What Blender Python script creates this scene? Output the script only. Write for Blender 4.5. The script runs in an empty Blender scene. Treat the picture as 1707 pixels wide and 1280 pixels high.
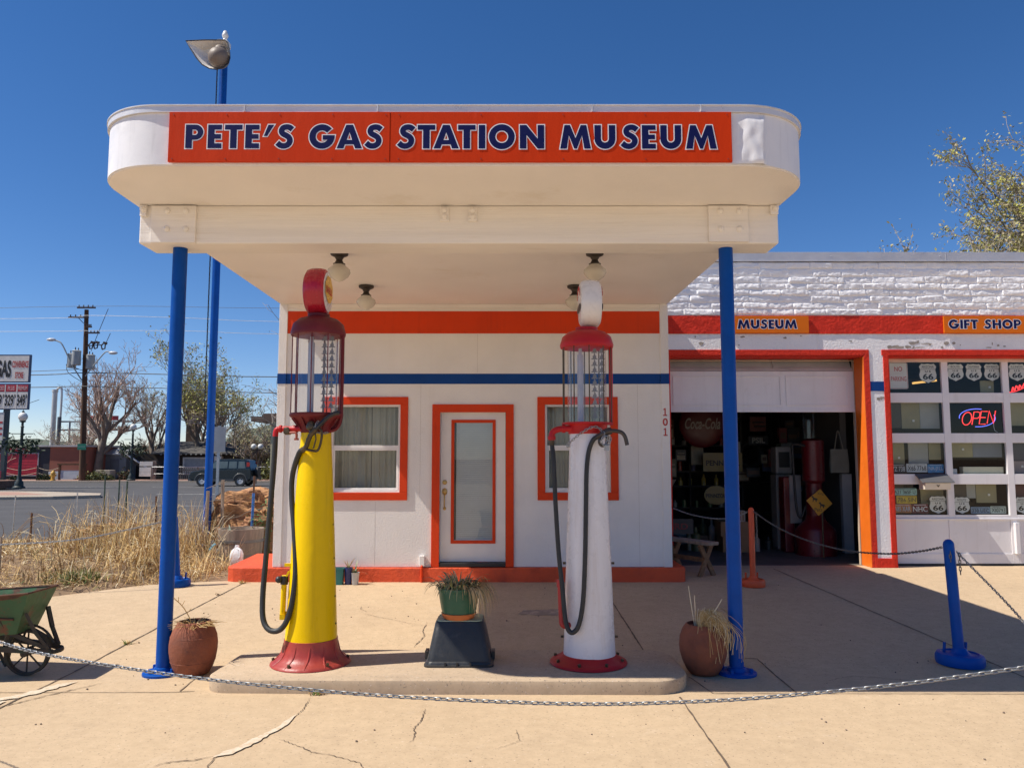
import bpy, math, random
from mathutils import Vector, Matrix, noise
from mathutils.geometry import tessellate_polygon
R = math.radians
SC = bpy.context.scene
COL = SC.collection

# ------------------------------------------------------------------ camera, sky, sun, exposure
cam_d = bpy.data.cameras.new('camera')
cam = bpy.data.objects.new('camera', cam_d)
COL.objects.link(cam)
cam_d.sensor_width = 36.0
cam_d.lens = 36.0 * 1300 / 1707
cam_d.clip_start = 0.05
cam_d.clip_end = 4000
cam.location = (0, 0, 1.65)
cam.rotation_euler = (math.pi / 2 + R(5.45), 0, 0)
SC.camera = cam

SUN_DIR = Vector((-0.735, -0.15, 1.0)).normalized()      # towards the sun
SUN_EL = math.asin(SUN_DIR.z)
world = bpy.data.worlds.new('World')
SC.world = world
world.use_nodes = True
wn = world.node_tree.nodes
wl = world.node_tree.links
wn.clear()
sky = wn.new('ShaderNodeTexSky')
sky.sky_type = 'NISHITA'
sky.sun_disc = False
sky.sun_elevation = SUN_EL
sky.sun_rotation = math.atan2(SUN_DIR.x, SUN_DIR.y)
sky.altitude = 2000
sky.air_density = 1.0
sky.dust_density = 0.1
sky.ozone_density = 2.0
bg = wn.new('ShaderNodeBackground')
bg.inputs['Strength'].default_value = 0.10
wo = wn.new('ShaderNodeOutputWorld')
hs = wn.new('ShaderNodeHueSaturation')
hs.inputs['Saturation'].default_value = 1.28
tint = wn.new('ShaderNodeMix')
tint.data_type = 'RGBA'
tint.blend_type = 'MULTIPLY'
tint.inputs[0].default_value = 1.0
tint.inputs[7].default_value = (0.95, 0.90, 1.0, 1)
wl.new(sky.outputs[0], hs.inputs['Color'])
wl.new(hs.outputs[0], tint.inputs[6])
wl.new(tint.outputs[2], bg.inputs[0])
wl.new(bg.outputs[0], wo.inputs[0])

sun_d = bpy.data.lights.new('sun', 'SUN')
sun_d.energy = 5.0
sun_d.angle = R(0.5)
sun_d.color = (1.0, 0.93, 0.83)
sun = bpy.data.objects.new('sun', sun_d)
COL.objects.link(sun)
sun.location = SUN_DIR * 60
sun.rotation_euler = SUN_DIR.to_track_quat('Z', 'Y').to_euler()

SC.view_settings.view_transform = 'Standard'
SC.view_settings.look = 'None'
SC.view_settings.exposure = 0.3
SC.view_settings.gamma = 1.0
SC.view_settings.use_curve_mapping = False
SC.cycles.max_bounces = 8
SC.cycles.transparent_max_bounces = 16
SC.cycles.use_denoising = True

# ------------------------------------------------------------------ materials
MATS = {}
def newmat(name):
    m = bpy.data.materials.new(name)
    m.use_nodes = True
    nt = m.node_tree
    nt.nodes.clear()
    out = nt.nodes.new('ShaderNodeOutputMaterial')
    bs = nt.nodes.new('ShaderNodeBsdfPrincipled')
    nt.links.new(bs.outputs[0], out.inputs[0])
    MATS[name] = m
    return m, nt, bs, out

def nnoise(nt, co, scale, detail=5, rough=0.6, dist=0.0):
    n = nt.nodes.new('ShaderNodeTexNoise')
    n.inputs['Scale'].default_value = scale
    n.inputs['Detail'].default_value = detail
    n.inputs['Roughness'].default_value = rough
    n.inputs['Distortion'].default_value = dist
    nt.links.new(co, n.inputs['Vector'])
    return n.outputs[0]

def nramp(nt, fac, a, b, ca=(0, 0, 0), cb=(1, 1, 1)):
    r = nt.nodes.new('ShaderNodeValToRGB')
    e = r.color_ramp.elements
    e[0].position, e[1].position = a, b
    e[0].color = (*ca, 1)
    e[1].color = (*cb, 1)
    nt.links.new(fac, r.inputs[0])
    return r.outputs[0]

def nmix(nt, fac, a, b, mode='MIX'):
    m = nt.nodes.new('ShaderNodeMix')
    m.data_type = 'RGBA'
    m.blend_type = mode
    for sock, v in ((m.inputs[0], fac), (m.inputs[6], a), (m.inputs[7], b)):
        if isinstance(v, (int, float)):
            sock.default_value = v
        elif isinstance(v, tuple):
            sock.default_value = (*v, 1)
        else:
            nt.links.new(v, sock)
    return m.outputs[2]

def nbump(nt, bs, h, strength, dist=0.01):
    b = nt.nodes.new('ShaderNodeBump')
    b.inputs['Strength'].default_value = strength
    b.inputs['Distance'].default_value = dist
    nt.links.new(h, b.inputs['Height'])
    nt.links.new(b.outputs[0], bs.inputs['Normal'])

def coords(nt, stretch=None):
    tc = nt.nodes.new('ShaderNodeTexCoord')
    if not stretch:
        return tc.outputs['Object']
    mp = nt.nodes.new('ShaderNodeMapping')
    mp.inputs['Scale'].default_value = stretch
    nt.links.new(tc.outputs['Object'], mp.inputs['Vector'])
    return mp.outputs[0]

def M(name, col, rough=0.6, var=0.12, vs=3.0, bump=0.0, bs_=60.0, metal=0.0, col2=None, g=(0.5, 0.62), gs=6.0, stretch=None, spec=0.5, bd=0.01, streak=None, chips=None):
    """paint-like material: tone varies gently, an optional second colour shows in worn or dirty patches"""
    if name in MATS:
        return MATS[name]
    m, nt, b, out = newmat(name)
    co = coords(nt, stretch)
    lo = tuple(c * (1 - var) for c in col)
    hi = tuple(min(1, c * (1 + var)) for c in col)
    c = nramp(nt, nnoise(nt, co, vs), 0.3, 0.7, lo, hi)
    if col2:
        f = nramp(nt, nnoise(nt, co, gs, 8, 0.68), g[0], g[1])
        c = nmix(nt, f, c, col2)
    if streak:                                                     # run-off stains: long vertical marks
        mp = nt.nodes.new('ShaderNodeMapping')
        mp.inputs['Scale'].default_value = (streak[1], streak[1], streak[1] * 0.07)
        nt.links.new(nt.nodes.new('ShaderNodeTexCoord').outputs['Object'], mp.inputs['Vector'])
        f = nramp(nt, nnoise(nt, mp.outputs[0], 1.0, 6, 0.65), 0.55, 0.80)
        g_ = nt.nodes.new('ShaderNodeMath'); g_.operation = 'MULTIPLY'; g_.inputs[1].default_value = streak[2]
        nt.links.new(f, g_.inputs[0])
        c = nmix(nt, g_.outputs[0], c, streak[0])
    if chips:                                                      # small sharp flakes of bare metal or old paint
        f = nramp(nt, nnoise(nt, co, chips[1], 6, 0.75), chips[2], chips[2] + 0.02)
        c = nmix(nt, f, c, chips[0])
    nt.links.new(c, b.inputs['Base Color'])
    b.inputs['Metallic'].default_value = metal
    b.inputs['Specular IOR Level'].default_value = spec
    rr = nramp(nt, nnoise(nt, co, vs * 4), 0.3, 0.7, (max(0.03, rough - 0.1),) * 3, (min(1, rough + 0.1),) * 3)
    nt.links.new(rr, b.inputs['Roughness'])
    if bump:
        nbump(nt, b, nnoise(nt, co, bs_, 6), bump, bd)
    return m

def glassmat(name, tint=(0.9, 0.95, 0.94), alpha=0.0, rough=0.02):
    """thin pane: mostly lets light straight through, mirrors a little more at grazing angles"""
    if name in MATS:
        return MATS[name]
    m, nt, b, out = newmat(name)
    nt.nodes.remove(b)
    tr = nt.nodes.new('ShaderNodeBsdfTransparent')
    tr.inputs[0].default_value = (*tint, 1)
    gl = nt.nodes.new('ShaderNodeBsdfGlossy')
    gl.inputs['Roughness'].default_value = rough
    lw = nt.nodes.new('ShaderNodeLayerWeight')
    lw.inputs[0].default_value = 0.5   # facing
    pw = nt.nodes.new('ShaderNodeMath')
    pw.operation = 'POWER'
    pw.inputs[1].default_value = 4.0
    nt.links.new(lw.outputs['Facing'], pw.inputs[0])
    ad = nt.nodes.new('ShaderNodeMath')
    ad.operation = 'MULTIPLY_ADD'
    ad.inputs[1].default_value = 0.7
    ad.inputs[2].default_value = 0.035 + alpha
    nt.links.new(pw.outputs[0], ad.inputs[0])
    mx = nt.nodes.new('ShaderNodeMixShader')
    nt.links.new(ad.outputs[0], mx.inputs[0])
    nt.links.new(tr.outputs[0], mx.inputs[1])
    nt.links.new(gl.outputs[0], mx.inputs[2])
    nt.links.new(mx.outputs[0], out.inputs[0])
    return m

def emitmat(name, col, s):
    if name in MATS:
        return MATS[name]
    m, nt, b, out = newmat(name)
    b.inputs['Base Color'].default_value = (*col, 1)
    b.inputs['Emission Color'].default_value = (*col, 1)
    b.inputs['Emission Strength'].default_value = s
    return m

def concrete_mat(name, c1, c2, dark, light, patch=1.0):
    m, nt, b, out = newmat(name)
    co = coords(nt)
    c = nramp(nt, nnoise(nt, co, 0.55, 7, 0.62), 0.32, 0.68, c2, c1)
    fine = nramp(nt, nnoise(nt, co, 9, 8, 0.72), 0.3, 0.7, (0.895, 0.885, 0.87), (1.065, 1.065, 1.06))
    c = nmix(nt, 1.0, c, fine, 'MULTIPLY')
    st = nramp(nt, nnoise(nt, co, 1.7, 9, 0.7, 0.6), 0.56, 0.75)
    mul = nt.nodes.new('ShaderNodeMath'); mul.operation = 'MULTIPLY'; mul.inputs[1].default_value = 0.42 * patch
    nt.links.new(st, mul.inputs[0])
    c = nmix(nt, mul.outputs[0], c, dark)
    li = nramp(nt, nnoise(nt, co, 2.9, 9, 0.7, 0.4), 0.6, 0.78)
    mul2 = nt.nodes.new('ShaderNodeMath'); mul2.operation = 'MULTIPLY'; mul2.inputs[1].default_value = 0.5 * patch
    nt.links.new(li, mul2.inputs[0])
    c = nmix(nt, mul2.outputs[0], c, light)
    sp = nramp(nt, nnoise(nt, co, 58, 3, 0.6), 0.61, 0.69)
    c = nmix(nt, sp, c, tuple(x * 0.72 for x in dark))
    med = nramp(nt, nnoise(nt, co, 24, 6, 0.7), 0.35, 0.7, (0.95, 0.95, 0.945), (1.035, 1.035, 1.035))
    c = nmix(nt, 1.0, c, med, 'MULTIPLY')
    sp2 = nramp(nt, nnoise(nt, co, 46, 3, 0.6), 0.65, 0.72)
    c = nmix(nt, sp2, c, light)
    nt.links.new(c, b.inputs['Base Color'])
    b.inputs['Roughness'].default_value = 0.88
    b.inputs['Specular IOR Level'].default_value = 0.25
    nbump(nt, b, nnoise(nt, co, 210, 4, 0.7), 0.10, 0.002)
    return m

WHITE = M('white_wall_paint', (0.79, 0.765, 0.735), 0.6, 0.05, 1.5, 0.45, 55, col2=(0.66, 0.62, 0.57), g=(0.6, 0.85), gs=2.2, streak=((0.55, 0.49, 0.42), 5, 0.16), chips=((0.45, 0.38, 0.32), 26, 0.735))
WHITE_C = M('canopy_white_paint', (0.84, 0.81, 0.78), 0.5, 0.05, 1.2, 0.2, 40, col2=(0.68, 0.62, 0.53), g=(0.58, 0.85), gs=1.6, chips=((0.5, 0.42, 0.33), 22, 0.74))
WHITE_F = M('fascia_white_metal', (0.80, 0.80, 0.81), 0.4, 0.04, 2.0, 0.10, 7, col2=(0.66, 0.66, 0.66), g=(0.6, 0.85), gs=5.0, bd=0.03, streak=((0.45, 0.43, 0.42), 14, 0.4))
WHITE_G = M('garage_white_paint', (0.85, 0.84, 0.84), 0.7, 0.05, 2.0, 0.55, 34, col2=(0.60, 0.585, 0.57), g=(0.62, 0.76), gs=3.5, bd=0.015, streak=((0.52, 0.5, 0.48), 7, 0.35), chips=((0.35, 0.32, 0.29), 20, 0.73))
WOODWHITE = M('beam_white_paint', (0.82, 0.79, 0.75), 0.55, 0.06, 2.0, 0.4, 12, stretch=(0.25, 1, 9), col2=(0.66, 0.60, 0.52), g=(0.58, 0.85), gs=5, chips=((0.42, 0.34, 0.26), 30, 0.72))
TRIMWHITE = M('white_trim_paint', (0.78, 0.76, 0.74), 0.4, 0.04, 4.0, 0.1, 60)
DOORWHITE = M('overhead_door_paint', (0.74, 0.72, 0.73), 0.45, 0.05, 2.0, 0.08, 50, col2=(0.6, 0.57, 0.55), g=(0.6, 0.85), gs=3, streak=((0.5, 0.46, 0.43), 10, 0.4))
FLASH = M('grey_flashing', (0.52, 0.52, 0.55), 0.4, 0.08, 3.0, 0.2, 8, metal=0.25, bd=0.03)
ORANGE = M('orange_red_paint', (0.66, 0.050, 0.006), 0.55, 0.08, 2.0, 0.3, 60, col2=(0.54, 0.038, 0.005), g=(0.55, 0.8), gs=5, spec=0.25, streak=((0.40, 0.03, 0.01), 12, 0.4), chips=((0.30, 0.09, 0.05), 26, 0.735))
ORANGE_B = M('brick_red_band_paint', (0.62, 0.032, 0.014), 0.65, 0.1, 3.0, 0.9, 26, col2=(0.48, 0.026, 0.012), g=(0.55, 0.75), gs=5, bd=0.02, spec=0.25)
BLUE = M('blue_stripe_paint', (0.003, 0.050, 0.23), 0.55, 0.08, 3.0, 0.2, 70, spec=0.2)
BLUEP = M('blue_post_paint', (0.002, 0.068, 0.34), 0.42, 0.08, 4.0, 0.1, 30, col2=(0.002, 0.052, 0.27), g=(0.5, 0.8), gs=5, spec=0.16)
SIGNRED = M('sign_orange_red', (0.60, 0.040, 0.002), 0.5, 0.06, 1.5, 0.06, 6, stretch=(3, 1, 0.5), col2=(0.66, 0.065, 0.02), g=(0.66, 0.85), gs=3, bd=0.03, spec=0.14)
SIGNORANGE = M('sign_orange', (0.70, 0.155, 0.005), 0.45, 0.06, 2.0, spec=0.2)
NAVY = M('letter_navy', (0.006, 0.010, 0.078), 0.5, 0.08, 6.0, spec=0.15)
LETWHITE = M('letter_white', (0.82, 0.82, 0.83), 0.4, 0.03, 6.0)
REDNUM = M('number_red', (0.45, 0.03, 0.02), 0.5)
BLACKP = M('black_paint', (0.02, 0.02, 0.022), 0.45, 0.2)
BRASS = M('brass', (0.55, 0.38, 0.14), 0.35, 0.12, 12, metal=0.9)
STEEL = M('galvanised_steel', (0.45, 0.46, 0.47), 0.42, 0.2, 30, 0.1, 90, metal=0.85)
CHAINM = M('chain_steel', (0.36, 0.37, 0.37), 0.45, 0.2, 60, metal=0.75)
DARKSTEEL = M('dark_chain_steel', (0.16, 0.15, 0.14), 0.5, 0.25, 40, metal=0.6)
BRONZE = M('dark_bronze', (0.035, 0.027, 0.022), 0.5, 0.2, 20)
BROWNMETAL = M('worn_brown_metal', (0.10, 0.075, 0.045), 0.45, 0.3, 25, metal=0.6)
RUBBER = M('black_rubber_hose', (0.022, 0.024, 0.025), 0.55, 0.2, 8, 0.1, 80)
YELLOW = M('yellow_pump_paint', (0.84, 0.56, 0.0), 0.34, 0.05, 2.5, 0.12, 6, bd=0.03, col2=(0.70, 0.45, 0.0), g=(0.6, 0.85), gs=4, spec=0.2, streak=((0.42, 0.26, 0.01), 16, 0.35), chips=((0.20, 0.11, 0.03), 24, 0.72))
PUMPWHITE = M('white_pump_paint', (0.76, 0.75, 0.76), 0.3, 0.04, 2.5, 0.1, 6, bd=0.03, col2=(0.66, 0.60, 0.55), g=(0.6, 0.85), gs=5, streak=((0.50, 0.42, 0.36), 16, 0.4), chips=((0.33, 0.16, 0.11), 24, 0.715))
MAROON = M('maroon_pump_paint', (0.15, 0.016, 0.020), 0.48, 0.2, 5, 0.15, 30, spec=0.3, chips=((0.05, 0.02, 0.015), 30, 0.69))
BASERED = M('dull_red_cast_iron', (0.36, 0.045, 0.032), 0.42, 0.15, 6, 0.25, 25, col2=(0.24, 0.04, 0.03), g=(0.55, 0.75), gs=7)
RED = M('bright_red_paint', (0.48, 0.014, 0.018), 0.42, 0.12, 5, 0.1, 30, spec=0.3, chips=((0.16, 0.03, 0.025), 30, 0.70))
GLOBERED = M('globe_red', (0.42, 0.012, 0.03), 0.25, 0.1, 5)
GLOBEWHITE = M('globe_white', (0.74, 0.73, 0.72), 0.3, 0.06, 6)
GLOBEYEL = M('globe_yellow', (0.75, 0.42, 0.03), 0.3, 0.1, 8)
MILK = M('opal_glass', (0.62, 0.59, 0.52), 0.2, 0.05, 6)
TERRA = M('terracotta', (0.24, 0.075, 0.038), 0.8, 0.18, 5, 0.6, 35, col2=(0.15, 0.05, 0.03), g=(0.5, 0.72), gs=7)
TERRA2 = M('orange_saucer_clay', (0.50, 0.15, 0.045), 0.75, 0.15, 8, 0.3, 40)
GREENPOT = M('dark_green_plastic', (0.012, 0.10, 0.06), 0.4, 0.15, 6, col2=(0.05, 0.12, 0.08), g=(0.55, 0.7), gs=8)
TUBBLACK = M('black_tub_plastic', (0.026, 0.028, 0.031), 0.42, 0.15, 7, 0.15, 50, col2=(0.06, 0.065, 0.07), g=(0.6, 0.8), gs=9)
LIDGREEN = M('pale_green_lid', (0.42, 0.50, 0.33), 0.6, 0.15, 8)
SOIL = M('potting_soil', (0.035, 0.025, 0.017), 0.95, 0.4, 20, 0.8, 30)
STRAW = [M('straw_%s' % n, c, 0.85, 0.2, 2) for n, c in (('pale', (0.66, 0.50, 0.25)), ('gold', (0.58, 0.39, 0.15)), ('tan', (0.44, 0.29, 0.13)), ('brown', (0.25, 0.145, 0.07)), ('bleached', (0.74, 0.64, 0.43)), ('olive', (0.16, 0.17, 0.05)))]
GREENLEAF = M('succulent_green', (0.10, 0.16, 0.05), 0.5, 0.3, 8)
GREYLEAF = M('faded_green_leaf', (0.22, 0.23, 0.11), 0.6, 0.3, 8)
BARK = M('grey_bark', (0.18, 0.145, 0.115), 0.9, 0.25, 3, 0.5, 12)
TWIG = M('grey_twig', (0.34, 0.285, 0.235), 0.9, 0.2, 3)
POLEWOOD = M('creosote_pole', (0.10, 0.048, 0.025), 0.9, 0.25, 3, 0.5, 20, stretch=(3, 3, 0.3))
WOODGREY = M('weathered_grey_wood', (0.26, 0.20, 0.155), 0.85, 0.25, 5, 0.5, 30, stretch=(5, 5, 0.6))
WOODBROWN = M('old_brown_wood', (0.20, 0.11, 0.055), 0.8, 0.3, 6, 0.5, 30, stretch=(2, 2, 4))
BARROWGREEN = M('rusty_green_paint', (0.035, 0.10, 0.04), 0.6, 0.2, 6, 0.35, 25, col2=(0.12, 0.045, 0.022), g=(0.52, 0.60), gs=5)
RUST = M('rust', (0.11, 0.048, 0.026), 0.85, 0.35, 12, 0.6, 40, col2=(0.05, 0.03, 0.022), g=(0.5, 0.65), gs=10)
BARROWIRON = M('dark_rusty_iron', (0.045, 0.036, 0.027), 0.75, 0.3, 12, 0.4, 40, col2=(0.03, 0.05, 0.03), g=(0.5, 0.7), gs=10)
SANDSTONE = M('orange_sandstone', (0.52, 0.27, 0.12), 0.9, 0.25, 2.5, 1.0, 12, stretch=(1, 1, 3), col2=(0.22, 0.10, 0.055), g=(0.46, 0.60), gs=3, bd=0.06, streak=((0.16, 0.085, 0.05), 6, 0.7))
JUGM = M('milky_plastic', (0.74, 0.75, 0.76), 0.3, 0.05, 8)
TEAL = M('teal_plastic', (0.015, 0.16, 0.15), 0.4)
BLUEPOT = M('dark_blue_glaze', (0.015, 0.03, 0.14), 0.3)
CUP = M('clear_cup_plastic', (0.5, 0.5, 0.5), 0.3, 0.1)
CONCRETE = concrete_mat('forecourt_concrete', (0.548, 0.414, 0.268), (0.492, 0.370, 0.240), (0.37, 0.275, 0.185), (0.64, 0.52, 0.39), 0.85)
ISLAND = concrete_mat('island_concrete', (0.51, 0.395, 0.275), (0.45, 0.345, 0.24), (0.28, 0.225, 0.185), (0.58, 0.5, 0.42))
CURBC = concrete_mat('kerb_concrete', (0.46, 0.39, 0.31), (0.40, 0.34, 0.27), (0.25, 0.2, 0.16), (0.55, 0.5, 0.42))
PINKPAVE = concrete_mat('pink_paving', (0.44, 0.27, 0.21), (0.36, 0.22, 0.17), (0.26, 0.17, 0.13), (0.5, 0.38, 0.32))
ASPHALT = concrete_mat('worn_asphalt', (0.105, 0.103, 0.105), (0.078, 0.077, 0.080), (0.04, 0.04, 0.042), (0.16, 0.155, 0.15))
DIRT = concrete_mat('dry_dirt', (0.30, 0.205, 0.125), (0.23, 0.155, 0.095), (0.13, 0.09, 0.06), (0.4, 0.31, 0.21))
CRACK = M('joint_dirt', (0.125, 0.09, 0.062), 0.95, 0.3, 12)
PATCH = M('white_crack_filler', (0.63, 0.54, 0.41), 0.9, 0.06, 12, col2=(0.55, 0.42, 0.28), g=(0.46, 0.60), gs=26)
GLASS = glassmat('window_glass')
PUMPGLASS = glassmat('pump_cylinder_glass', (0.95, 0.965, 0.97), 0.0)
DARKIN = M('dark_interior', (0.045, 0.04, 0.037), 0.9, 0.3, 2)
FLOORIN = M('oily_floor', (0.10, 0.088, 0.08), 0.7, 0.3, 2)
CURTAIN = M('grey_curtain', (0.35, 0.335, 0.29), 0.9, 0.12, 2.0)
CARDBOARD = M('cardboard', (0.27, 0.16, 0.085), 0.9, 0.12, 5)

# ------------------------------------------------------------------ mesh builder
def frame_of(d):
    d = d.normalized()
    u = d.orthogonal().normalized()
    return u, d.cross(u)

class MB:
    def __init__(s):
        s.v, s.f, s.m = [], [], []
    def add(s, vs, fs, m=0):
        o = len(s.v)
        s.v += [tuple(v) for v in vs]
        s.f += [tuple(i + o for i in f) for f in fs]
        s.m += [m] * len(fs)
        return s
    def box(s, x0, x1, y0, y1, z0, z1, m=0):
        vs = [(x, y, z) for z in (z0, z1) for y in (y0, y1) for x in (x0, x1)]
        return s.add(vs, [(0, 2, 3, 1), (4, 5, 7, 6), (0, 1, 5, 4), (2, 6, 7, 3), (0, 4, 6, 2), (1, 3, 7, 5)], m)
    def obox(s, c, size, rot=(0, 0, 0), m=0):
        mt = Matrix.Translation(c) @ Matrix.Rotation(rot[2], 4, 'Z') @ Matrix.Rotation(rot[1], 4, 'Y') @ Matrix.Rotation(rot[0], 4, 'X')
        h = [k / 2 for k in size]
        vs = [mt @ Vector((x, y, z)) for z in (-h[2], h[2]) for y in (-h[1], h[1]) for x in (-h[0], h[0])]
        return s.add(vs, [(0, 2, 3, 1), (4, 5, 7, 6), (0, 1, 5, 4), (2, 6, 7, 3), (0, 4, 6, 2), (1, 3, 7, 5)], m)
    def beam(s, p0, p1, w, h, m=0, up=(0, 0, 1)):
        p0, p1 = Vector(p0), Vector(p1)
        d = (p1 - p0).normalized()
        a = d.cross(Vector(up))
        a = a.normalized() if a.length > 1e-4 else d.orthogonal().normalized()
        b = a.cross(d)
        vs = [p + a * x * w / 2 + b * y * h / 2 for p in (p0, p1) for x, y in ((-1, -1), (1, -1), (1, 1), (-1, 1))]
        return s.add(vs, [(0, 1, 2, 3), (7, 6, 5, 4), (0, 4, 5, 1), (1, 5, 6, 2), (2, 6, 7, 3), (3, 7, 4, 0)], m)
    def tube(s, pts, r, n=8, closed=False, caps=True, m=0):
        pts = [Vector(p) for p in pts]
        k = len(pts)
        rs = r if isinstance(r, (list, tuple)) else [r] * k
        vs, fs = [], []
        u = None
        for i, p in enumerate(pts):
            if closed:
                d = pts[(i + 1) % k] - pts[i - 1]
            else:
                d = pts[min(i + 1, k - 1)] - pts[max(i - 1, 0)]
            d = d.normalized()
            if u is None:
                u = d.orthogonal().normalized()
            else:
                u = u - d * u.dot(d)
                u = u.normalized() if u.length > 1e-6 else d.orthogonal().normalized()
            w = d.cross(u)
            for j in range(n):
                a = 2 * math.pi * j / n
                vs.append(p + (u * math.cos(a) + w * math.sin(a)) * rs[i])
        for i in range(k if closed else k - 1):
            a, b = i * n, ((i + 1) % k) * n
            for j in range(n):
                j2 = (j + 1) % n
                fs.append((a + j, a + j2, b + j2, b + j))
        if caps and not closed:
            fs.append(tuple(range(n - 1, -1, -1)))
            fs.append(tuple((k - 1) * n + j for j in range(n)))
        return s.add(vs, fs, m)
    def cyl(s, p0, p1, r0, r1=None, n=16, m=0):
        return s.tube([p0, p1], [r0, r0 if r1 is None else r1], n, m=m)
    def lathe(s, prof, c=(0, 0, 0), n=32, axis='Z', m=0, sx=1.0, sy=1.0, flute=None, caps=True):
        vs, fs = [], []
        k = len(prof)
        for (r, z) in prof:
            for j in range(n):
                a = 2 * math.pi * j / n
                rr = r * (flute(a, z) if flute else 1)
                x, y = rr * math.cos(a) * sx, rr * math.sin(a) * sy
                if axis == 'Z':
                    p = (x, y, z)
                elif axis == 'X':
                    p = (z, x, y)
                else:
                    p = (x, z, y)
                vs.append((c[0] + p[0], c[1] + p[1], c[2] + p[2]))
        for i in range(k - 1):
            for j in range(n):
                j2 = (j + 1) % n
                fs.append((i * n + j, i * n + j2, (i + 1) * n + j2, (i + 1) * n + j))
        if caps and prof[0] != prof[-1] and prof[0][0] > 2e-3:
            fs.append(tuple(range(n - 1, -1, -1)))
        if caps and prof[0] != prof[-1] and prof[-1][0] > 2e-3:
            fs.append(tuple((k - 1) * n + j for j in range(n)))
        return s.add(vs, fs, m)
    def sphere(s, c, r, n=12, sc=(1, 1, 1), m=0):
        k = max(4, n // 2)
        prof = [(max(1e-6, r * math.sin(math.pi * i / k)), -r * math.cos(math.pi * i / k)) for i in range(k + 1)]
        o = len(s.v)
        s.lathe(prof, (0, 0, 0), n, m=m)
        for i in range(o, len(s.v)):
            v = s.v[i]
            s.v[i] = (c[0] + v[0] * sc[0], c[1] + v[1] * sc[1], c[2] + v[2] * sc[2])
        return s
    def prism(s, poly, a0, a1, plane='XY', m=0):
        """closed polygon extruded along the third axis"""
        def mk(p, t):
            return {'XY': (p[0], p[1], t), 'XZ': (p[0], t, p[1]), 'YZ': (t, p[0], p[1])}[plane]
        n = len(poly)
        vs = [mk(p, a0) for p in poly] + [mk(p, a1) for p in poly]
        fs = [(i, (i + 1) % n, n + (i + 1) % n, n + i) for i in range(n)]
        fs += [tuple(range(n - 1, -1, -1)), tuple(range(n, 2 * n))]
        return s.add(vs, fs, m)
    def flat(s, polys, y, m=0, sx=1.0, ox=0.0, oz=0.0):
        """filled outline (first loop) with holes, in the XZ plane"""
        tr = tessellate_polygon([[Vector((p[0], p[1], 0)) for p in lp] for lp in polys])
        pts = [p for lp in polys for p in lp]
        return s.add([(ox + p[0] * sx, y, oz + p[1] * sx) for p in pts], [tuple(t) for t in tr], m)
    def xform(s, mt, start=0):
        for i in range(start, len(s.v)):
            s.v[i] = tuple(mt @ Vector(s.v[i]))
        return s
    def build(s, name, mats, parent=None, loc=None, smooth=None, bevel=0.0):
        if not isinstance(mats, (list, tuple)):
            mats = [mats]
        off = Vector(loc) if loc else (world_of(parent) if parent else Vector((0, 0, 0)))
        me = bpy.data.meshes.new(name)
        me.from_pydata([(v[0] - off.x, v[1] - off.y, v[2] - off.z) for v in s.v], [], s.f)
        for mm in mats:
            me.materials.append(mm)
        if len(mats) > 1:
            me.polygons.foreach_set('material_index', s.m)
        if smooth is not None:
            me.polygons.foreach_set('use_smooth', [True] * len(s.f))
            me.set_sharp_from_angle(angle=R(smooth))
        me.update()
        o = bpy.data.objects.new(name, me)
        COL.objects.link(o)
        if loc:
            o.location = loc
        if parent:
            o.parent = parent
        if bevel:
            md = o.modifiers.new('bevel', 'BEVEL')
            md.width = bevel
            md.segments = 2
            md.limit_method = 'ANGLE'
            md.angle_limit = R(40)
        return o

def build_split(mb, name, mats, parent=None, smooth=None, bevel=0.0):
    """one object for every separate piece gathered in the builder"""
    par = list(range(len(mb.v)))
    def find(i):
        while par[i] != i:
            par[i] = par[par[i]]
            i = par[i]
        return i
    for f in mb.f:
        a = find(f[0])
        for j in f[1:]:
            par[find(j)] = a
    groups = {}
    for fi, f in enumerate(mb.f):
        groups.setdefault(find(f[0]), []).append(fi)
    out = []
    for fis in groups.values():
        idx, q = {}, MB()
        for fi in fis:
            q.f.append(tuple(idx.setdefault(j, len(idx)) for j in mb.f[fi]))
            q.m.append(mb.m[fi])
        q.v = [None] * len(idx)
        for j, kx in idx.items():
            q.v[kx] = mb.v[j]
        out.append(q.build(name, mats, parent(q) if callable(parent) else parent, smooth=smooth, bevel=bevel))
    return out

def centre_of(q):
    n = len(q.v)
    return Vector((sum(v[0] for v in q.v) / n, sum(v[1] for v in q.v) / n, sum(v[2] for v in q.v) / n))

def world_of(o):
    p = Vector((0, 0, 0))
    while o:
        p += o.location
        o = o.parent
    return p

def tag(o, label=None, cat=None, group=None, kind=None):
    if label: o['label'] = label
    if cat: o['category'] = cat
    if group: o['group'] = group
    if kind: o['kind'] = kind
    return o

def thing(name, loc, label, cat, group=None):
    o = bpy.data.objects.new(name, None)
    COL.objects.link(o)
    o.location = loc
    o.empty_display_size = 0.1
    return tag(o, label, cat, group)

def copy_tree(o, parent=None):
    c = o.copy()
    COL.objects.link(c)
    if parent:
        c.parent = parent
    for ch in list(o.children):
        copy_tree(ch, c)
    return c

def gz(y):
    return 0.027 * max(0.0, min(y, 11.0) - 6.2)

def smoothpath(pts, n=6):
    """Catmull-Rom through the points"""
    P = [Vector(p) for p in pts]
    P = [P[0] * 2 - P[1]] + P + [P[-1] * 2 - P[-2]]
    out = []
    for i in range(1, len(P) - 2):
        for k in range(n):
            t = k / n
            a, b, c, d = P[i - 1], P[i], P[i + 1], P[i + 2]
            out.append(0.5 * ((2 * b) + (c - a) * t + (2 * a - 5 * b + 4 * c - d) * t * t + (3 * b - a - 3 * c + d) * t ** 3))
    out.append(P[-2])
    return out

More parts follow.
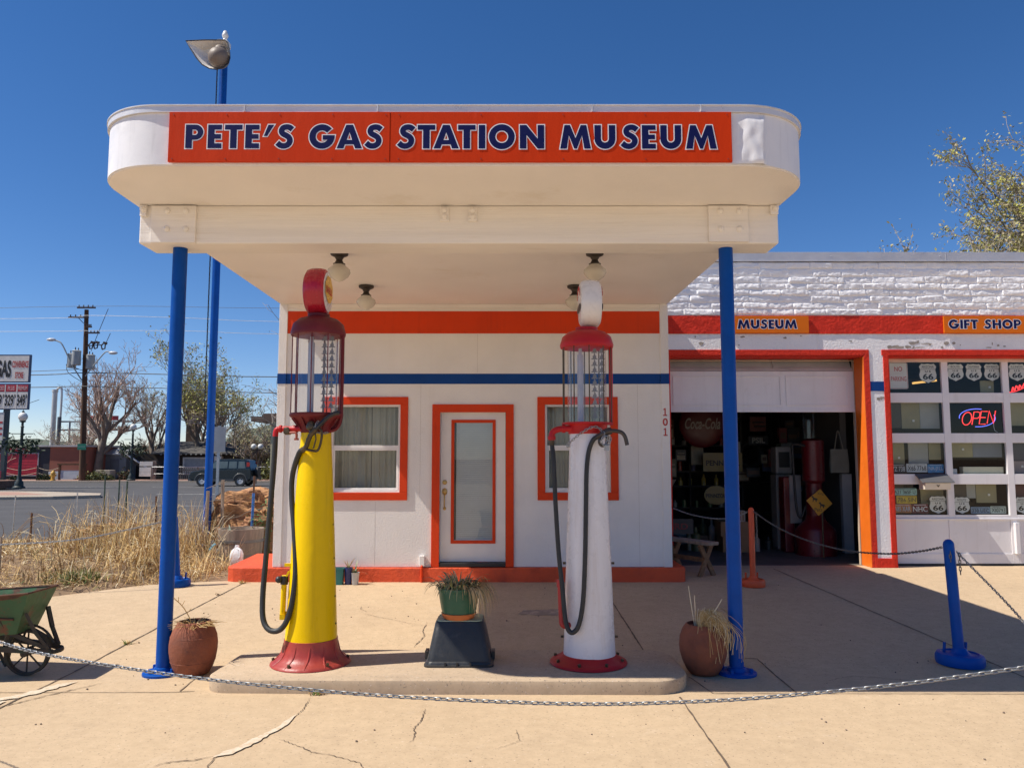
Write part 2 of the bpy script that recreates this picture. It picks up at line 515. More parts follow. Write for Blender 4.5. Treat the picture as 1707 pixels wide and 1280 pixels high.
def arc(cx, cy, r, a0, a1, n=14):
    return [(cx + r * math.cos(R(a0 + (a1 - a0) * i / n)), cy + r * math.sin(R(a0 + (a1 - a0) * i / n))) for i in range(n + 1)]

# ------------------------------------------------------------------ lettering
TEXTS = {}
def text_polys(txt, bold=0.0):
    if (txt, bold) in TEXTS:
        return TEXTS[(txt, bold)]
    cu = bpy.data.curves.new('text', 'FONT')
    cu.body = txt
    cu.size = 1.0
    cu.align_x = 'CENTER'
    cu.align_y = 'CENTER'
    cu.resolution_u = 4
    cu.offset = bold
    ob = bpy.data.objects.new('text', cu)
    me = ob.to_mesh()
    vs = [(v.co.x, v.co.y) for v in me.vertices]
    fs = [tuple(p.vertices) for p in me.polygons]
    ob.to_mesh_clear()
    bpy.data.objects.remove(ob)
    bpy.data.curves.remove(cu)
    if vs:
        xs = [v[0] for v in vs]; ys = [v[1] for v in vs]
        cx, cy = (min(xs) + max(xs)) / 2, (min(ys) + max(ys)) / 2
        vs = [(x - cx, y - cy) for x, y in vs]
        w, h = max(xs) - min(xs), max(ys) - min(ys)
    else:
        w = h = 1
    TEXTS[(txt, bold)] = (vs, fs, w, h)
    return TEXTS[(txt, bold)]

def put_text(mb, txt, c, width, height, m=0, bold=0.02, shear=0.0, face='-Y'):
    """lettering fitted into width x height, centred on c, on a vertical plane"""
    vs, fs, w, h = text_polys(txt, bold)
    sx, sy = width / w, height / h
    out = []
    for x, y in vs:
        X, Zz = (x + shear * y) * sx, y * sy
        if face == '-Y':
            out.append((c[0] + X, c[1], c[2] + Zz))
        elif face == '+X':
            out.append((c[0], c[1] + X, c[2] + Zz))
        else:
            out.append((c[0], c[1] - X, c[2] + Zz))
    mb.add(out, fs, m)

def stroke(pts, w, n=5):
    p = smoothpath([(x, y, 0) for x, y in pts], n)
    L, Rr = [], []
    for i, q in enumerate(p):
        d = (p[min(i + 1, len(p) - 1)] - p[max(i - 1, 0)]).normalized()
        nn = Vector((-d.y, d.x, 0))
        L.append((q.x + nn.x * w, q.y + nn.y * w)); Rr.append((q.x - nn.x * w, q.y - nn.y * w))
    return L + Rr[::-1]

GLYPH = {
 'P': [[(0, 0), (.27, 0), (.27, .36)] + arc(.40, .68, .32, -90, 90) + [(0, 1)], [(.27, .56)] + arc(.38, .675, .115, -90, 90, 8) + [(.27, .79)]],
 'E': [[(0, 0), (.57, 0), (.57, .21), (.27, .21), (.27, .4), (.54, .4), (.54, .6), (.27, .6), (.27, .79), (.57, .79), (.57, 1), (0, 1)]],
 'F': [[(0, 0), (.27, 0), (.27, .39), (.54, .39), (.54, .59), (.27, .59), (.27, .79), (.58, .79), (.58, 1), (0, 1)]],
 'H': [[(0, 0), (.27, 0), (.27, .39), (.60, .39), (.60, 0), (.87, 0), (.87, 1), (.60, 1), (.60, .61), (.27, .61), (.27, 1), (0, 1)]],
 'T': [[(.225, 0), (.495, 0), (.495, .79), (.72, .79), (.72, 1), (0, 1), (0, .79), (.225, .79)]],
 "'": [[(0, .52), (.14, .52), (.42, 1), (.18, 1)]],
 'A': [[(0, 0), (.28, 0), (.34, .17), (.70, .17), (.76, 0), (1.04, 0), (.66, 1), (.38, 1)], [(.41, .36), (.63, .36), (.52, .68)]],
 'I': [[(0, 0), (.27, 0), (.27, 1), (0, 1)]],
 'O': [arc(.53, .5, .53, 0, 352, 44), arc(.53, .5, .265, 0, 345, 24)],
 'N': [[(0, 0), (.27, 0), (.27, .58), (.73, 0), (1, 0), (1, 1), (.73, 1), (.73, .42), (.27, 1), (0, 1)]],
 'M': [[(0, 0), (.27, 0), (.36, .56), (.575, 0), (.685, 0), (.90, .56), (.99, 0), (1.26, 0), (1.08, 1), (.85, 1), (.63, .44), (.41, 1), (.18, 1)]],
 'U': [[(0, 1), (0, .42)] + arc(.43, .42, .43, 180, 360, 18) + [(.86, 1), (.59, 1)] + arc(.43, .42, .16, 0, -180, 10) + [(.27, 1)]],
 'S': [stroke([(.665, .80), (.55, .885), (.41, .905), (.275, .855), (.225, .735), (.275, .625), (.42, .545), (.535, .455), (.575, .325), (.52, .185), (.37, .105), (.2, .125), (.06, .235)], .118)],
 'G': [arc(.52, .5, .52, 40, 350, 36) + [(1.05, .56), (.55, .56), (.55, .36), (.75, .36)] + arc(.52, .5, .26, -36, -320, 26)],
}
def signed_area(p):
    return 0.5 * sum(p[i][0] * p[(i + 1) % len(p)][1] - p[(i + 1) % len(p)][0] * p[i][1] for i in range(len(p)))
def grow_poly(p, d):
    """offset a closed loop outward by d (mitred)"""
    if signed_area(p) < 0:
        p = p[::-1]
    out = []
    n = len(p)
    for i in range(n):
        a, b, c = Vector(p[i - 1]), Vector(p[i]), Vector(p[(i + 1) % n])
        e1, e2 = (b - a), (c - b)
        if e1.length < 1e-6 or e2.length < 1e-6:
            out.append(tuple(b)); continue
        n1 = Vector((e1.y, -e1.x)).normalized(); n2 = Vector((e2.y, -e2.x)).normalized()
        k = n1 + n2
        k = k / max(0.35, k.dot(n1)) if k.length > 1e-4 else n1
        q = b + k * d
        out.append((q.x, q.y))
    return out
def put_glyph(mb, ch, x, z, s, y, outline=0.035, k=0, m_in=0, m_out=1):
    loops = GLYPH[ch]
    mb.flat(loops, y - 0.0016, m_in, s, x, z)
    o = [grow_poly(loops[0], outline)] + [grow_poly(h, -outline) for h in loops[1:]]
    mb.flat(o, y - 0.0004 - 0.0003 * (k % 3), m_out, s, x, z)
def glyph_w(ch):
    return max(p[0] for p in GLYPH[ch][0])
def put_word(mb, word, x0, x1, z, s, y, gap=0.10, space=0.42):
    tot = sum(space if c == ' ' else glyph_w(c) for c in word) + gap * (len(word) - 1)
    k = (x1 - x0) / (tot * s)
    x = x0
    for i, c in enumerate(word):
        if c == ' ':
            x += (space + gap) * s * k
            continue
        st = len(mb.v)
        put_glyph(mb, c, 0, z, s, y, 0.05, i)
        for j in range(st, len(mb.v)):
            v = mb.v[j]
            mb.v[j] = (x + v[0] * k, v[1], v[2])
        x += (glyph_w(c) + gap) * s * k
random.seed(7)
# ================================================================== GROUND, ROAD, KERBS
def sheet(name, pts, z, mat, kind='structure'):
    mb = MB()
    tr = tessellate_polygon([[Vector((p[0], p[1], 0)) for p in pts]])
    mb.add([(p[0], p[1], z(p) if callable(z) else z) for p in pts], [tuple(t) for t in tr])
    return tag(mb.build(name, mat), kind=kind)

sheet('ground', [(-1500, -1500), (1500, -1500), (1500, 1500), (-1500, 1500)], -0.22, DIRT)
sheet('road', [(-300, 13.2), (-3.3, 13.2), (1.0, 19), (60, 22), (60, 57), (-300, 57)], -0.09, ASPHALT)
mb = MB(); mb.box(-300, 60, 57.0, 60.5, -0.2, 0.04)
tag(mb.build('far_pavement', PINKPAVE), kind='structure')
mb = MB(); mb.box(-300, 60, 56.72, 56.997, -0.2, 0.045)
tag(mb.build('far_kerb', CURBC), kind='structure')
mb = MB()
isl = [(-60, 33.4), (-22.5, 33.0), (-19.6, 33.6), (-18.2, 34.8), (-19.0, 36.4), (-23, 38.5), (-60, 44)]
mb.prism(isl, -0.15, 0.05)
tag(mb.build('corner_pavement', CURBC, bevel=0.03), kind='structure')
mb = MB(); mb.prism([(-60, 34.2), (-23, 34.0), (-20.6, 34.9), (-23.6, 37.6), (-60, 43)], 0.045, 0.056)
tag(mb.build('corner_paving', PINKPAVE), kind='structure')
mb = MB()
for (x0, x1, y0, y1) in ((-17.4, -10.5, 38.3, 38.6), (-60, -24, 48.0, 48.2), (-22, -8, 48.0, 48.2), (-14, -5.0, 29.0, 29.15)):
    mb.box(x0, x1, y0, y1, -0.088, -0.085)
tag(mb.build('road_marking', M('faded_road_paint', (0.42, 0.41, 0.38), 0.8, 0.15, 4, col2=(0.12, 0.12, 0.12), g=(0.45, 0.6), gs=8)), kind='structure')

# forecourt: one slab that rises gently towards the building
mb = MB()
bands = [(-30, -30, -15), (6.2, -8.2, None), (11.35, -3.0, None)]
LINE = [(-8.2, 6.2), (-5.62, 8.76), (-4.54, 9.80), (-3.9, 10.02), (-3.45, 10.12), (-3.2, 11.35)]
low = [(-30, -30), (30, -30), (30, 6.2), (-8.2, 6.2), (-30, -12)]
mb.add([(p[0], p[1], 0) for p in low], [tuple(range(5))])
up = LINE + [(30, 11.35), (30, 6.2)]
ys = [6.2, 7.0, 8.0, 8.76, 9.8, 10.02, 10.12, 11.0, 11.35]
def lx(y):
    for (a, b) in zip(LINE, LINE[1:]):
        if a[1] <= y <= b[1]:
            return a[0] + (b[0] - a[0]) * (y - a[1]) / max(1e-6, b[1] - a[1])
    return LINE[-1][0]
for y0, y1 in zip(ys, ys[1:]):
    mb.add([(lx(y0), y0, gz(y0)), (30, y0, gz(y0)), (30, y1, gz(y1)), (lx(y1), y1, gz(y1))], [(0, 1, 2, 3)])
# edge skirt
for (a, b) in zip(LINE, LINE[1:]):
    mb.add([(a[0], a[1], gz(a[1])), (b[0], b[1], gz(b[1])), (b[0], b[1], -0.2), (a[0], a[1], -0.2)], [(0, 1, 2, 3)])
tag(mb.build('forecourt', CONCRETE), kind='structure')

def ribbon(mb, pts, w, z=0.004, jit=0.0, step=0.05, taper=True, wj=0.5):
    """a thin irregular strip along a line on the forecourt"""
    out = []
    for (a, b) in zip(pts, pts[1:]):
        n = max(1, int(math.hypot(b[0] - a[0], b[1] - a[1]) / step))
        out += [(a[0] + (b[0] - a[0]) * i / n, a[1] + (b[1] - a[1]) * i / n) for i in range(n)]
    out.append(pts[-1])
    k = len(out)
    vs = []
    for i, p in enumerate(out):
        q, r_ = out[min(i + 1, k - 1)], out[max(i - 1, 0)]
        d = Vector((q[0] - r_[0], q[1] - r_[1], 0)).normalized()
        nn = Vector((-d.y, d.x, 0))
        j = jit * (noise.noise(Vector((p[0] * 9, p[1] * 9, w * 100))) + 0.5 * random.uniform(-1, 1))
        e = 1.0 if not taper else max(0.12, min(1, i / (k * 0.12 + 1), (k - 1 - i) / (k * 0.12 + 1)))
        ww = w * e * (1 + wj * random.uniform(-1, 1)) / 2
        for sg in (-1, 1):
            x, y = p[0] + nn.x * (j + sg * ww), p[1] + nn.y * (j + sg * ww)
            vs.append((x, y, gz(y) + z))
    mb.add(vs, [(2 * i, 2 * i + 1, 2 * i + 3, 2 * i + 2) for i in range(k - 1)])
mb = MB()
for pts, w in (([(-3.41, 2.0), (-3.40, 5.6), (-3.385, 7.99), (-3.355, 9.95)], 0.014),
               ([(1.10, 10.0), (1.11, 8.7), (1.125, 6.55)], 0.013), ([(3.62, 11.0), (3.68, 9.92), (3.88, 6.3), (3.9, 2)], 0.014),
               ([(1.78, 6.6), (2.014, 6.596), (2.012, 5.68)], 0.011), ([(-8, 5.67), (-2.4, 5.71), (-2.26, 5.735)], 0.008),
               ([(1.42, 5.68), (8, 5.65)], 0.008), ([(1.166, 5.6), (1.16, 2.6)], 0.012), ([(-2.365, 5.737), (-2.39, 6.15)], 0.009), ([(1.343, 6.1), (1.42, 5.68)], 0.008)):
    ribbon(mb, pts, w, 0.004, 0.004, 0.06, False, 0.35)
tag(mb.build('slab_joint', CRACK), kind='structure')
mb = MB()
for pts, w in (([(-1.398, 5.60), (-1.377, 5.361), (-1.398, 5.18), (-1.419, 4.99), (-1.455, 4.89)], 0.0065),
               ([(-1.64, 4.50), (-1.633, 4.3)], 0.007),
               ([(-0.576, 5.36), (-0.572, 5.122), (-0.596, 4.979), (-0.577, 4.884), (-0.608, 4.7)], 0.007),
               ([(-1.40, 4.80), (-1.266, 4.705), (-1.13, 4.584), (-0.977, 4.504), (-0.83, 4.435), (-0.734, 4.2)], 0.006),
               ([(-0.833, 7.842), (-0.847, 7.555), (-0.8, 7.332), (-0.83, 7.123), (-0.848, 6.925)], 0.009),
               ([(-1.574, 8.26), (-1.29, 8.045), (-0.956, 7.792), (-0.834, 7.744)], 0.005),
               ([(-1.62, 4.53), (-1.75, 4.45), (-1.86, 4.44), (-1.95, 4.36)], 0.009), ([(-3.5, 5.25), (-3.36, 5.46), (-3.2, 5.7), (-3.0, 5.95)], 0.012),
               ([(-0.1, 4.62), (0.05, 4.75), (0.02, 4.95)], 0.004), ([(2.3, 5.98), (2.6, 6.12), (2.9, 6.02), (3.1, 5.9)], 0.006), ([(-1.62, 8.6), (-1.60, 8.45), (-1.5, 8.3)], 0.006),
               ([(1.42, 9.9), (1.36, 10.5)], 0.006)):
    ribbon(mb, pts, w * 0.75, 0.005, 0.014, 0.018, True, 0.55)
tag(mb.build('crack', CRACK), kind='structure')
mb = MB()
for pts, w in (([(-1.40, 5.22), (-1.42, 4.99), (-1.47, 4.86), (-1.516, 4.75), (-1.60, 4.54)], 0.045), ([(-1.45, 4.88), (-1.54, 4.68), (-1.60, 4.56), (-1.66, 4.48)], 0.07), ([(-3.6, 5.45), (-3.42, 5.62), (-3.30, 5.84), (-3.22, 5.96)], 0.10), ([(-3.62, 5.2), (-3.46, 5.5)], 0.16)):
    ribbon(mb, pts, w * 0.8, 0.0065 + 0.5 * w * 0.02, 0.010, 0.03, True, 0.35)
tag(mb.build('crack_filler', PATCH), kind='structure')
# oil stains
mb = MB()
def blot(mb, c, rx, ry, z=0.003, n=26, seed=0):
    vs = [(c[0], c[1], gz(c[1]) + z)]
    for i in range(n):
        a = 2 * math.pi * i / n
        k = 1 + 0.45 * noise.noise(Vector((math.cos(a) * 1.7, math.sin(a) * 1.7, seed)))
        x, y = c[0] + rx * k * math.cos(a), c[1] + ry * k * math.sin(a)
        vs.append((x, y, gz(y) + z))
    mb.add(vs, [(0, 1 + i, 1 + (i + 1) % n) for i in range(n)])
for c, rx, ry in (((0.33, 8.3), 0.26, 0.14), ((0.93, 8.2), 0.12, 0.08), ((1.0, 8.75), 0.07, 0.05), ((0.75, 8.5), 0.08, 0.06)):
    blot(mb, c, rx, ry, seed=rx * 50)
tag(mb.build('oil_stain', M('oil_stained_concrete', (0.30, 0.235, 0.18), 0.7, 0.2, 9, col2=(0.47, 0.36, 0.26), g=(0.5, 0.62), gs=9)), kind='structure')
mb = MB()
random.seed(31)
for i in range(150):                                               # grit and small stones lying on the slab
    x, y = random.uniform(-3.4, 3.6), random.uniform(3.4, 10.0)
    if -2.3 < x < 1.35 and 5.5 < y < 6.7:
        continue
    r = random.uniform(0.003, 0.009)
    mb.sphere((x, y, gz(y) + r * 0.5), r, 6, (1, random.uniform(.7, 1.3), 0.7))
tag(mb.build('grit', M('grit_stone', (0.20, 0.15, 0.11), 0.9, 0.5, 60)), kind='stuff')

# pump island
mb = MB()
plan = arc(-1.98, 6.35, 0.20, 90, 180, 6) + arc(-2.02, 5.86, 0.17, 180, 262, 8) + [(-1.0, 5.665), (0.4, 5.65)] + arc(1.00, 5.93, 0.28, 275, 360, 10) + arc(1.08, 6.35, 0.20, 0, 90, 6)
n = len(plan)
cx, cy = -0.5, 6.1
prof = [(0.0, -0.02), (0.0, 0.066), (0.007, 0.090), (0.026, 0.10)]
vs, fs = [], []
for k, (sc, z) in enumerate(prof):
    for (x, y) in plan:
        d = Vector((x - max(-1.6, min(0.7, x)), y - 6.1, 0))
        q = Vector((x, y, 0)) - d.normalized() * sc
        wob = 0.012 * noise.noise(Vector((x * 3, y * 3, z * 9))) + 0.006 * noise.noise(Vector((x * 14, y * 14, z * 30)))
        vs.append((q.x + wob, q.y + wob, z))
for k in range(len(prof) - 1):
    fs += [(k * n + j, k * n + (j + 1) % n, (k + 1) * n + (j + 1) % n, (k + 1) * n + j) for j in range(n)]
fs.append(tuple(3 * n + j for j in range(n)))
mb.add(vs, fs)
o = mb.build('pump_island', ISLAND, smooth=30)
tag(o, 'low worn concrete island with rounded ends under both old pumps', 'kerb island')

# planted bed beside the street
def bed_z(x, y):
    d = min(1.0, max(0.0, ((y - 6.2) * 0.72 - (x + 8.2) * 0.72) / 2.2))
    far = max(0.0, (y - 12.4) / 1.2)
    z_ = 0.03 + 0.02 * y * 0.4 + 0.20 * d + 0.07 * noise.noise(Vector((x * 1.1, y * 1.1, 3))) * d - 0.36 * min(1, far)
    s_ = min(1.0, max(0.0, (x + 5.1) / 0.6)) * (1 if y > 9.5 else 0)
    return z_ + (gz(min(y, 11.0)) - 0.07 - z_) * s_ * s_ * (3 - 2 * s_)
mb = MB()
nx, ny = 70, 60
X0, X1, Y0, Y1 = -14.0, -3.05, 4.5, 13.6
idx = {}
for j in range(ny + 1):
    for i in range(nx + 1):
        x, y = X0 + (X1 - X0) * i / nx, Y0 + (Y1 - Y0) * j / ny
        inside = (y > 6.2 and x > lx(y) - 0.02) or y <= 6.2 and x > -8.2 - (6.2 - y) * 1.1
        z = gz(y) - 0.05 if inside else bed_z(x, y)
        idx[i, j] = len(mb.v); mb.v.append((x, y, z))
for j in range(ny):
    for i in range(nx):
        mb.f.append((idx[i, j], idx[i + 1, j], idx[i + 1, j + 1], idx[i, j + 1])); mb.m.append(0)
tag(mb.build('dirt_bed', DIRT, smooth=60), kind='structure')

# ================================================================== OFFICE BUILDING
W = 10.05
def wall_sheet(mb, x0, x1, z0, z1, holes, y, depth, m=0):
    xs = sorted({x0, x1, *[h[0] for h in holes], *[h[1] for h in holes]})
    zs = sorted({z0, z1, *[h[2] for h in holes], *[h[3] for h in holes]})
    for a, b in zip(xs, xs[1:]):
        for c, d in zip(zs, zs[1:]):
            mx, mz = (a + b) / 2, (c + d) / 2
            if any(h[0] < mx < h[1] and h[2] < mz < h[3] for h in holes):
                continue
            mb.add([(a, y, c), (b, y, c), (b, y, d), (a, y, d)], [(0, 1, 2, 3)], m)
    for (a, b, c, d) in holes:
        for q in ([(a, y, c), (a, y + depth, c), (a, y + depth, d), (a, y, d)], [(b, y, c), (b, y, d), (b, y + depth, d), (b, y + depth, c)],
                  [(a, y, d), (a, y + depth, d), (b, y + depth, d), (b, y, d)], [(a, y, c), (b, y, c), (b, y + depth, c), (a, y + depth, c)]):
            mb.add(q, [(0, 1, 2, 3)], m)

office = thing('office_building', (-0.5, 10.05, 0.12), 'small white office with orange trimmed door and two windows behind the pumps', 'building')
mb = MB()
WIN = [(-2.33, -1.437, 1.223, 2.344), (0.425, 1.265, 1.223, 2.344)]
DOOR = (-0.925, -0.08, 0.285, 2.251)
wall_sheet(mb, -2.925, 1.925, 0.285, 3.655, WIN + [DOOR], W, 0.14)
mb.add([(-3.03, W, 0.285), (-3.03, 15, 0.285), (-3.03, 15, 4.0), (-3.03, W, 4.0)], [(0, 1, 2, 3)])
mb.add([(2.03, W, 0.285), (2.03, 15, 0.285), (2.03, 15, 4.0), (2.03, W, 4.0)], [(0, 1, 2, 3)])
mb.add([(-3.03, 15, 0.285), (2.03, 15, 0.285), (2.03, 15, 4.0), (-3.03, 15, 4.0)], [(0, 1, 2, 3)])
mb.build('wall', WHITE, office)
mb = MB()
for x0, x1 in ((-3.032, -2.925), (1.925, 2.032)):
    mb.box(x0, x1, W - 0.014, W + 0.02, 0.283, 3.655)
build_split(mb, 'corner_trim', WHITE, office, bevel=0.004)
mb = MB()
mb.box(-3.03, 2.03, 10.065, 15, 3.98, 4.04)
mb.build('roof', FLASH, office)
mb = MB()
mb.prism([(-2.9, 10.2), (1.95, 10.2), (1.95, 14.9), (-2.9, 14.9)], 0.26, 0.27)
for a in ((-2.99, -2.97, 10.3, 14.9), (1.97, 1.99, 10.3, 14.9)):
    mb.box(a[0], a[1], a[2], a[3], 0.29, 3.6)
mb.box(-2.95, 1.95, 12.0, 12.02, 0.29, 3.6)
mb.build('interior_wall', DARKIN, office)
mb = MB()
plan = [(-3.63, 10.16), (-3.60, 10.07), (-3.52, 10.02), (-3.40, 10.0), (2.10, 10.0), (2.17, 10.02), (2.195, 10.06), (2.20, 11.06), (-3.0, 11.06), (-3.02, 11.5), (-3.70, 11.5)]
mb.prism(plan, -0.15, 0.28)
o = mb.build('foundation', M('foundation_orange_paint', (0.68, 0.085, 0.022), 0.6, 0.12, 2.5, 0.6, 22, col2=(0.5, 0.06, 0.02), g=(0.52, 0.75), gs=4, bd=0.02), office, bevel=0.012)
mb = MB(); mb.box(-2.922, 1.922, W - 0.004, W + 0.01, 3.268, 3.561)
mb.build('orange_stripe', ORANGE, office)
mb = MB()
mb.box(-2.925, 1.925, W - 0.004, W + 0.01, 2.609, 2.742)
for x0, x1 in ((-3.036, -2.925), (1.925, 2.036)):
    mb.box(x0, x1, W - 0.018, W + 0.01, 2.609, 2.742)
mb.build('blue_stripe', BLUE, office)
mb = MB()
for (x, z0, z1) in ((-1.745, 0.30, 1.10), (1.62, 0.30, 2.60), (-0.45, 2.76, 3.26), (-1.18, 1.2, 2.60)):
    mb.box(x, x + .0028, W - 0.0012, W + 0.002, z0, z1)
build_split(mb, 'panel_seam', M('hairline_grey', (0.50, 0.46, 0.42), 0.7), office)
mb = MB(); mb.box(-2.92, 1.92, W - 0.02, W + 0.01, 3.61, 3.652)
mb.build('cornice', WHITE_C, office)

def frame_boxes(mb, x0, x1, z0, z1, w, y0, y1, m=0, bottom=True):
    mb.box(x0, x1, y0, y1, z1 - w, z1, m)
    mb.box(x0, x0 + w, y0, y1, z0 + (w if bottom else 0), z1 - w, m)
    mb.box(x1 - w, x1, y0, y1, z0 + (w if bottom else 0), z1 - w, m)
    if bottom:
        mb.box(x0, x1, y0, y1, z0, z0 + w, m)

win0 = None
for k, (a, b, c, d) in enumerate(WIN):
    mb = MB(); frame_boxes(mb, a - 0.098, b + 0.098, c - 0.103, d + 0.096, 0.098, W - 0.022, W + 0.01)
    w = mb.build('window', ORANGE, office, bevel=0.004)
    mb = MB(); frame_boxes(mb, a + .001, b - .001, c + .001, d - .001, 0.028, W + 0.015, W + 0.09)
    mz = 1.796
    mb.box(a + 0.029, b - 0.029, W + 0.03, W + 0.07, mz - 0.022, mz + 0.022)
    frame_boxes(mb, a + 0.029, b - 0.029, c + 0.029, mz - 0.022, 0.022, W + 0.032, W + 0.06)
    mb.build('sash', TRIMWHITE, w, bevel=0.003)
    mb = MB()
    mb.add([(a + .03, W + 0.05, c + .03), (b - .03, W + 0.05, c + .03), (b - .03, W + 0.05, mz), (a + .03, W + 0.05, mz)], [(0, 1, 2, 3)])
    mb.add([(a + .03, W + 0.065, mz), (b - .03, W + 0.065, mz), (b - .03, W + 0.065, d - .03), (a + .03, W + 0.065, d - .03)], [(0, 1, 2, 3)])
    mb.build('pane', GLASS, w)
    mb = MB()
    nn = 140
    gap = (a + b) / 2 + 0.05
    for (p, q) in ((a - 0.05, gap - 0.004), (gap + 0.003, b + 0.05)):
        vs = []
        for i in range(nn + 1):
            x = p + (q - p) * i / nn
            yy = W + 0.19 + 0.034 * noise.noise(Vector((x * 13, k, 0))) + 0.022 * noise.noise(Vector((x * 31, 5, k))) + 0.006 * noise.noise(Vector((x * 70, 5, k)))
            vs += [(x, yy, c - 0.05), (x + 0.01 * noise.noise(Vector((x * 6, 2, 1))), yy, d + 0.05)]
        mb.add(vs, [(2 * i, 2 * i + 2, 2 * i + 3, 2 * i + 1) for i in range(nn)])
    mb.build('curtain', CURTAIN, w, smooth=60)

# door
mb = MB(); frame_boxes(mb, -1.026, 0.022, 0.285, 2.344, 0.1015, W - 0.026, W + 0.01, bottom=False)
mb.build('door_frame', ORANGE, office, bevel=0.004)
mb = MB()
a, b, c, d = DOOR
DY = W + 0.075
gx0, gx1, gz0_, gz1_ = -0.748, -0.250, 0.61, 2.112
for bx in ((a + .005, gx0, c + .055, d - .005), (gx1, b - .005, c + .055, d - .005), (gx0, gx1, c + .055, gz0_), (gx0, gx1, gz1_, d - .005)):
    mb.box(bx[0], bx[1], DY, DY + 0.045, bx[2], bx[3])
door = mb.build('door', TRIMWHITE, office)
mb = MB(); frame_boxes(mb, gx0 - 0.038, gx1 + 0.038, gz0_ - 0.042, gz1_ + 0.038, 0.04, DY - 0.014, DY + 0.01)
mb.build('glazing_bead', ORANGE, door, bevel=0.004)
mb = MB(); mb.add([(gx0, DY + .012, gz0_), (gx1, DY + .012, gz0_), (gx1, DY + .012, gz1_), (gx0, DY + .012, gz1_)], [(0, 1, 2, 3)])
mb.build('pane', glassmat('door_glass', (0.86, 0.92, 0.95), 0.035), door)
mb = MB()
nsl = 62
for i in range(nsl):
    z = gz0_ + (gz1_ - gz0_) * (i + 0.5) / nsl
    mb.obox(((gx0 + gx1) / 2 + 0.012, DY + 0.03, z), (gx1 - gx0 - 0.03, 0.002, 0.025), (R(22), 0, 0))
mb.build('blind', M('blind_slats', (0.58, 0.60, 0.60), 0.6, 0.05), door)
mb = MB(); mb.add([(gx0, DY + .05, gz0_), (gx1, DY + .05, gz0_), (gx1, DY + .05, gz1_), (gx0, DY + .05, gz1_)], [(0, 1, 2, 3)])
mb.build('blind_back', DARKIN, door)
mb = MB(); mb.box(a + .002, b - .002, W - 0.02, W + 0.1, c + .001, c + 0.05)
mb.build('threshold', BLACKP, office, bevel=0.006)
mb = MB()
mb.lathe([(0.027, 0), (0.03, 0.008), (0.024, 0.016), (0.012, 0.018), (0.001, 0.02)], (0, 0, 0), 18)
mb.xform(Matrix.Translation((-0.866, DY, 1.345)) @ Matrix.Rotation(R(90), 4, 'X'))
mb.build('deadbolt', BRASS, door, smooth=40)
mb = MB()
mb.lathe([(0.03, 0), (0.034, 0.008), (0.027, 0.016), (0.001, 0.02)], (0, 0, 0), 18)
mb.xform(Matrix.Translation((-0.866, DY, 1.225)) @ Matrix.Scale(1.35, 4, (0, 0, 1)) @ Matrix.Rotation(R(90), 4, 'X'))
mb.tube(smoothpath([(-0.866, DY - 0.012, 1.20), (-0.866, DY - 0.05, 1.17), (-0.866, DY - 0.055, 1.10), (-0.866, DY - 0.05, 1.04), (-0.866, DY - 0.005, 1.015)]), 0.009, 8)
mb.sphere((-0.866, DY - 0.004, 1.012), 0.02, 10, (1, .5, 1.2))
mb.build('handle', BRASS, door, smooth=40)
mb = MB()
for i, chx in enumerate('101'):
    zc = 2.245 - i * 0.128
    if chx == '0':
        put_text(mb, chx, (1.972, W - 0.0175, zc), 0.066, 0.098, bold=0.02)
    else:
        mb.flat([[(-.026, -.05), (.026, -.05), (.026, -.036), (.008, -.036), (.008, .05), (-.006, .05), (-.022, .036), (-.022, .024), (-.008, .032), (-.008, -.036), (-.026, -.036)]], W - 0.0175, 0, 1, 1.972, zc)
mb.build('house_number', REDNUM, office)
mb = MB()
mb.box(-1.168, -1.104, W - 0.06, W - 0.002, 0.30, 0.43, 0)
mb.cyl((-1.136, 9.985, 0.10), (-1.136, 9.985, 0.285), 0.016, n=10, m=1)
mb.cyl((-1.136, 9.985, 0.285), (-1.136, 10.02, 0.33), 0.016, n=10, m=1)
mb.build('conduit_box', [TRIMWHITE, ORANGE], office, bevel=0.006)

# ================================================================== CANOPY
canopy = thing('canopy', (-0.45, 6.2, 0.0), 'white flat canopy with rounded front corners on two blue posts', 'canopy')
def canopy_plan(off):
    r = 0.55 + off
    return [(-3.03 - off, 10.04), ] + arc(-2.45, 5.75, r, 180, 270, 18) + arc(1.60, 5.75, r, 270, 360, 18) + [(2.03 + off, 10.04)]
mb = MB()
pl = canopy_plan(0)
mb.prism(pl, 3.662, 4.03, m=0)
o = mb.build('fascia', WHITE_F, canopy, smooth=35)
mb = MB(); mb.prism(canopy_plan(-0.012), 3.655, 3.6615)
mb.build('soffit', WHITE_C, canopy)
mb = MB(); mb.prism(canopy_plan(0.016), 4.031, 4.075)
mb.prism(canopy_plan(0.022), 4.0752, 4.083)
for x in (-1.85, -0.93, 0.55, 1.30):
    mb.box(x, x + 0.006, 5.175, 5.19, 4.03, 4.08)
mb.build('coping', M('coping_metal', (0.70, 0.70, 0.71), 0.35, 0.06, 2.0, 0.2, 6, metal=0.2, bd=0.03), canopy, smooth=35)
mb = MB()
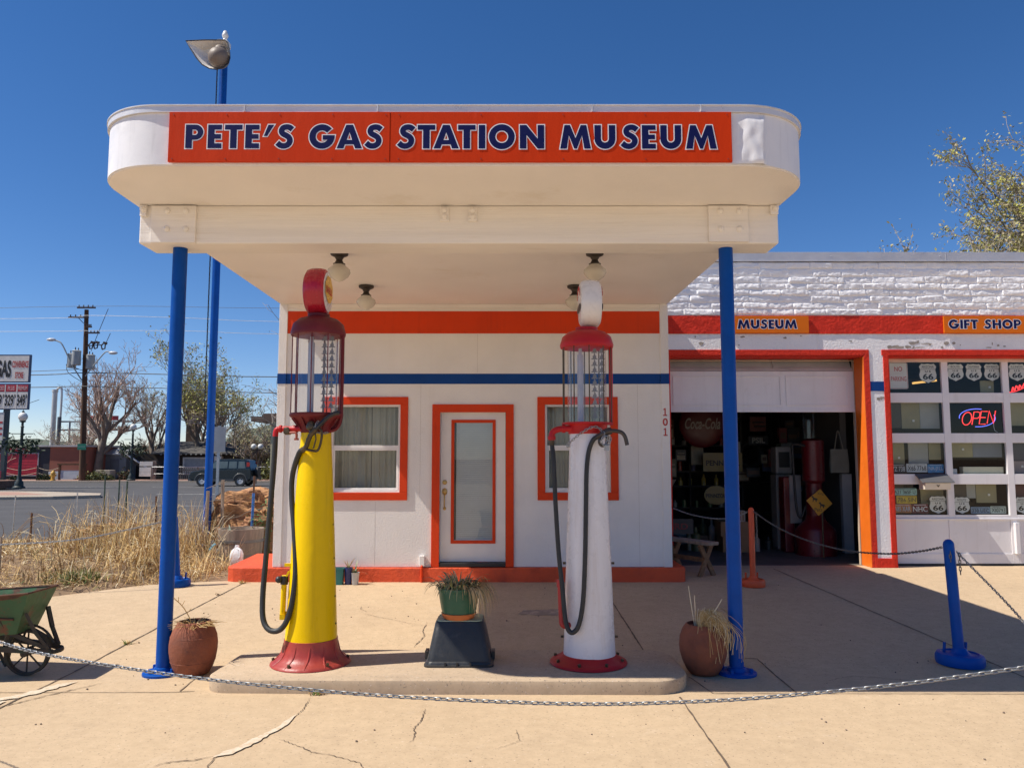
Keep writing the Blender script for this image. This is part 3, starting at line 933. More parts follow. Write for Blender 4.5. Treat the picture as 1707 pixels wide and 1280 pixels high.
for j in range(25):
    for i in range(61):
        x = 1.515 + 0.30 * i / 60; z = 3.667 + 0.355 * j / 24
        yb = 5.2 if x <= 1.6 else 5.75 - math.sqrt(0.55 ** 2 - (x - 1.6) ** 2)
        u = (x - 1.53 - 0.05 * (z - 3.7)) / 0.20
        h = 0.026 * max(0, min(1, u)) * (1 if u < 1 else max(0, 1 - (u - 1) / 0.15)) * min(1, (4.02 - z) / 0.05, (z - 3.66) / 0.04 + 0.4)
        h += 0.006 * noise.noise(Vector((x * 18, z * 11, 4))) * (1 if 0 < u < 1.1 else 0)
        mb.v.append((x, yb - 0.0015 - max(0, h), z))
for j in range(24):
    for i in range(60):
        a = j * 61 + i
        mb.f.append((a, a + 1, a + 62, a + 61)); mb.m.append(0)
mb.build('buckled_sheet', WHITE_F, canopy, smooth=60)
mb = MB()
mb.box(-2.962, 2.118, 6.05, 6.36, 3.345, 3.654)
mb.build('beam', WOODWHITE, canopy, bevel=0.012)
mb = MB()
for x0, x1, z0, z1 in ((-2.86, -2.505, 3.345, 3.645), (1.556, 1.872, 3.352, 3.645), (-0.57, -0.50, 3.52, 3.635), (-0.345, -0.275, 3.52, 3.635), (-2.95, -2.90, 3.56, 3.652), (2.05, 2.112, 3.575, 3.652)):
    mb.box(x0, x1, 6.022, 6.052, z0, z1)
plates = build_split(mb, 'beam_plate', WOODWHITE, canopy, bevel=0.004)
mb = MB()
for x, z in ((-2.73, 3.60), (-2.58, 3.60), (-2.73, 3.455), (-2.58, 3.455), (1.65, 3.60), (1.80, 3.60), (1.65, 3.455), (1.80, 3.455), (-0.535, 3.605), (-0.535, 3.555), (-0.31, 3.605), (-0.31, 3.555), (-2.925, 3.615), (2.09, 3.62)):
    mb.lathe([(0.024, 0), (0.024, 0.010), (0.015, 0.020), (0.001, 0.025)], (0, 0, 0), 10)
    mb.xform(Matrix.Translation((x, 6.022, z)) @ Matrix.Rotation(R(90), 4, 'X'), len(mb.v) - 40)
build_split(mb, 'bolt', WOODWHITE, lambda q: min(plates, key=lambda p: (sum((p.matrix_world @ v.co for v in p.data.vertices), Vector()) / 8 + world_of(p) - centre_of(q)).length), smooth=35)
for x in (-2.692, 1.734):
    mb = MB(); mb.cyl((x, 6.2, 0.01), (x, 6.2, 3.344), 0.056, n=24)
    ps = mb.build('post', BLUEP, canopy, smooth=40)
    mb = MB()
    mb.lathe([(0.15, -0.01), (0.15, 0.016), (0.14, 0.022), (0.075, 0.026), (0.066, 0.05), (0.056, 0.055)], (x, 6.2, 0), 28)
    for k in range(4):
        a = R(45 + 90 * k + 12)
        mb.cyl((x + 0.112 * math.cos(a), 6.2 + 0.112 * math.sin(a), 0.02), (x + 0.112 * math.cos(a), 6.2 + 0.112 * math.sin(a), 0.052), 0.014, n=6)
    mb.build('base_plate', BLUEP, ps, smooth=35)

# the long sign on the fascia
sign = thing('fascia_sign', (-0.425, 5.2, 3.85), "long orange red sign reading Pete's Gas Station Museum on the canopy front", 'sign')
mb = MB()
SX0, SX1, SZ0, SZ1 = -2.36, 1.511, 3.672, 4.026
seam = SX0 + (650 - 281) / 939 * (SX1 - SX0)
mb.box(SX0, seam - 0.001, 5.172, 5.196, SZ0, SZ1)
mb.box(seam + 0.001, SX1, 5.174, 5.196, SZ0, SZ1)
mb.build('panel', SIGNRED, sign, bevel=0.002)
mb = MB()
k = (SX1 - SX0) / 939.0
cap = 40.6 * k
zb = SZ0 + (270 - 247.3) * k
for i, (ch, px) in enumerate(zip("PETE'SGASSTATIONMUSEUM", (308.4, 345.5, 373.6, 408, 438.6, 459, 514.6, 560.4, 607, 661.3, 695, 721.6, 762.3, 796.8, 813.8, 865.3, 932.4, 989.6, 1033.4, 1068.6, 1099.3, 1142))):
    zz = zb - 0.004 * (px - 308) / 890
    put_glyph(mb, ch, SX0 + (px - 281 + 1.2) * k, zz, cap, 5.172, 0.042, i)
mb.build('lettering', [NAVY, LETWHITE], sign)
mb = MB()
for i in range(5):
    x = SX0 + 0.03 + i * (seam - SX0 - 0.06) / 4
    for z in (SZ0 + 0.02, SZ1 - 0.02):
        mb.cyl((x, 5.1715, z), (x, 5.1695, z), 0.005, n=8)
    x = seam + 0.06 + i * (SX1 - seam - 0.09) / 4
    for z in (SZ0 + 0.02, SZ1 - 0.02):
        mb.cyl((x, 5.1735, z), (x, 5.1715, z), 0.005, n=8)
build_split(mb, 'screw', M('painted_screw', (0.35, 0.04, 0.015), 0.5), sign)

# ceiling lamps under the canopy
def ceiling_lamp(x, y, label):
    t = thing('ceiling_lamp', (x, y, 3.655), label, 'lamp', 'ceiling lamps under the canopy')
    mb = MB(); mb.lathe([(0.062, 0.0), (0.088, -0.004), (0.085, -0.025), (0.045, -0.045), (0.03, -0.075), (0.045, -0.105), (0.06, -0.112), (0.055, -0.125)], (x, y, 3.654), 24)
    mb.build('fitting', BRONZE, t, smooth=35)
    mb = MB(); mb.lathe([(0.052, 0.0), (0.062, -0.02), (0.105, -0.055), (0.112, -0.085), (0.09, -0.125), (0.045, -0.16), (0.001, -0.178)], (x, y, 3.54), 28)
    mb.build('globe', MILK, t, smooth=60)
    return t
L0 = ceiling_lamp(-1.69, 7.48, 'opal globe lamp under the canopy, nearer one above the yellow pump')
for (x, y, lb) in ((0.81, 7.48, 'opal globe lamp under the canopy, nearer one above the white pump'), (-1.70, 8.95, 'opal globe lamp under the canopy, farther one just right of the red globe'), (0.73, 8.95, 'opal globe lamp half hidden behind the white pump globe')):
    c = copy_tree(L0); c.location = (x, y, 3.655); c['label'] = lb

# ================================================================== GARAGE
GY = 11.1
garage = thing('garage_building', (5.2, 11.1, 0.13), 'long white painted garage with red bands and two door bays beside the office', 'building')
mb = MB()
OP1 = (2.13, 5.04, 0.0, 3.12)
OP2 = (5.39, 8.97, 0.0, 3.12)
wall_sheet(mb, 2.034, 14.0, 0.0, 3.705, [OP1, OP2], GY, 0.30)
mb.box(2.034, 14.0, GY + 0.03, GY + 0.29, 3.70, 4.49)
mb.build('wall', WHITE_G, garage)
# old slump-brick courses above the band: a sheet shaped course by course
mb = MB()
bx0, bx1, bz0, bz1 = 2.036, 9.6, 3.700, 4.482
courses = [bz0]
rr = random.Random(4)
while courses[-1] < bz1 - 0.14:
    courses.append(courses[-1] + rr.uniform(0.088, 0.118))
courses.append(bz1)
brk = []
for i in range(len(courses) - 1):
    x = bx0 - rr.uniform(0, 0.4)
    row = []
    while x < bx1 + 0.5:
        ln = rr.uniform(0.30, 0.46)
        row.append((x, x + ln, rr.uniform(0.0, 0.014), rr.uniform(-0.025, 0.025), rr.uniform(-0.012, 0.010)))
        x += ln
    brk.append(row)
nx, nz = 640, 64
def brick_h(x, z):
    zz = z + 0.013 * noise.noise(Vector((x * 2.2, z * 1.5, 3.1))) + 0.006 * noise.noise(Vector((x * 9, z * 5, 8)))
    for i in range(len(courses) - 1):
        if zz < courses[i + 1] or i == len(courses) - 2:
            break
    c0, c1 = courses[i], courses[i + 1]
    for (a, b, base, tilt, bell) in brk[i]:
        if a <= x < b:
            break
    ez = min(zz - c0, c1 - zz)
    ex = min(x - a, b - x) + 0.008 * noise.noise(Vector((x * 14, z * 14, 1)))
    e = max(0.0, min(1.0, ez / 0.013)) * (0.35 + 0.65 * max(0.0, min(1.0, ex / 0.016)))
    e = e * e * (3 - 2 * e)
    t = (zz - c0) / (c1 - c0)
    rough = 0.0065 * noise.fractal(Vector((x * 13, z * 22, 2)), 0.7, 2.2, 5) + 0.0016 * noise.noise(Vector((x * 60, z * 60, 7)))
    slump = 0.010 * max(0.0, math.sin(math.pi * t)) ** 0.25 * 0.6 + bell * t
    return 0.006 + e * (0.010 + base + tilt * (x - a) + slump) + rough
for j in range(nz + 1):
    for i in range(nx + 1):
        x = bx0 + (bx1 - bx0) * i / nx; z = bz0 + (bz1 - bz0) * j / nz
        mb.v.append((x, GY + 0.017 - brick_h(x, z), z))
for j in range(nz):
    for i in range(nx):
        a = j * (nx + 1) + i
        mb.f.append((a, a + 1, a + nx + 2, a + nx + 1)); mb.m.append(0)
mb.build('brick_parapet', M('white_brick_paint', (0.88, 0.87, 0.87), 0.7, 0.05, 3, 0.25, 70, col2=(0.68, 0.66, 0.65), g=(0.6, 0.8), gs=9), garage, smooth=50)
mb = MB()
for j in range(9):
    for i in range(120):
        pass
nx2, nz2 = 300, 14
bz0b, bz1b = 3.430, 3.697
for j in range(nz2 + 1):
    for i in range(nx2 + 1):
        x = 2.036 + (9.6 - 2.036) * i / nx2; z = bz0b + (bz1b - bz0b) * j / nz2
        mb.v.append((x, GY - 0.012 - 0.006 * noise.noise(Vector((x * 5, z * 7, 11))) - 0.002 * noise.noise(Vector((x * 22, z * 22, 4))), z))
for j in range(nz2):
    for i in range(nx2):
        a = j * (nx2 + 1) + i
        mb.f.append((a, a + 1, a + nx2 + 2, a + nx2 + 1)); mb.m.append(0)
mb.build('red_band', ORANGE_B, garage, smooth=50)
mb = MB()
mb.box(2.0, 14, GY - 0.028, GY + 0.3, 4.50, 4.625)
mb.box(2.0, 14, GY - 0.036, GY - 0.01, 4.486, 4.4985)
for x in (3.05, 4.62, 6.2, 7.6):
    mb.sphere((x, GY - 0.028, 4.565), 0.008, 8)
mb.box(3.12, 3.125, GY - 0.031, GY - 0.02, 4.50, 4.625)
mb.box(6.28, 6.285, GY - 0.031, GY - 0.02, 4.50, 4.625)
mb.build('coping', FLASH, garage, bevel=0.003)
mb = MB()
mb.box(2.04, 14, GY + 0.01, 17.3, 4.40, 4.44)
mb.box(2.04, 14, GY + 0.302, GY + 0.40, 3.125, 4.40)
mb.build('roof', FLASH, garage)
# red trims round the bays
mb = MB()
mb.box(2.13, 5.12, GY - 0.012, GY + 0.02, 3.12, 3.202)
mb.box(2.205, 2.262, GY - 0.014, GY + 0.3, 0.10, 3.1195)
mb.box(5.04, 5.12, GY - 0.012, GY + 0.02, 0.13, 3.1195)
mb.box(2.26, 5.038, GY + 0.005, GY + 0.30, 3.10, 3.1195)
mb.box(5.028, 5.0405, GY - 0.010, GY + 0.30, 0.13, 3.10, 1)  # reveal facing the sun: brighter orange, sunlight painted into its colour
mb.box(5.30, 5.388, GY - 0.012, GY + 0.25, 3.12, 3.202)
mb.box(5.388, 9.05, GY - 0.0125, GY + 0.02, 3.12, 3.202)
mb.box(5.318, 5.388, GY - 0.013, GY + 0.02, 0.13, 3.1195)
mb.box(5.389, 5.398, GY - 0.012, GY + 0.24, 0.13, 3.10)
mb.box(5.40, 8.96, GY + 0.01, GY + 0.22, 3.095, 3.1195)
mb.box(5.08, 5.36, GY - 0.016, GY + 0.02, 0.13, 0.26)
mb.build('bay_trim', [ORANGE_B, M('sunlit_reveal_orange', (0.78, 0.16, 0.012), 0.5, 0.08, 3, 0.3, 20)], garage, bevel=0.006)
mb = MB(); mb.box(5.121, 5.317, GY - 0.006, GY + 0.01, 2.606, 2.744)
mb.build('blue_band', BLUE, garage)
mb = MB()
random.seed(5)
for (x0, x1, z0, z1, nn) in ((5.42, 5.98, 3.215, 3.33, 8), (6.0, 7.2, 3.23, 3.30, 10), (5.15, 5.30, 2.42, 2.52, 3), (2.5, 4.9, 3.24, 3.40, 7)):
    for k in range(nn):
        cx_, cz_ = random.uniform(x0, x1), random.uniform(z0, z1)
        rx_ = random.uniform(0.015, 0.09) * (0.5 if nn > 8 or x0 < 5 else 1); rz_ = random.uniform(0.006, 0.026)
        st = len(mb.v); vs = []
        for q in range(12):
            a = 2 * math.pi * q / 12
            kk = 1 + 0.6 * noise.noise(Vector((math.cos(a) * 2 + k, math.sin(a) * 2, x0)))
            vs.append((cx_ + rx_ * kk * math.cos(a), GY - 0.003 - 0.0002 * k, cz_ + rz_ * kk * math.sin(a)))
        mb.add(vs, [tuple(range(12))])
mb.build('peeled_patch', M('bare_grey_block', (0.33, 0.29, 0.25), 0.9, 0.25, 12, 0.6, 60), garage)
# raised sectional door in the open bay
mb = MB()
mb.box(2.27, 5.02, GY + 0.31, GY + 0.35, 2.325, 2.925)
for (x0, x1) in ((2.36, 3.95), (4.02, 4.93)):
    frame_boxes(mb, x0, x1, 2.42, 2.86, 0.016, GY + 0.300, GY + 0.311)
mb.box(2.27, 5.02, GY + 0.298, GY + 0.311, 2.325, 2.365)
od = mb.build('overhead_door', DOORWHITE, garage, bevel=0.003)
mb = MB()
s0 = len(mb.v)
mb.obox((3.645, GY + 0.43, 3.04), (2.75, 0.04, 0.27), (R(-28), 0, 0))
mb.obox((3.9, GY + 0.405, 3.03), (0.08, 0.04, 0.27), (R(-28), 0, 0))
mb.obox((3.645, GY + 0.355, 2.945), (2.75, 0.05, 0.05), (R(-28), 0, 0))
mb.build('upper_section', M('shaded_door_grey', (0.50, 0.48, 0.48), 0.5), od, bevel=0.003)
mb = MB(); mb.box(2.264, 2.275, GY + 0.30, GY + 0.36, 0.13, 3.09); mb.box(5.018, 5.03, GY + 0.305, GY + 0.36, 0.13, 3.09); mb.box(2.27, 5.02, GY + 0.30, GY + 0.34, 3.075, 3.09)
mb.build('door_stop', M('beige_door_stop', (0.55, 0.43, 0.32), 0.6), garage)
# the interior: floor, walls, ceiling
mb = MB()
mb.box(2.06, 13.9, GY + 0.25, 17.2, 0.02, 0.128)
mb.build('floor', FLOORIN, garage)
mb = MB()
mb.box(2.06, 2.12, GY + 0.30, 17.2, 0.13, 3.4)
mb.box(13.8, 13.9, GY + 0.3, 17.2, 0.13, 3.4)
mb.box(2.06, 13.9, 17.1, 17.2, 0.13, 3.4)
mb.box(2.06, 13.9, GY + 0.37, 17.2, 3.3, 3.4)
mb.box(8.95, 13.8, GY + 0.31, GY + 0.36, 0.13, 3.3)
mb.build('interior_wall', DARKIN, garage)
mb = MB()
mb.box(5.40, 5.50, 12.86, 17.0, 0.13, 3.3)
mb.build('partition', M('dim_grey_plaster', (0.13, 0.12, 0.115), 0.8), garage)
mb = MB(); mb.box(5.36, 5.52, 12.76, 12.857, 0.13, 1.40)
mb.build('door_jamb', M('jamb_white', (0.42, 0.41, 0.42), 0.5), garage, bevel=0.004)

# glazed sectional door of the shop bay
gy = GY + 0.20
PC = [(5.50, 6.258), (6.354, 7.14), (7.235, 8.02), (8.115, 8.90)]
PR = [(2.600, 3.050), (2.014, 2.457), (1.427, 1.875), (0.846, 1.281)]
mb = MB()
xs = [5.40] + [v for c in PC for v in c] + [8.96]
zs = [0.13] + [v for r in reversed(PR) for v in r] + [3.094]
for i in range(0, len(xs), 2):
    mb.box(xs[i], xs[i + 1], gy, gy + 0.045, 0.16, 3.094)
for c in PC:
    mb.box(c[0], c[1], gy + 0.002, gy + 0.045, zs[-2], 3.094)
    for j in range(1, len(zs) - 2, 2):
        if j + 1 < len(zs) - 1 and zs[j + 1] - zs[j] > 0:
            pass
    zz = [0.16, 0.846] + [1.281, 1.427, 1.875, 2.014, 2.457, 2.600]
    mb.box(c[0], c[1], gy + 0.012, gy + 0.045, 0.16, 0.77)
    mb.box(c[0], c[1], gy + 0.001, gy + 0.045, 0.77, 0.846)
    mb.box(c[0], c[1], gy + 0.001, gy + 0.012, 0.16, 0.30)
    for q in ((1.281, 1.427), (1.875, 2.014), (2.457, 2.600)):
        mb.box(c[0], c[1], gy + 0.002, gy + 0.045, q[0], q[1])
mb.box(5.41, 8.95, gy - 0.014, gy - 0.001, 0.775, 0.80)
mb.box(7.17, 7.23, gy - 0.055, gy - 0.001, 0.30, 0.74)
gd = mb.build('glazed_door', DOORWHITE, garage, bevel=0.004)
mb = MB(); mb.box(5.40, 8.95, gy - 0.006, gy - 0.0005, 3.05, 3.094)
mb.build('head_strip', M('pinkish_head_strip', (0.62, 0.48, 0.42), 0.6), gd)
for c in PC:
    for r in PR:
        mb = MB(); mb.add([(c[0], gy + 0.03, r[0]), (c[1], gy + 0.03, r[0]), (c[1], gy + 0.03, r[1]), (c[0], gy + 0.03, r[1])], [(0, 1, 2, 3)])
        mb.build('pane', GLASS, gd)
mb = MB(); mb.box(5.41, 8.95, gy - 0.004, gy + 0.05, 0.125, 0.158)
mb.build('rubber_seal', RUBBER, gd)

# small shop signs on the red band
def band_sign(x0, x1, word, t0, t1, label):
    t = thing('shop_sign', ((x0 + x1) / 2, GY, 3.56), label, 'sign', 'orange signs on the garage')
    mb = MB(); mb.box(x0, x1, GY - 0.044, GY - 0.019, 3.437, 3.684)
    mb.build('panel', SIGNORANGE, t, bevel=0.003)
    mb = MB(); put_word(mb, word, t0, t1, 3.501, 0.130, GY - 0.044)
    mb.build('lettering', [NAVY, LETWHITE], t)
band_sign(3.09, 4.259, 'MUSEUM', 3.235, 4.088, 'small orange sign reading Museum above the open garage bay')
band_sign(6.197, 7.50, 'GIFT SHOP', 6.265, 7.30, 'small orange sign reading Gift Shop above the glazed garage door')
# ================================================================== GAS PUMPS
def pump_globe(t, c, rimmat, facemat, brand, tcol, rim2=None):
    r = 0.185
    mb = MB()
    mb.lathe([(0.135, -0.073), (0.155, -0.080), (0.176, -0.066), (0.185, -0.035), (0.187, 0.0), (0.185, 0.035), (0.176, 0.066), (0.155, 0.080), (0.135, 0.073)], c, 40, axis='X')
    g = mb.build('globe', rimmat, t, smooth=50)
    for s_ in (-1, 1):
        mb = MB()
        mb.lathe([(0.154, 0.0805 * s_), (0.10, 0.084 * s_), (0.001, 0.086 * s_)], c, 36, axis='X', m=0)
        xx = c[0] + 0.0885 * s_
        fc = '+X' if s_ > 0 else '-X'
        # emblem: a rounded shell or roundel with the lettering across it
        vs = []
        if brand == 'SHELL':
            for q in range(34):
                a = 2 * math.pi * q / 34
                k = 0.118 + (0.012 * abs(math.sin(4 * a)) if math.sin(a) > -0.2 else -0.03 * (-math.sin(a)))
                vs.append((xx, c[1] + k * math.cos(a), c[2] + k * math.sin(a)))
        else:
            for q in range(28):
                a = 2 * math.pi * q / 28
                vs.append((xx, c[1] + 0.15 * math.cos(a), c[2] + 0.032 * math.sin(a) - 0.04))
        mb.add(vs, [tuple(range(len(vs)))], 1)
        if brand:
            put_text(mb, brand, (xx + 0.002 * s_, c[1], c[2] + 0.01), 0.20, 0.055, 2, 0.03, face=fc)
        else:
            for q in range(7):
                a = R(30 + 20 * q)
                mb.obox((xx, c[1] + 0.12 * math.cos(a), c[2] + 0.12 * math.sin(a)), (0.003, 0.02, 0.03), (0, 0, 0), 2)
        mb.build('face', facemat, g, smooth=40)

def pump_head(t, x, y, z_rim, z_cap, cap_h, cap_r, glass_r, capmat, rodmat, ringmat, n_rods=10):
    """glass measuring cylinder, rods, dome"""
    mb = MB()
    mb.lathe([(glass_r + 0.012, z_cap - 0.012), (cap_r, z_cap - 0.008), (cap_r + 0.004, z_cap + 0.012), (cap_r, z_cap + 0.028), (cap_r * 0.93, z_cap + cap_h * 0.58), (cap_r * 0.72, z_cap + cap_h * 0.86), (cap_r * 0.42, z_cap + cap_h), (0.085, z_cap + cap_h + 0.004), (0.085, z_cap + cap_h + 0.022), (0.001, z_cap + cap_h + 0.024)], (x, y, 0), 44)
    mb.build('dome', capmat, t, smooth=45)
    mb = MB()
    mb.lathe([(glass_r, z_rim), (glass_r, z_cap)], (x, y, 0), 40)
    mb.f = [q for q in mb.f if len(q) == 4]; mb.m = mb.m[:len(mb.f)]
    mb.build('glass_cylinder', PUMPGLASS, t, smooth=60)
    for k in range(n_rods):
        a = R(18 + 360 / n_rods * k)
        mb = MB(); mb.cyl((x + (cap_r - 0.014) * math.cos(a), y + (cap_r - 0.014) * math.sin(a), z_rim - 0.01), (x + (cap_r - 0.014) * math.cos(a), y + (cap_r - 0.014) * math.sin(a), z_cap), 0.0045, n=6)
        mb.build('rod', rodmat, t)
    mb = MB()
    mb.cyl((x - 0.05, y, z_rim), (x - 0.05, y, z_cap - 0.06), 0.024, n=14)
    mb.cyl((x - 0.05, y, z_cap - 0.06), (x - 0.05, y, z_cap), 0.014, n=10)
    mb.build('inner_pipe', M('pale_pipe', (0.42, 0.43, 0.50), 0.4), t, smooth=50)
    mb = MB()
    mb.box(x + 0.055, x + 0.061, y - 0.02, y - 0.014, z_rim + 0.01, z_cap - 0.02)
    mb.box(x + 0.112, x + 0.117, y - 0.02, y - 0.014, z_rim + 0.01, z_cap - 0.02)
    nt_ = 11
    for i in range(nt_):
        z = z_rim + 0.05 + i * (z_cap - z_rim - 0.09) / (nt_ - 1)
        for xx in (0.058, 0.114):
            mb.box(x + xx - 0.024, x + xx + 0.024, y - 0.024, y - 0.021, z - 0.008, z)
            mb.box(x + xx - 0.014, x + xx + 0.014, y - 0.026, y - 0.0245, z, z + 0.02)
            mb.box(x + xx - 0.006, x + xx + 0.008, y - 0.024, y - 0.021, z + 0.02, z + 0.034)
    mb.build('gallon_scale', M('grey_scale_tags', (0.24, 0.23, 0.225), 0.5, metal=0.2), t)

def bolts_ring(mb, x, y, z, r, n, s_=0.016, a0=20):
    for k in range(n):
        a = R(a0 + 360 / n * k)
        mb.cyl((x + r * math.cos(a), y + r * math.sin(a), z), (x + r * math.cos(a) * 1.03, y + r * math.sin(a) * 1.03, z + 0.026), s_, s_ * 0.9, 6)

def chain_links(mb, pts, pitch=0.02, wire=0.0028, width=0.0075, m=0, seg=10, sides=5, roll=70):
    P = [Vector(p) for p in pts]
    d = [0]
    for a, b in zip(P, P[1:]):
        d.append(d[-1] + (b - a).length)
    n = max(1, int(d[-1] / pitch))
    j = 0
    def at(s_):
        k = 0
        while k < len(d) - 2 and d[k + 1] < s_:
            k += 1
        t = (s_ - d[k]) / max(1e-9, d[k + 1] - d[k])
        return P[k].lerp(P[k + 1], max(0, min(1, t)))
    ln = pitch / 2 + wire * 0.95
    for i in range(n):
        c0, c1 = at(i * pitch), at((i + 1) * pitch)
        ax = (c1 - c0).normalized()
        mid = (c0 + c1) / 2
        side = ax.cross(Vector((0, 0, 1)))
        side = side.normalized() if side.length > 1e-3 else Vector((1, 0, 0))
        upv = side.cross(ax).normalized()
        a = R(roll + (90 if i % 2 else 0))
        sd = side * math.cos(a) + upv * math.sin(a)
        loop = []
        st = ln - width
        for k in range(seg):
            t = 2 * math.pi * k / seg
            cx_, cy_ = math.cos(t), math.sin(t)
            loop.append(mid + ax * (cx_ * width + (st if cx_ > 0 else -st)) + sd * (cy_ * width))
        mb.tube(loop, wire, sides, closed=True, m=m)

def resample(pts, n=8):
    return smoothpath(pts, n)

# ---- yellow pump
px, py = -1.518, 6.05
pump = thing('gas_pump', (px, py, 0.13), 'tall yellow antique gas pump with maroon dome and red globe', 'gas pump', 'antique gas pumps on the island')
mb = MB()
prof = [(0.292, 0.128), (0.298, 0.134), (0.294, 0.144), (0.276, 0.156), (0.250, 0.172), (0.228, 0.192), (0.213, 0.220), (0.204, 0.255), (0.199, 0.290), (0.198, 0.312), (0.190, 0.315)]
mb.lathe(prof, (px, py, 0), 64, flute=lambda a, z: 1 + (0.018 if abs(math.sin(4 * a + 0.5)) > 0.985 and 0.15 < z < 0.28 else 0))
for k in range(12):
    a = R(30 * k + 12)
    mb.tube([(px + r_ * math.cos(a + da), py + r_ * math.sin(a + da), z_) for r_, z_, da in ((0.288, 0.148, -.12), (0.250, 0.172, -.09), (0.228, 0.192, -.06), (0.212, 0.222, -.03), (0.200, 0.285, 0.0))], [0.003, 0.006, 0.0065, 0.006, 0.002], 6)
base = mb.build('base', BASERED, pump, smooth=50)
mb = MB(); bolts_ring(mb, px, py, 0.150, 0.268, 6, 0.013, 10)
build_split(mb, 'bolt', BROWNMETAL, base)
mb = MB()
def oval(a, z):
    return 1.0
mb.lathe([(0.193, 0.312), (0.186, 0.45), (0.172, 0.75), (0.156, 1.10), (0.140, 1.40), (0.126, 1.65), (0.114, 1.845), (0.05, 1.85)], (px, py, 0), 56, flute=oval)
body = mb.build('column', YELLOW, pump, smooth=40)
mb = MB()
for z in (0.42, 0.62, 0.9, 1.15):
    rr_ = 0.193 - (z - 0.312) * 0.0515
    mb.sphere((px + rr_ * 0.995, py - 0.02, z), 0.008, 8)
build_split(mb, 'rivet', BROWNMETAL, body)
mb = MB()
mb.lathe([(0.112, 1.835), (0.118, 1.85), (0.122, 1.87), (0.135, 1.905), (0.172, 1.945), (0.198, 1.962), (0.204, 1.972), (0.204, 1.985), (0.195, 1.992), (0.14, 1.99)], (px, py, 0), 48)
for k in range(12):
    a = R(30 * k + 8)
    mb.beam((px + 0.118 * math.cos(a), py + 0.118 * math.sin(a), 1.865), (px + 0.185 * math.cos(a), py + 0.185 * math.sin(a), 1.955), 0.008, 0.012)
mb.build('bowl', MAROON, pump, smooth=45)
pump_head(pump, px, py, 1.99, 2.600, 0.140, 0.208, 0.158, MAROON, MAROON, MAROON)
mb = MB()
mb.tube(smoothpath([(px + 0.196, py - 0.02, 2.60), (px + 0.196, py - 0.02, 2.05), (px + 0.192, py - 0.02, 1.95), (px + 0.165, py - 0.02, 1.88), (px + 0.10, py - 0.02, 1.85)], 8), 0.015, 10)
mb.build('vent_pipe', MAROON, pump, smooth=50)
pump_globe(pump, (px - 0.012, py, 2.938), GLOBERED, [GLOBEWHITE, GLOBEYEL, RED], 'SHELL', RED)
mb = MB()
mb.tube(smoothpath([(px + 0.02, py - 0.10, 1.872), (-1.66, py - 0.03, 1.872), (-1.79, py, 1.872), (-1.822, py, 1.865), (-1.831, py, 1.84), (-1.832, py, 1.815)], 6), 0.021, 12)
mb.cyl((-1.66, py - 0.02, 1.872), (-1.69, py - 0.01, 1.872), 0.030, n=10)
mb.cyl((-1.785, py, 1.872), (-1.80, py, 1.872), 0.03, n=12)
arm = mb.build('outlet_pipe', RED, pump, smooth=50)
mb = MB()
mb.lathe([(0.02, -0.035), (0.034, -0.022), (0.036, 0.01), (0.03, 0.022), (0.012, 0.026)], (-1.735, py - 0.005, 1.862), 16)
mb.cyl((-1.735, py - 0.045, 1.855), (-1.735, py - 0.01, 1.855), 0.02, n=10)
mb.build('valve', BROWNMETAL, arm, smooth=45)
mb = MB()
mb.tube(smoothpath([(-1.71, py - 0.04, 1.842), (-1.66, py - 0.05, 1.84), (-1.655, py - 0.05, 1.80)], 4), 0.010, 8)
mb.box(-1.672, -1.638, py - 0.055, py - 0.045, 1.785, 1.80)
mb.build('tap', M('faded_red_tap', (0.35, 0.08, 0.05), 0.5), arm)
mb = MB()
mb.tube(smoothpath([(-1.832, 6.05, 1.815), (-1.838, 6.05, 1.6), (-1.855, 6.04, 1.25), (-1.872, 6.03, 0.9), (-1.878, 6.0, 0.62), (-1.856, 5.96, 0.46), (-1.79, 5.92, 0.392), (-1.70, 5.90, 0.41), (-1.638, 5.89, 0.54), (-1.612, 5.91, 0.80), (-1.642, 5.96, 1.10), (-1.686, 6.02, 1.36), (-1.682, 6.02, 1.53), (-1.62, 5.95, 1.68), (-1.572, 5.89, 1.715)], 8), 0.0205, 12)
mb.build('hose', RUBBER, pump, smooth=60)
mb = MB()
mb.tube(smoothpath([(-1.575, 5.885, 1.705), (-1.545, 5.87, 1.735), (-1.525, 5.865, 1.79), (-1.505, 5.86, 1.83), (-1.475, 5.86, 1.865)], 6), [0.021] * 6 + [0.018] * 12 + [0.022] * 7, 10)
mb.tube(smoothpath([(-1.555, 5.862, 1.715), (-1.50, 5.862, 1.705), (-1.458, 5.862, 1.705), (-1.435, 5.862, 1.76), (-1.428, 5.862, 1.84), (-1.45, 5.862, 1.87)], 5), 0.0095, 8)
mb.tube([(-1.478, 5.86, 1.845), (-1.47, 5.86, 1.79), (-1.488, 5.86, 1.72)], 0.006, 6)
mb.lathe([(0.012, -0.03), (0.034, -0.02), (0.036, 0.0), (0.025, 0.03), (0.012, 0.04)], (-1.515, 5.875, 1.885), 14)
nz_ = mb.build('nozzle', BROWNMETAL, pump, smooth=45)
mb = MB()
mb.tube(smoothpath([(-1.475, 5.86, 1.865), (-1.44, 5.86, 1.90), (-1.385, 5.87, 1.955), (-1.33, 5.88, 1.985), (-1.305, 5.885, 1.985)], 6), 0.0165, 10)
mb.build('spout', BLACKP, nz_, smooth=50)
mb = MB()
chain_links(mb, resample([(-1.545, 5.90, 1.90), (-1.50, 5.858, 1.84), (-1.47, 5.855, 1.90), (-1.455, 5.88, 1.93)]), 0.019, 0.003, 0.008)
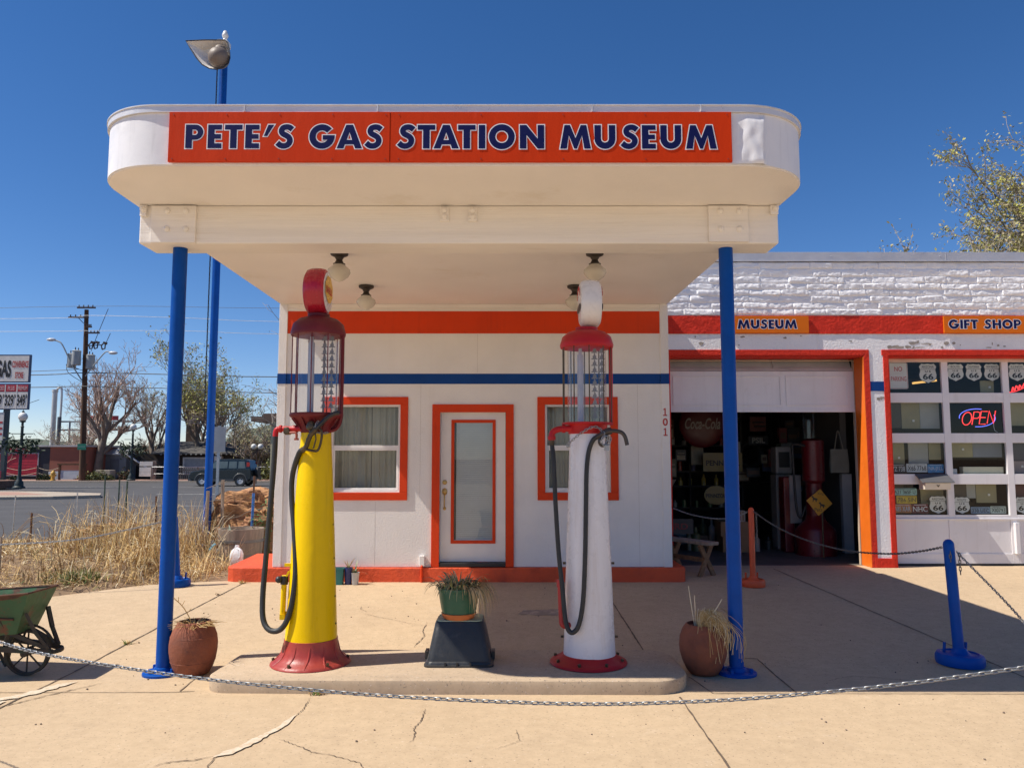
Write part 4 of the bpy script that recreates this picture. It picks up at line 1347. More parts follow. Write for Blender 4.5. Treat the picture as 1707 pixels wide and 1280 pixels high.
chain_links(mb, resample([(-1.50, 5.93, 1.845), (-1.44, 5.94, 1.835), (-1.40, 5.99, 1.845)]), 0.019, 0.003, 0.008)
mb.build('lock_chain', CHAINM, pump, smooth=60)
mb = MB()
mb.cyl((-1.720, 5.98, 0.49), (-1.712, 5.98, 0.78), 0.020, n=12)
mb.box(-1.735, -1.70, 5.955, 6.005, 0.46, 0.50)
mb.box(-1.712, -1.655, 5.965, 5.985, 0.845, 0.868)
mb.box(-1.672, -1.655, 5.968, 5.982, 0.70, 0.85)
mb.beam((-1.700, 5.97, 0.76), (-1.678, 5.97, 0.81), 0.018, 0.012)
mb.box(-1.715, -1.56, 5.985, 6.0, 0.49, 0.515)
lv = mb.build('pump_lever', YELLOW, pump, smooth=40)
mb = MB()
mb.cyl((-1.714, 5.98, 0.715), (-1.710, 5.98, 0.775), 0.028, n=12)
mb.sphere((-1.748, 5.955, 0.752), 0.026, 12)
mb.build('knob', BLACKP, lv, smooth=60)

# ---- white pump
px, py = 0.584, 6.05
pump = thing('gas_pump', (px, py, 0.13), 'tall white antique gas pump with bright red dome and white globe', 'gas pump', 'antique gas pumps on the island')
mb = MB()
mb.lathe([(0.285, 0.128), (0.292, 0.136), (0.285, 0.150), (0.255, 0.163), (0.222, 0.178), (0.204, 0.196), (0.196, 0.200)], (px - 0.008, py, 0), 56)
base = mb.build('base', RED, pump, smooth=50)
mb = MB(); bolts_ring(mb, px - 0.008, py, 0.152, 0.255, 8, 0.013, 25)
build_split(mb, 'bolt', BROWNMETAL, base)
mb = MB()
mb.lathe([(0.198, 0.198), (0.193, 0.3), (0.184, 0.55), (0.172, 0.9), (0.160, 1.2), (0.149, 1.5), (0.138, 1.835), (0.05, 1.84)], (px, py, 0), 56, flute=lambda a, z: 1 - 0.012 * max(0, math.cos(4 * a)) ** 3)
body = mb.build('column', PUMPWHITE, pump, smooth=40)
mb = MB()
for z, s_ in ((0.32, 1), (0.32, -1), (0.86, 1), (0.86, -1)):
    rr_ = 0.198 - (z - 0.2) * 0.0365
    mb.cyl((px + s_ * rr_, py, z), (px + s_ * (rr_ + 0.022), py, z), 0.009, n=8)
build_split(mb, 'bolt', BROWNMETAL, body)
mb = MB()
mb.lathe([(0.138, 1.832), (0.146, 1.836), (0.150, 1.85), (0.152, 1.895), (0.158, 1.908), (0.165, 1.913), (0.15, 1.915), (0.1, 1.915)], (px, py, 0), 48)
for s_, c_ in ((-1, 0.0), (0.8, 0.55), (-0.4, 0.9)):
    pass
mb.lathe([(0.19, 1.905), (0.198, 1.908), (0.198, 1.918), (0.19, 1.921)], (px, py, 0), 48)
mb.build('bowl', RED, pump, smooth=45)
pump_head(pump, px, py, 1.915, 2.505, 0.130, 0.205, 0.150, RED, BROWNMETAL, RED)
mb = MB()
mb.tube([(px + 0.186, py - 0.02, 2.51), (px + 0.184, py - 0.02, 1.90)], 0.014, 10)
mb.build('vent_pipe', RED, pump, smooth=50)
pump_globe(pump, (px + 0.028, py, 2.845), GLOBEWHITE, [GLOBEWHITE, BLACKP, RED], None, RED)
mb = MB()
mb.tube(smoothpath([(px - 0.12, py - 0.06, 1.872), (0.42, py - 0.05, 1.872), (0.36, py - 0.05, 1.868), (0.318, py - 0.05, 1.85), (0.305, py - 0.05, 1.82), (0.305, py - 0.05, 1.785)], 6), 0.024, 12)
mb.cyl((0.385, py - 0.05, 1.872), (0.41, py - 0.05, 1.872), 0.032, n=12)
mb.cyl((0.305, py - 0.05, 1.79), (0.305, py - 0.05, 1.815), 0.031, n=12)
arm = mb.build('outlet_pipe', RED, pump, smooth=50)
mb = MB(); mb.cyl((0.306, py - 0.05, 1.745), (0.305, py - 0.05, 1.79), 0.02, n=10)
mb.build('coupling', BROWNMETAL, arm, smooth=45)
mb = MB()
mb.tube(smoothpath([(0.307, 6.0, 1.75), (0.318, 5.98, 1.62), (0.330, 5.96, 1.3), (0.350, 5.94, 0.95), (0.374, 5.91, 0.70), (0.390, 5.88, 0.50), (0.412, 5.86, 0.41), (0.448, 5.85, 0.393), (0.490, 5.845, 0.45), (0.522, 5.85, 0.62), (0.540, 5.86, 0.92), (0.552, 5.88, 1.30), (0.560, 5.89, 1.55), (0.578, 5.89, 1.70), (0.612, 5.88, 1.785), (0.648, 5.87, 1.808)], 8), 0.0175, 12)
mb.build('hose', RUBBER, pump, smooth=60)
mb = MB()
mb.tube(smoothpath([(0.635, 5.87, 1.805), (0.675, 5.865, 1.825), (0.71, 5.865, 1.845), (0.745, 5.87, 1.852)], 6), [0.019] * 6 + [0.025] * 7 + [0.027] * 6, 10)
mb.tube(smoothpath([(0.665, 5.863, 1.82), (0.655, 5.863, 1.765), (0.675, 5.863, 1.74), (0.705, 5.863, 1.752), (0.72, 5.863, 1.82)], 5), 0.0105, 8)
nz_ = mb.build('nozzle', M('dark_nozzle_metal', (0.07, 0.06, 0.055), 0.45, 0.2, 20, metal=0.5), pump, smooth=45)
mb = MB()
mb.tube(smoothpath([(0.735, 5.87, 1.852), (0.785, 5.87, 1.850), (0.825, 5.87, 1.838), (0.85, 5.87, 1.805), (0.865, 5.87, 1.745)], 6), 0.0155, 10)
mb.build('spout', M('dark_nozzle_metal', (0.07, 0.06, 0.055)), nz_, smooth=50)
mb = MB()
chain_links(mb, resample([(0.425, 5.90, 1.755), (0.50, 5.885, 1.82), (0.59, 5.878, 1.875), (0.645, 5.875, 1.878), (0.69, 5.845, 1.83), (0.715, 5.84, 1.775), (0.70, 5.84, 1.745)]), 0.020, 0.003, 0.0085)
chain_links(mb, resample([(0.69, 5.842, 1.81), (0.665, 5.84, 1.775), (0.69, 5.838, 1.74), (0.725, 5.838, 1.755), (0.735, 5.84, 1.80), (0.70, 5.838, 1.82)]), 0.020, 0.003, 0.0085)
chain_links(mb, resample([(0.425, 5.90, 1.755), (0.432, 5.90, 1.73), (0.415, 5.905, 1.74), (0.43, 5.9, 1.77)]), 0.020, 0.003, 0.0085)
mb.obox((0.705, 5.838, 1.725), (0.035, 0.016, 0.04), (0, 0, 0))
mb.build('lock_chain', CHAINM, pump, smooth=60)
mb = MB()
mb.cyl((0.371, 5.945, 0.46), (0.362, 5.945, 0.705), 0.023, n=12)
mb.cyl((0.362, 5.945, 0.70), (0.362, 5.945, 0.755), 0.029, n=10)
mb.tube(smoothpath([(0.371, 5.945, 0.47), (0.374, 5.94, 0.435), (0.40, 5.94, 0.42), (0.46, 5.96, 0.43)], 5), 0.022, 10)
mb.beam((0.325, 5.945, 0.745), (0.385, 5.945, 0.75), 0.014, 0.012)
mb.build('pump_lever', M('dull_pump_red', (0.40, 0.03, 0.03), 0.5, 0.15), pump, smooth=40)

for p_ in [o for o in COL.objects if o.parent is None and o.name.startswith('gas_pump')]:
    p_.location = (p_.location.x * 1.013, 6.13, 0.10)               # seat both on the island top
    p_.scale = (1.013, 1.013, 1.022)

# ================================================================== POTS AND TUB
def twig_plant(mb, c, n, h, spread, rr_, seed, m=0, w=0.004):
    rng = random.Random(seed)
    for _ in range(n):
        a = rng.uniform(0, 2 * math.pi)
        hh = h * rng.uniform(0.5, 1)
        p0 = Vector((c[0] + rr_ * rng.uniform(0, 1) * math.cos(a), c[1] + rr_ * rng.uniform(0, 1) * math.sin(a), c[2]))
        p1 = p0 + Vector((math.cos(a) * spread * 0.5, math.sin(a) * spread * 0.5, hh * 0.7))
        p2 = p1 + Vector((math.cos(a) * spread * rng.uniform(0.2, 0.9) + rng.uniform(-.03, .03), math.sin(a) * spread * 0.6, hh * rng.uniform(-0.5, 0.4)))
        mb.tube(smoothpath([p0, p1, p2], 4), [w * (1 - 0.08 * k) for k in range(9)], 4, m=rng.choice(m) if isinstance(m, list) else m)

pot = thing('flower_pot', (-2.465, 6.2, 0.0), 'cracked brown barrel shaped clay pot beside the left blue post', 'flower pot', 'clay pots by the posts')
mb = MB()
mb.lathe([(0.108, 0.0), (0.120, 0.004), (0.146, 0.05), (0.166, 0.11), (0.177, 0.175), (0.178, 0.23), (0.170, 0.285), (0.150, 0.340), (0.128, 0.375), (0.122, 0.392), (0.108, 0.396), (0.104, 0.385), (0.115, 0.35)], (-2.465, 6.2, 0.002), 44, flute=lambda a, z: 1 + 0.012 * noise.noise(Vector((math.cos(a) * 2, math.sin(a) * 2, z * 8))))
for z in (0.10, 0.285):
    r0 = 0.1635 if z < 0.2 else 0.170
    mb.lathe([(r0 - 0.003, z - 0.005), (r0 + 0.002, z), (r0 - 0.003, z + 0.005)], (-2.465, 6.2, 0.002), 40)
b_ = mb.build('pot', TERRA, pot, smooth=45)
mb = MB(); mb.lathe([(0.112, 0.35), (0.06, 0.362), (0.001, 0.365)], (-2.465, 6.2, 0), 24)
mb.build('soil', SOIL, pot, smooth=60)
mb = MB()
twig_plant(mb, (-2.44, 6.16, 0.36), 46, 0.07, 0.11, 0.07, 3, [0, 1, 2], 0.003)
twig_plant(mb, (-2.42, 6.12, 0.37), 22, 0.03, 0.15, 0.05, 5, [0, 1], 0.003)
mb.tube(smoothpath([(-2.47, 6.18, 0.36), (-2.50, 6.17, 0.44), (-2.545, 6.15, 0.52), (-2.60, 6.12, 0.585)], 5), 0.0035, 5, m=1)
for a_ in ((-2.545, 6.15, 0.52, -2.52, 0.56), (-2.51, 6.165, 0.46, -2.475, 0.50), (-2.57, 6.14, 0.55, -2.565, 0.59), (-2.49, 6.17, 0.42, -2.53, 0.43)):
    mb.tube([(a_[0], a_[1], a_[2]), (a_[3], a_[1] - 0.01, a_[4])], 0.0025, 4, m=1)
mb.build('dry_plant', STRAW[:3], pot)

pot = thing('flower_pot', (1.48, 6.2, 0.0), 'smooth brown barrel shaped clay pot with dry grass beside the right blue post', 'flower pot', 'clay pots by the posts')
mb = MB()
mb.lathe([(0.096, 0.0), (0.108, 0.004), (0.134, 0.04), (0.162, 0.10), (0.180, 0.165), (0.184, 0.215), (0.177, 0.275), (0.156, 0.335), (0.132, 0.370), (0.120, 0.376), (0.12, 0.35)], (1.48, 6.2, 0.002), 44, flute=lambda a, z: 1 + 0.01 * noise.noise(Vector((math.cos(a) * 2, math.sin(a) * 2, z * 8 + 4))))
mb.build('pot', TERRA, pot, smooth=45)
mb = MB(); mb.lathe([(0.122, 0.345), (0.06, 0.36), (0.001, 0.362)], (1.48, 6.2, 0), 24)
mb.build('soil', SOIL, pot, smooth=60)
mb = MB()
rng = random.Random(11)
for _ in range(320):
    a = rng.uniform(-0.9, 2.6)
    L_ = rng.uniform(0.06, 0.34) * (1.0 if rng.random() < .5 else 0.55)
    dx, dy = 0.9 * math.cos(a - 0.9), -0.8 * abs(math.sin(a)) if rng.random() < 0.75 else 0.6 * math.sin(a)
    p0 = Vector((1.50 + rng.uniform(-.07, .05), 6.18 + rng.uniform(-.08, .06), 0.36))
    up = rng.uniform(0.03, 0.13)
    p1 = p0 + Vector((dx * L_ * 0.35, dy * L_ * 0.35, up))
    p2 = p1 + Vector((dx * L_ * 0.5, dy * L_ * 0.4, -L_ * 0.35))
    p3 = p2 + Vector((rng.uniform(-.03, .03), -0.01, -L_ * 0.55))
    mb.tube(smoothpath([p0, p1, p2, p3], 3), 0.0017, 3, m=rng.choice([0, 1, 1, 2, 4]))
for (x, y, z) in ((1.375, 6.2, 0.66), (1.42, 6.2, 0.59), (1.45, 6.21, 0.49), (1.62, 6.15, 0.57), (1.50, 6.2, 0.50)):
    mb.tube(smoothpath([(1.43 + (x - 1.43) * 0.2, 6.2, 0.35), (1.43 + (x - 1.43) * 0.7, y, 0.35 + (z - 0.35) * 0.6), (x, y, z)], 4), [0.0045, 0.0042, .004, .004, .004, .0035, .003, .003, .0025], 5, m=4)
mb.build('dry_grass', STRAW, pot)

tub = thing('upturned_tub', (-0.395, 6.1, 0.13), 'black plastic tub turned upside down on the island with pale green top', 'storage tub')
mb = MB()
def rsq(hx, hy, r, n=5):
    out = []
    for (sx, sy, a0) in ((1, 1, 0), (-1, 1, 90), (-1, -1, 180), (1, -1, 270)):
        out += arc(sx * (hx - r), sy * (hy - r), r, a0, a0 + 90, n)
    return out
def loft(mb, secs, c, m=0, cap=True):
    st = len(mb.v)
    n = len(secs[0][0])
    vs, fs = [], []
    for pl_, z in secs:
        vs += [(c[0] + p[0], c[1] + p[1], z) for p in pl_]
    for k in range(len(secs) - 1):
        fs += [(k * n + j, k * n + (j + 1) % n, (k + 1) * n + (j + 1) % n, (k + 1) * n + j) for j in range(n)]
    if cap:
        fs += [tuple(range(n - 1, -1, -1)), tuple((len(secs) - 1) * n + j for j in range(n))]
    mb.add(vs, fs, m)
tc = (-0.395, 6.12, 0)
loft(mb, [(rsq(.262, .222, .05), .131), (rsq(.262, .222, .05), .142), (rsq(.250, .212, .05), .148), (rsq(.246, .207, .05), .165), (rsq(.240, .20, .05), .17), (rsq(.184, .150, .05), .438), (rsq(.176, .143, .05), .449)], tc)
for s_ in (-1, 1):
    mb.box(tc[0] + s_ * 0.256 - 0.012, tc[0] + s_ * 0.256 + 0.012, tc[1] - 0.05, tc[1] + 0.05, 0.15, 0.21)
for x in (-0.10, -0.01, 0.09):
    mb.box(tc[0] + x - 0.006, tc[0] + x + 0.006, tc[1] - 0.222, tc[1] - 0.20, 0.145, 0.165)
mb.build('tub', TUBBLACK, tub, smooth=40)
mb = MB(); loft(mb, [(rsq(.172, .14, .045), .4495), (rsq(.170, .138, .045), .456)], tc)
mb.build('lid', LIDGREEN, tub, smooth=40)

pp_ = thing('potted_plant', (-0.40, 6.08, 0.456), 'spiky drooping succulent in a dark green pot on an orange saucer', 'potted plant')
pc = (-0.405, 6.08)
mb = MB(); mb.lathe([(0.112, 0.457), (0.122, 0.465), (0.136, 0.500), (0.130, 0.503), (0.118, 0.48), (0.001, 0.478)], (*pc, 0), 36)
mb.build('saucer', TERRA2, pp_, smooth=40)
mb = MB(); mb.lathe([(0.108, 0.480), (0.124, 0.488), (0.136, 0.53), (0.152, 0.62), (0.158, 0.672), (0.165, 0.675), (0.166, 0.692), (0.156, 0.694), (0.15, 0.66)], (*pc, 0), 40)
mb.build('pot', GREENPOT, pp_, smooth=40)
mb = MB(); mb.lathe([(0.152, 0.665), (0.08, 0.685), (0.001, 0.69)], (*pc, 0), 24)
mb.build('soil', SOIL, pp_, smooth=60)
mb = MB()
rng = random.Random(21)
def blade(mb, p0, d, L_, w, m, droop=0.4, n=5):
    d = d.normalized()
    side = d.cross(Vector((0, 0, 1)))
    side = side.normalized() if side.length > 1e-3 else Vector((1, 0, 0))
    p, vs = Vector(p0), []
    for k in range(n + 1):
        t = k / n
        ww = w * (1 - t ** 1.6) * 0.5 + 0.0006
        vs += [p - side * ww, p + side * ww + Vector((0, 0, 0.002))]
        p = p + d * (L_ / n)
        d = (d + Vector((0, 0, -droop / n * (1 + t)))).normalized()
    mb.add(vs, [(2 * k, 2 * k + 1, 2 * k + 3, 2 * k + 2) for k in range(n)], m)
for _ in range(230):
    a = rng.uniform(0, 2 * math.pi)
    rr_ = rng.uniform(0, 0.15)
    p0 = (pc[0] + rr_ * math.cos(a), pc[1] + rr_ * math.sin(a), 0.685)
    blade(mb, p0, Vector((math.cos(a) * rng.uniform(.2, .9), math.sin(a) * rng.uniform(.2, .9), rng.uniform(.4, 1.2))), rng.uniform(0.09, 0.20), rng.uniform(0.010, 0.018), rng.choice([0, 1, 1, 1, 2, 2, 3]), rng.uniform(0.9, 3.2), 6)
for _ in range(80):
    a = rng.uniform(-1.2, 0.5)
    p0 = (pc[0] + 0.12 * math.cos(a), pc[1] + 0.12 * math.sin(a), 0.69)
    blade(mb, p0, Vector((math.cos(a), math.sin(a), rng.uniform(.2, .8))), rng.uniform(0.17, 0.34), 0.010, rng.choice([1, 2, 3, 3]), rng.uniform(2.8, 4.6), 8)
mb.build('foliage', [GREENLEAF, GREYLEAF, STRAW[2], STRAW[0]], pp_)

tub.location = (-0.40, 6.18, 0.10)
pp_.location = (-0.405, 6.16, 0.426)

t = thing('planter_box', (-2.14, 9.86, 0.1), 'small teal plastic planter box against the office base', 'planter')
mb = MB()
loft(mb, [(rsq(.055, .05, .012), .10), (rsq(.068, .062, .012), .285), (rsq(.074, .068, .012), .287), (rsq(.074, .068, .012), .302), (rsq(.066, .06, .012), .302), (rsq(.06, .055, .012), .26)], (-2.15, 9.86, 0))
mb.build('box', TEAL, t, smooth=40)
mb = MB(); mb.box(-2.21, -2.09, 9.805, 9.915, 0.255, 0.268)
mb.build('soil', SOIL, t)
t = thing('plant_pot', (-2.035, 9.86, 0.1), 'small dark blue pot with a pale sprig against the office base', 'plant pot')
mb = MB(); mb.lathe([(0.036, 0.10), (0.04, 0.105), (0.05, 0.30), (0.044, 0.302), (0.044, 0.27), (0.001, 0.27)], (-2.03, 9.86, 0), 24)
mb.build('pot', BLUEPOT, t, smooth=40)
mb = MB(); rng = random.Random(2)
for _ in range(9):
    a = rng.uniform(0, 6.3)
    blade(mb, (-2.03, 9.86, 0.28), Vector((math.cos(a) * .5, math.sin(a) * .5, 1)), rng.uniform(.10, .19), 0.018, rng.choice([0, 1]), 0.5)
mb.build('foliage', [GREYLEAF, STRAW[0]], t)
t = thing('plastic_cup', (-1.94, 9.84, 0.1), 'clear plastic cup with a rooting cutting beside the blue pot', 'cup')
mb = MB(); mb.lathe([(0.036, 0.101), (0.038, 0.105), (0.05, 0.245), (0.053, 0.248), (0.048, 0.246), (0.036, 0.12), (0.001, 0.118)], (-1.94, 9.84, 0), 24)
mb.build('cup', CUP, t, smooth=40)
mb = MB(); rng = random.Random(8)
for _ in range(10):
    a = rng.uniform(0, 6.3)
    blade(mb, (-1.95, 9.84, 0.20), Vector((math.cos(a) * .5, math.sin(a) * .5, 1)), rng.uniform(.10, .25), 0.02, rng.choice([0, 1, 2]), 0.7)
blade(mb, (-1.93, 9.83, 0.23), Vector((1, -.2, .5)), 0.20, 0.016, 2, 1.4)
mb.build('foliage', [GREYLEAF, GREENLEAF, STRAW[0]], t)

# ================================================================== STANCHIONS AND CHAINS
def stanchion(x, y, z, h, mat, label, base_r, post_r, tilt=0.0, lean=(0, 0)):
    t = thing('stanchion', (x, y, z), label, 'chain post', 'chain posts')
    mb = MB()
    mb.lathe([(base_r * .96, 0.0), (base_r, 0.02), (base_r * 1.0, 0.06), (base_r * .93, 0.085), (base_r * .78, 0.092), (base_r * .70, 0.080), (base_r * .45, 0.085), (post_r * 1.5, 0.10), (post_r * 1.1, 0.13)], (x, y, z), 40)
    for a in (150, 40):
        q = (x + base_r * .62 * math.cos(R(a)), y + base_r * .62 * math.sin(R(a)))
        mb.cyl((*q, z + 0.07), (q[0] + 0.005, q[1], z + 0.16), 0.012, n=8)
    if tilt:
        mb.xform(Matrix.Translation((x, y, z)) @ Matrix.Rotation(tilt, 4, 'Y') @ Matrix.Translation((-x, -y, -z)))
    mb.build('base', mat, t, smooth=40)
    mb = MB()
    tx, ty = x + lean[0], y + lean[1]
    mb.lathe([(post_r, 0.05), (post_r, h - post_r), (post_r * .86, h - post_r * .5), (post_r * .5, h - post_r * .12), (0.001, h)], (0, 0, 0), 24)
    d = Vector((lean[0], lean[1], h)).normalized()
    mb.xform(Matrix.Translation((x, y, z)) @ Vector((0, 0, 1)).rotation_difference(d).to_matrix().to_4x4())
    mb.build('post', mat, t, smooth=40)
    return t
stanchion(3.600, 6.45, 0.007, 0.99, BLUEP, 'leaning blue chain post on a round base on the shaded forecourt', 0.180, 0.042, 0.03, (-0.045, 0))
stanchion(2.950, 9.73, 0.095, 0.955, M('orange_post_paint', (0.66, 0.085, 0.02), 0.5, 0.1, 4), 'orange chain post on a round base before the open garage bay', 0.145, 0.034)
stanchion(-4.10, 9.74, 0.095, 0.86, BLUEP, 'blue chain post behind the left canopy post at the weed bed', 0.155, 0.042, 0, (-0.07, 0))

mb = MB()
fc = [(-4.3, 4.7, 1.0), (-3.5, 4.3, .96), (-2.9, 3.92, 0.92), (-2.5, 3.62, 0.892), (-2.167, 3.389, 0.877), (-1.821, 3.188, 0.869), (-1.213, 2.939, 0.860), (-0.734, 2.80, 0.853), (-0.309, 2.725, 0.845), (0.213, 2.69, 0.836), (0.60, 2.685, 0.845), (0.893, 2.687, 0.862), (1.283, 2.663, 0.907), (1.674, 2.626, 0.971), (2.1, 2.58, 1.05), (2.7, 2.5, 1.14), (3.6, 2.4, 1.0), (4.6, 2.3, .95)]
chain_links(mb, resample(fc), 0.0205, 0.0024, 0.0056, seg=12, sides=6)
tag(mb.build('chain', CHAINM, smooth=60), 'long galvanised chain sagging across the whole foreground', 'chain', 'barrier chains')
mb = MB()
chain_links(mb, resample([(2.265, 11.05, 0.955), (2.44, 10.75, 0.89), (2.66, 10.35, 0.865), (2.82, 10.03, 0.905), (2.93, 9.78, 0.995)]), 0.028, 0.0036, 0.0075)
tag(mb.build('chain', CHAINM, smooth=60), 'short pale chain from the garage door frame to the orange post', 'chain', 'barrier chains')
mb = MB()
chain_links(mb, resample([(2.975, 9.70, 1.0), (3.08, 9.35, 0.875), (3.24, 8.85, 0.76), (3.40, 8.15, 0.715), (3.50, 7.4, 0.765), (3.545, 6.9, 0.845), (3.552, 6.52, 0.925)]), 0.028, 0.0036, 0.0075)
tag(mb.build('chain', DARKSTEEL, smooth=60), 'dark chain sagging between the orange post and the blue post', 'chain', 'barrier chains')
mb = MB()
chain_links(mb, resample([(3.592, 6.40, 0.90), (3.62, 6.2, 0.775), (3.64, 6.0, 0.66), (3.62, 5.75, 0.555), (3.57, 5.5, 0.475), (3.5, 5.2, 0.41), (3.4, 4.8, 0.40)]), 0.026, 0.0034, 0.007)
tag(mb.build('chain', M('mid_chain_steel', (0.32, 0.31, 0.29), 0.45, 0.2, 40, metal=0.7), smooth=60), 'chain dropping from the blue post towards the right edge', 'chain', 'barrier chains')
mb = MB()
chain_links(mb, resample([(-6.6, 9.0, 0.66), (-6.016, 9.15, 0.655), (-5.172, 9.3, 0.696), (-4.613, 9.5, 0.80), (-4.16, 9.72, 0.91)]), 0.03, 0.004, 0.0085)
tag(mb.build('chain', CHAINM, smooth=60), 'pale chain strung in front of the dry weeds at the left', 'chain', 'barrier chains')

for pts, lb in (([(3.000, 9.695, 0.985), (3.003, 9.69, 0.60)], 'loose chain end hanging down beside the orange post'), ([(3.545, 6.41, 0.905), (3.545, 6.41, 0.82)], 'very short loose chain end on the left of the blue post'), ([(3.612, 6.40, 0.89), (3.615, 6.40, 0.70)], 'loose chain end hanging on the right of the blue post')):
    mb = MB(); chain_links(mb, pts, 0.028, 0.0036, 0.0075)
    tag(mb.build('chain', DARKSTEEL, smooth=60), lb, 'chain', 'barrier chains')

for k, (x, y, n_, s_, lb) in enumerate(((-1.37, 5.655, 26, .055, 'small green weed growing at the front edge of the island'), (-3.385, 7.05, 22, .06, 'little weed tuft sprouting from the slab joint'), (-3.36, 9.92, 26, .08, 'dry weed tuft at the corner of the orange base'), (-3.40, 9.2, 14, .05, 'tiny reddish weed in the far part of the slab joint'))):
    mb = MB(); rw = random.Random(40 + k)
    for _ in range(n_):
        a = rw.uniform(0, 6.283)
        blade(mb, (x + rw.gauss(0, .02), y + rw.gauss(0, .012), gz(y)), Vector((math.cos(a), math.sin(a), rw.uniform(.3, 1.6))), s_ * rw.uniform(.5, 1.2), .009, rw.randrange(2), rw.uniform(.3, 1.4), 4)
    tag(mb.build('weed', [[M('weed_green', (0.12, 0.17, 0.03), 0.7, 0.3), STRAW[2]], [M('weed_green', (0.12, 0.17, 0.03)), STRAW[1]], [STRAW[5], STRAW[1]], [M('red_weed', (0.2, 0.07, 0.04), 0.7), STRAW[3]]][k]), lb, 'weed')

# ================================================================== WHEELBARROW
wb = thing('wheelbarrow', (-3.67, 6.15, 0.0), 'old rusty green wheelbarrow with a spoked iron wheel at the left edge', 'wheelbarrow')
mb = MB()
yc = 6.15
top = [(-3.62, yc - .19, .645), (-3.62, yc + .19, .645), (-4.72, yc + .33, .56), (-4.72, yc - .33, .56)]
bot = [(-3.73, yc - .13, .335), (-3.73, yc + .13, .335), (-4.35, yc + .20, .30), (-4.35, yc - .20, .30)]
def shell(mb, top, bot, th=0.006):
    ins = []
    ct = Vector((sum(p[0] for p in top) / 4, yc, .6))
    t2 = [tuple(Vector(p) + (ct - Vector(p)).normalized() * th) for p in top]
    b2 = [tuple(Vector(p) + Vector((0, 0, th)) + (Vector((ct.x, ct.y, p[2])) - Vector(p)).normalized() * th) for p in bot]
    vs = [*top, *bot, *t2, *b2]
    fs = []
    for i in range(4):
        j = (i + 1) % 4
        fs += [(i, j, 4 + j, 4 + i), (8 + i, 12 + i, 12 + j, 8 + j), (i, 8 + i, 8 + j, j)]
    fs += [(4, 5, 6, 7), (15, 14, 13, 12)]
    mb.add(vs, fs)
shell(mb, top, bot)
tray = mb.build('tray', BARROWGREEN, wb)
mb = MB()
for i in range(4):
    mb.tube([top[i], top[(i + 1) % 4]], 0.008, 8)
def on_side(u, v):
    a = Vector(top[0]).lerp(Vector(top[3]), u); b = Vector(bot[0]).lerp(Vector(bot[3]), u)
    return a.lerp(b, v)
rustband = [on_side(0.0, .01), on_side(0.9, .01), on_side(0.9, .22), on_side(0.6, .26), on_side(0.3, .20), on_side(0.2, .12), on_side(0.08, .10)]
rustband = [p + Vector((0, -0.004, 0)) for p in rustband]
mb.add(rustband, [tuple(range(7))])
mb.tube([on_side(0.06, .62) + Vector((0, -.006, 0)), on_side(0.26, .55) + Vector((0, -.006, 0)), on_side(0.42, .62) + Vector((0, -.006, 0))], 0.010, 6)
mb.build('rim', RUST, tray)
mb = MB()
wc = (-3.715, yc, 0.172)
mb.lathe([(0.150, -0.020), (0.170, -0.022), (0.170, 0.022), (0.150, 0.020), (0.146, 0.0), (0.150, -0.020)], wc, 48, axis='Y')
mb.lathe([(0.012, -0.06), (0.026, -0.055), (0.026, 0.055), (0.012, 0.06)], wc, 16, axis='Y')
wheel = mb.build('wheel', BARROWIRON, wb, smooth=40)
mb = MB()
for k in range(8):
    a = R(45 * k + 90)
    mb.cyl((wc[0] + 0.02 * math.cos(a), wc[1], wc[2] + 0.02 * math.sin(a)), (wc[0] + 0.15 * math.cos(a), wc[1], wc[2] + 0.15 * math.sin(a)), 0.0065, n=6)
mb.build('spokes', BARROWIRON, wheel)
mb = MB()
for s_ in (-1, 1):
    y = yc + s_ * 0.10
    mb.beam((-3.49, yc + s_ * 0.06, 0.190), (-3.60, y, 0.205), 0.022, 0.035)
    mb.beam((-3.60, y, 0.205), (-4.60, yc + s_ * 0.25, 0.30), 0.024, 0.040)
    mb.beam((-3.80, y + s_ * .01, 0.345), (-3.52, yc + s_ * 0.07, 0.215), 0.022, 0.030)
    mb.beam((-3.66, yc + s_ * .14, 0.49), (-3.60, yc + s_ * 0.11, 0.34), 0.030, 0.020)
    mb.beam((-3.60, yc + s_ * .11, 0.34), (-3.52, yc + s_ * 0.07, 0.215), 0.026, 0.018)
    mb.beam((-3.86, yc + s_ * .19, 0.50), (-3.80, yc + s_ * .12, 0.34), 0.026, 0.016)
    mb.beam((-3.80, yc + s_ * .12, 0.34), (-3.83, y, 0.22), 0.026, 0.016)
    mb.beam((-3.92, yc + s_ * .13, 0.22), (-4.00, yc + s_ * 0.2, 0.02), 0.022, 0.018)
    mb.beam((-4.00, yc + s_ * .20, 0.02), (-4.18, yc + s_ * 0.2, 0.30), 0.022, 0.018)
    mb.beam((-4.60, yc + s_ * .25, 0.30), (-5.1, yc + s_ * 0.30, 0.50), 0.03, 0.035)
mb.tube([(-3.50, yc - .08, .19), (-3.475, yc - .04, .188), (-3.468, yc, .187), (-3.475, yc + .04, .188), (-3.50, yc + .08, .19)], 0.016, 8)
mb.tube(arc_pts := [(wc[0] + 0.205 * math.cos(R(a)), yc, wc[2] + 0.205 * math.sin(R(a))) for a in range(20, 150, 10)], 0.010, 6)
mb.cyl((wc[0], yc - .11, wc[2] + 0.03), (wc[0], yc + .11, wc[2] + 0.03), 0.010, n=8)
mb.build('frame', BARROWIRON, wb, smooth=40)

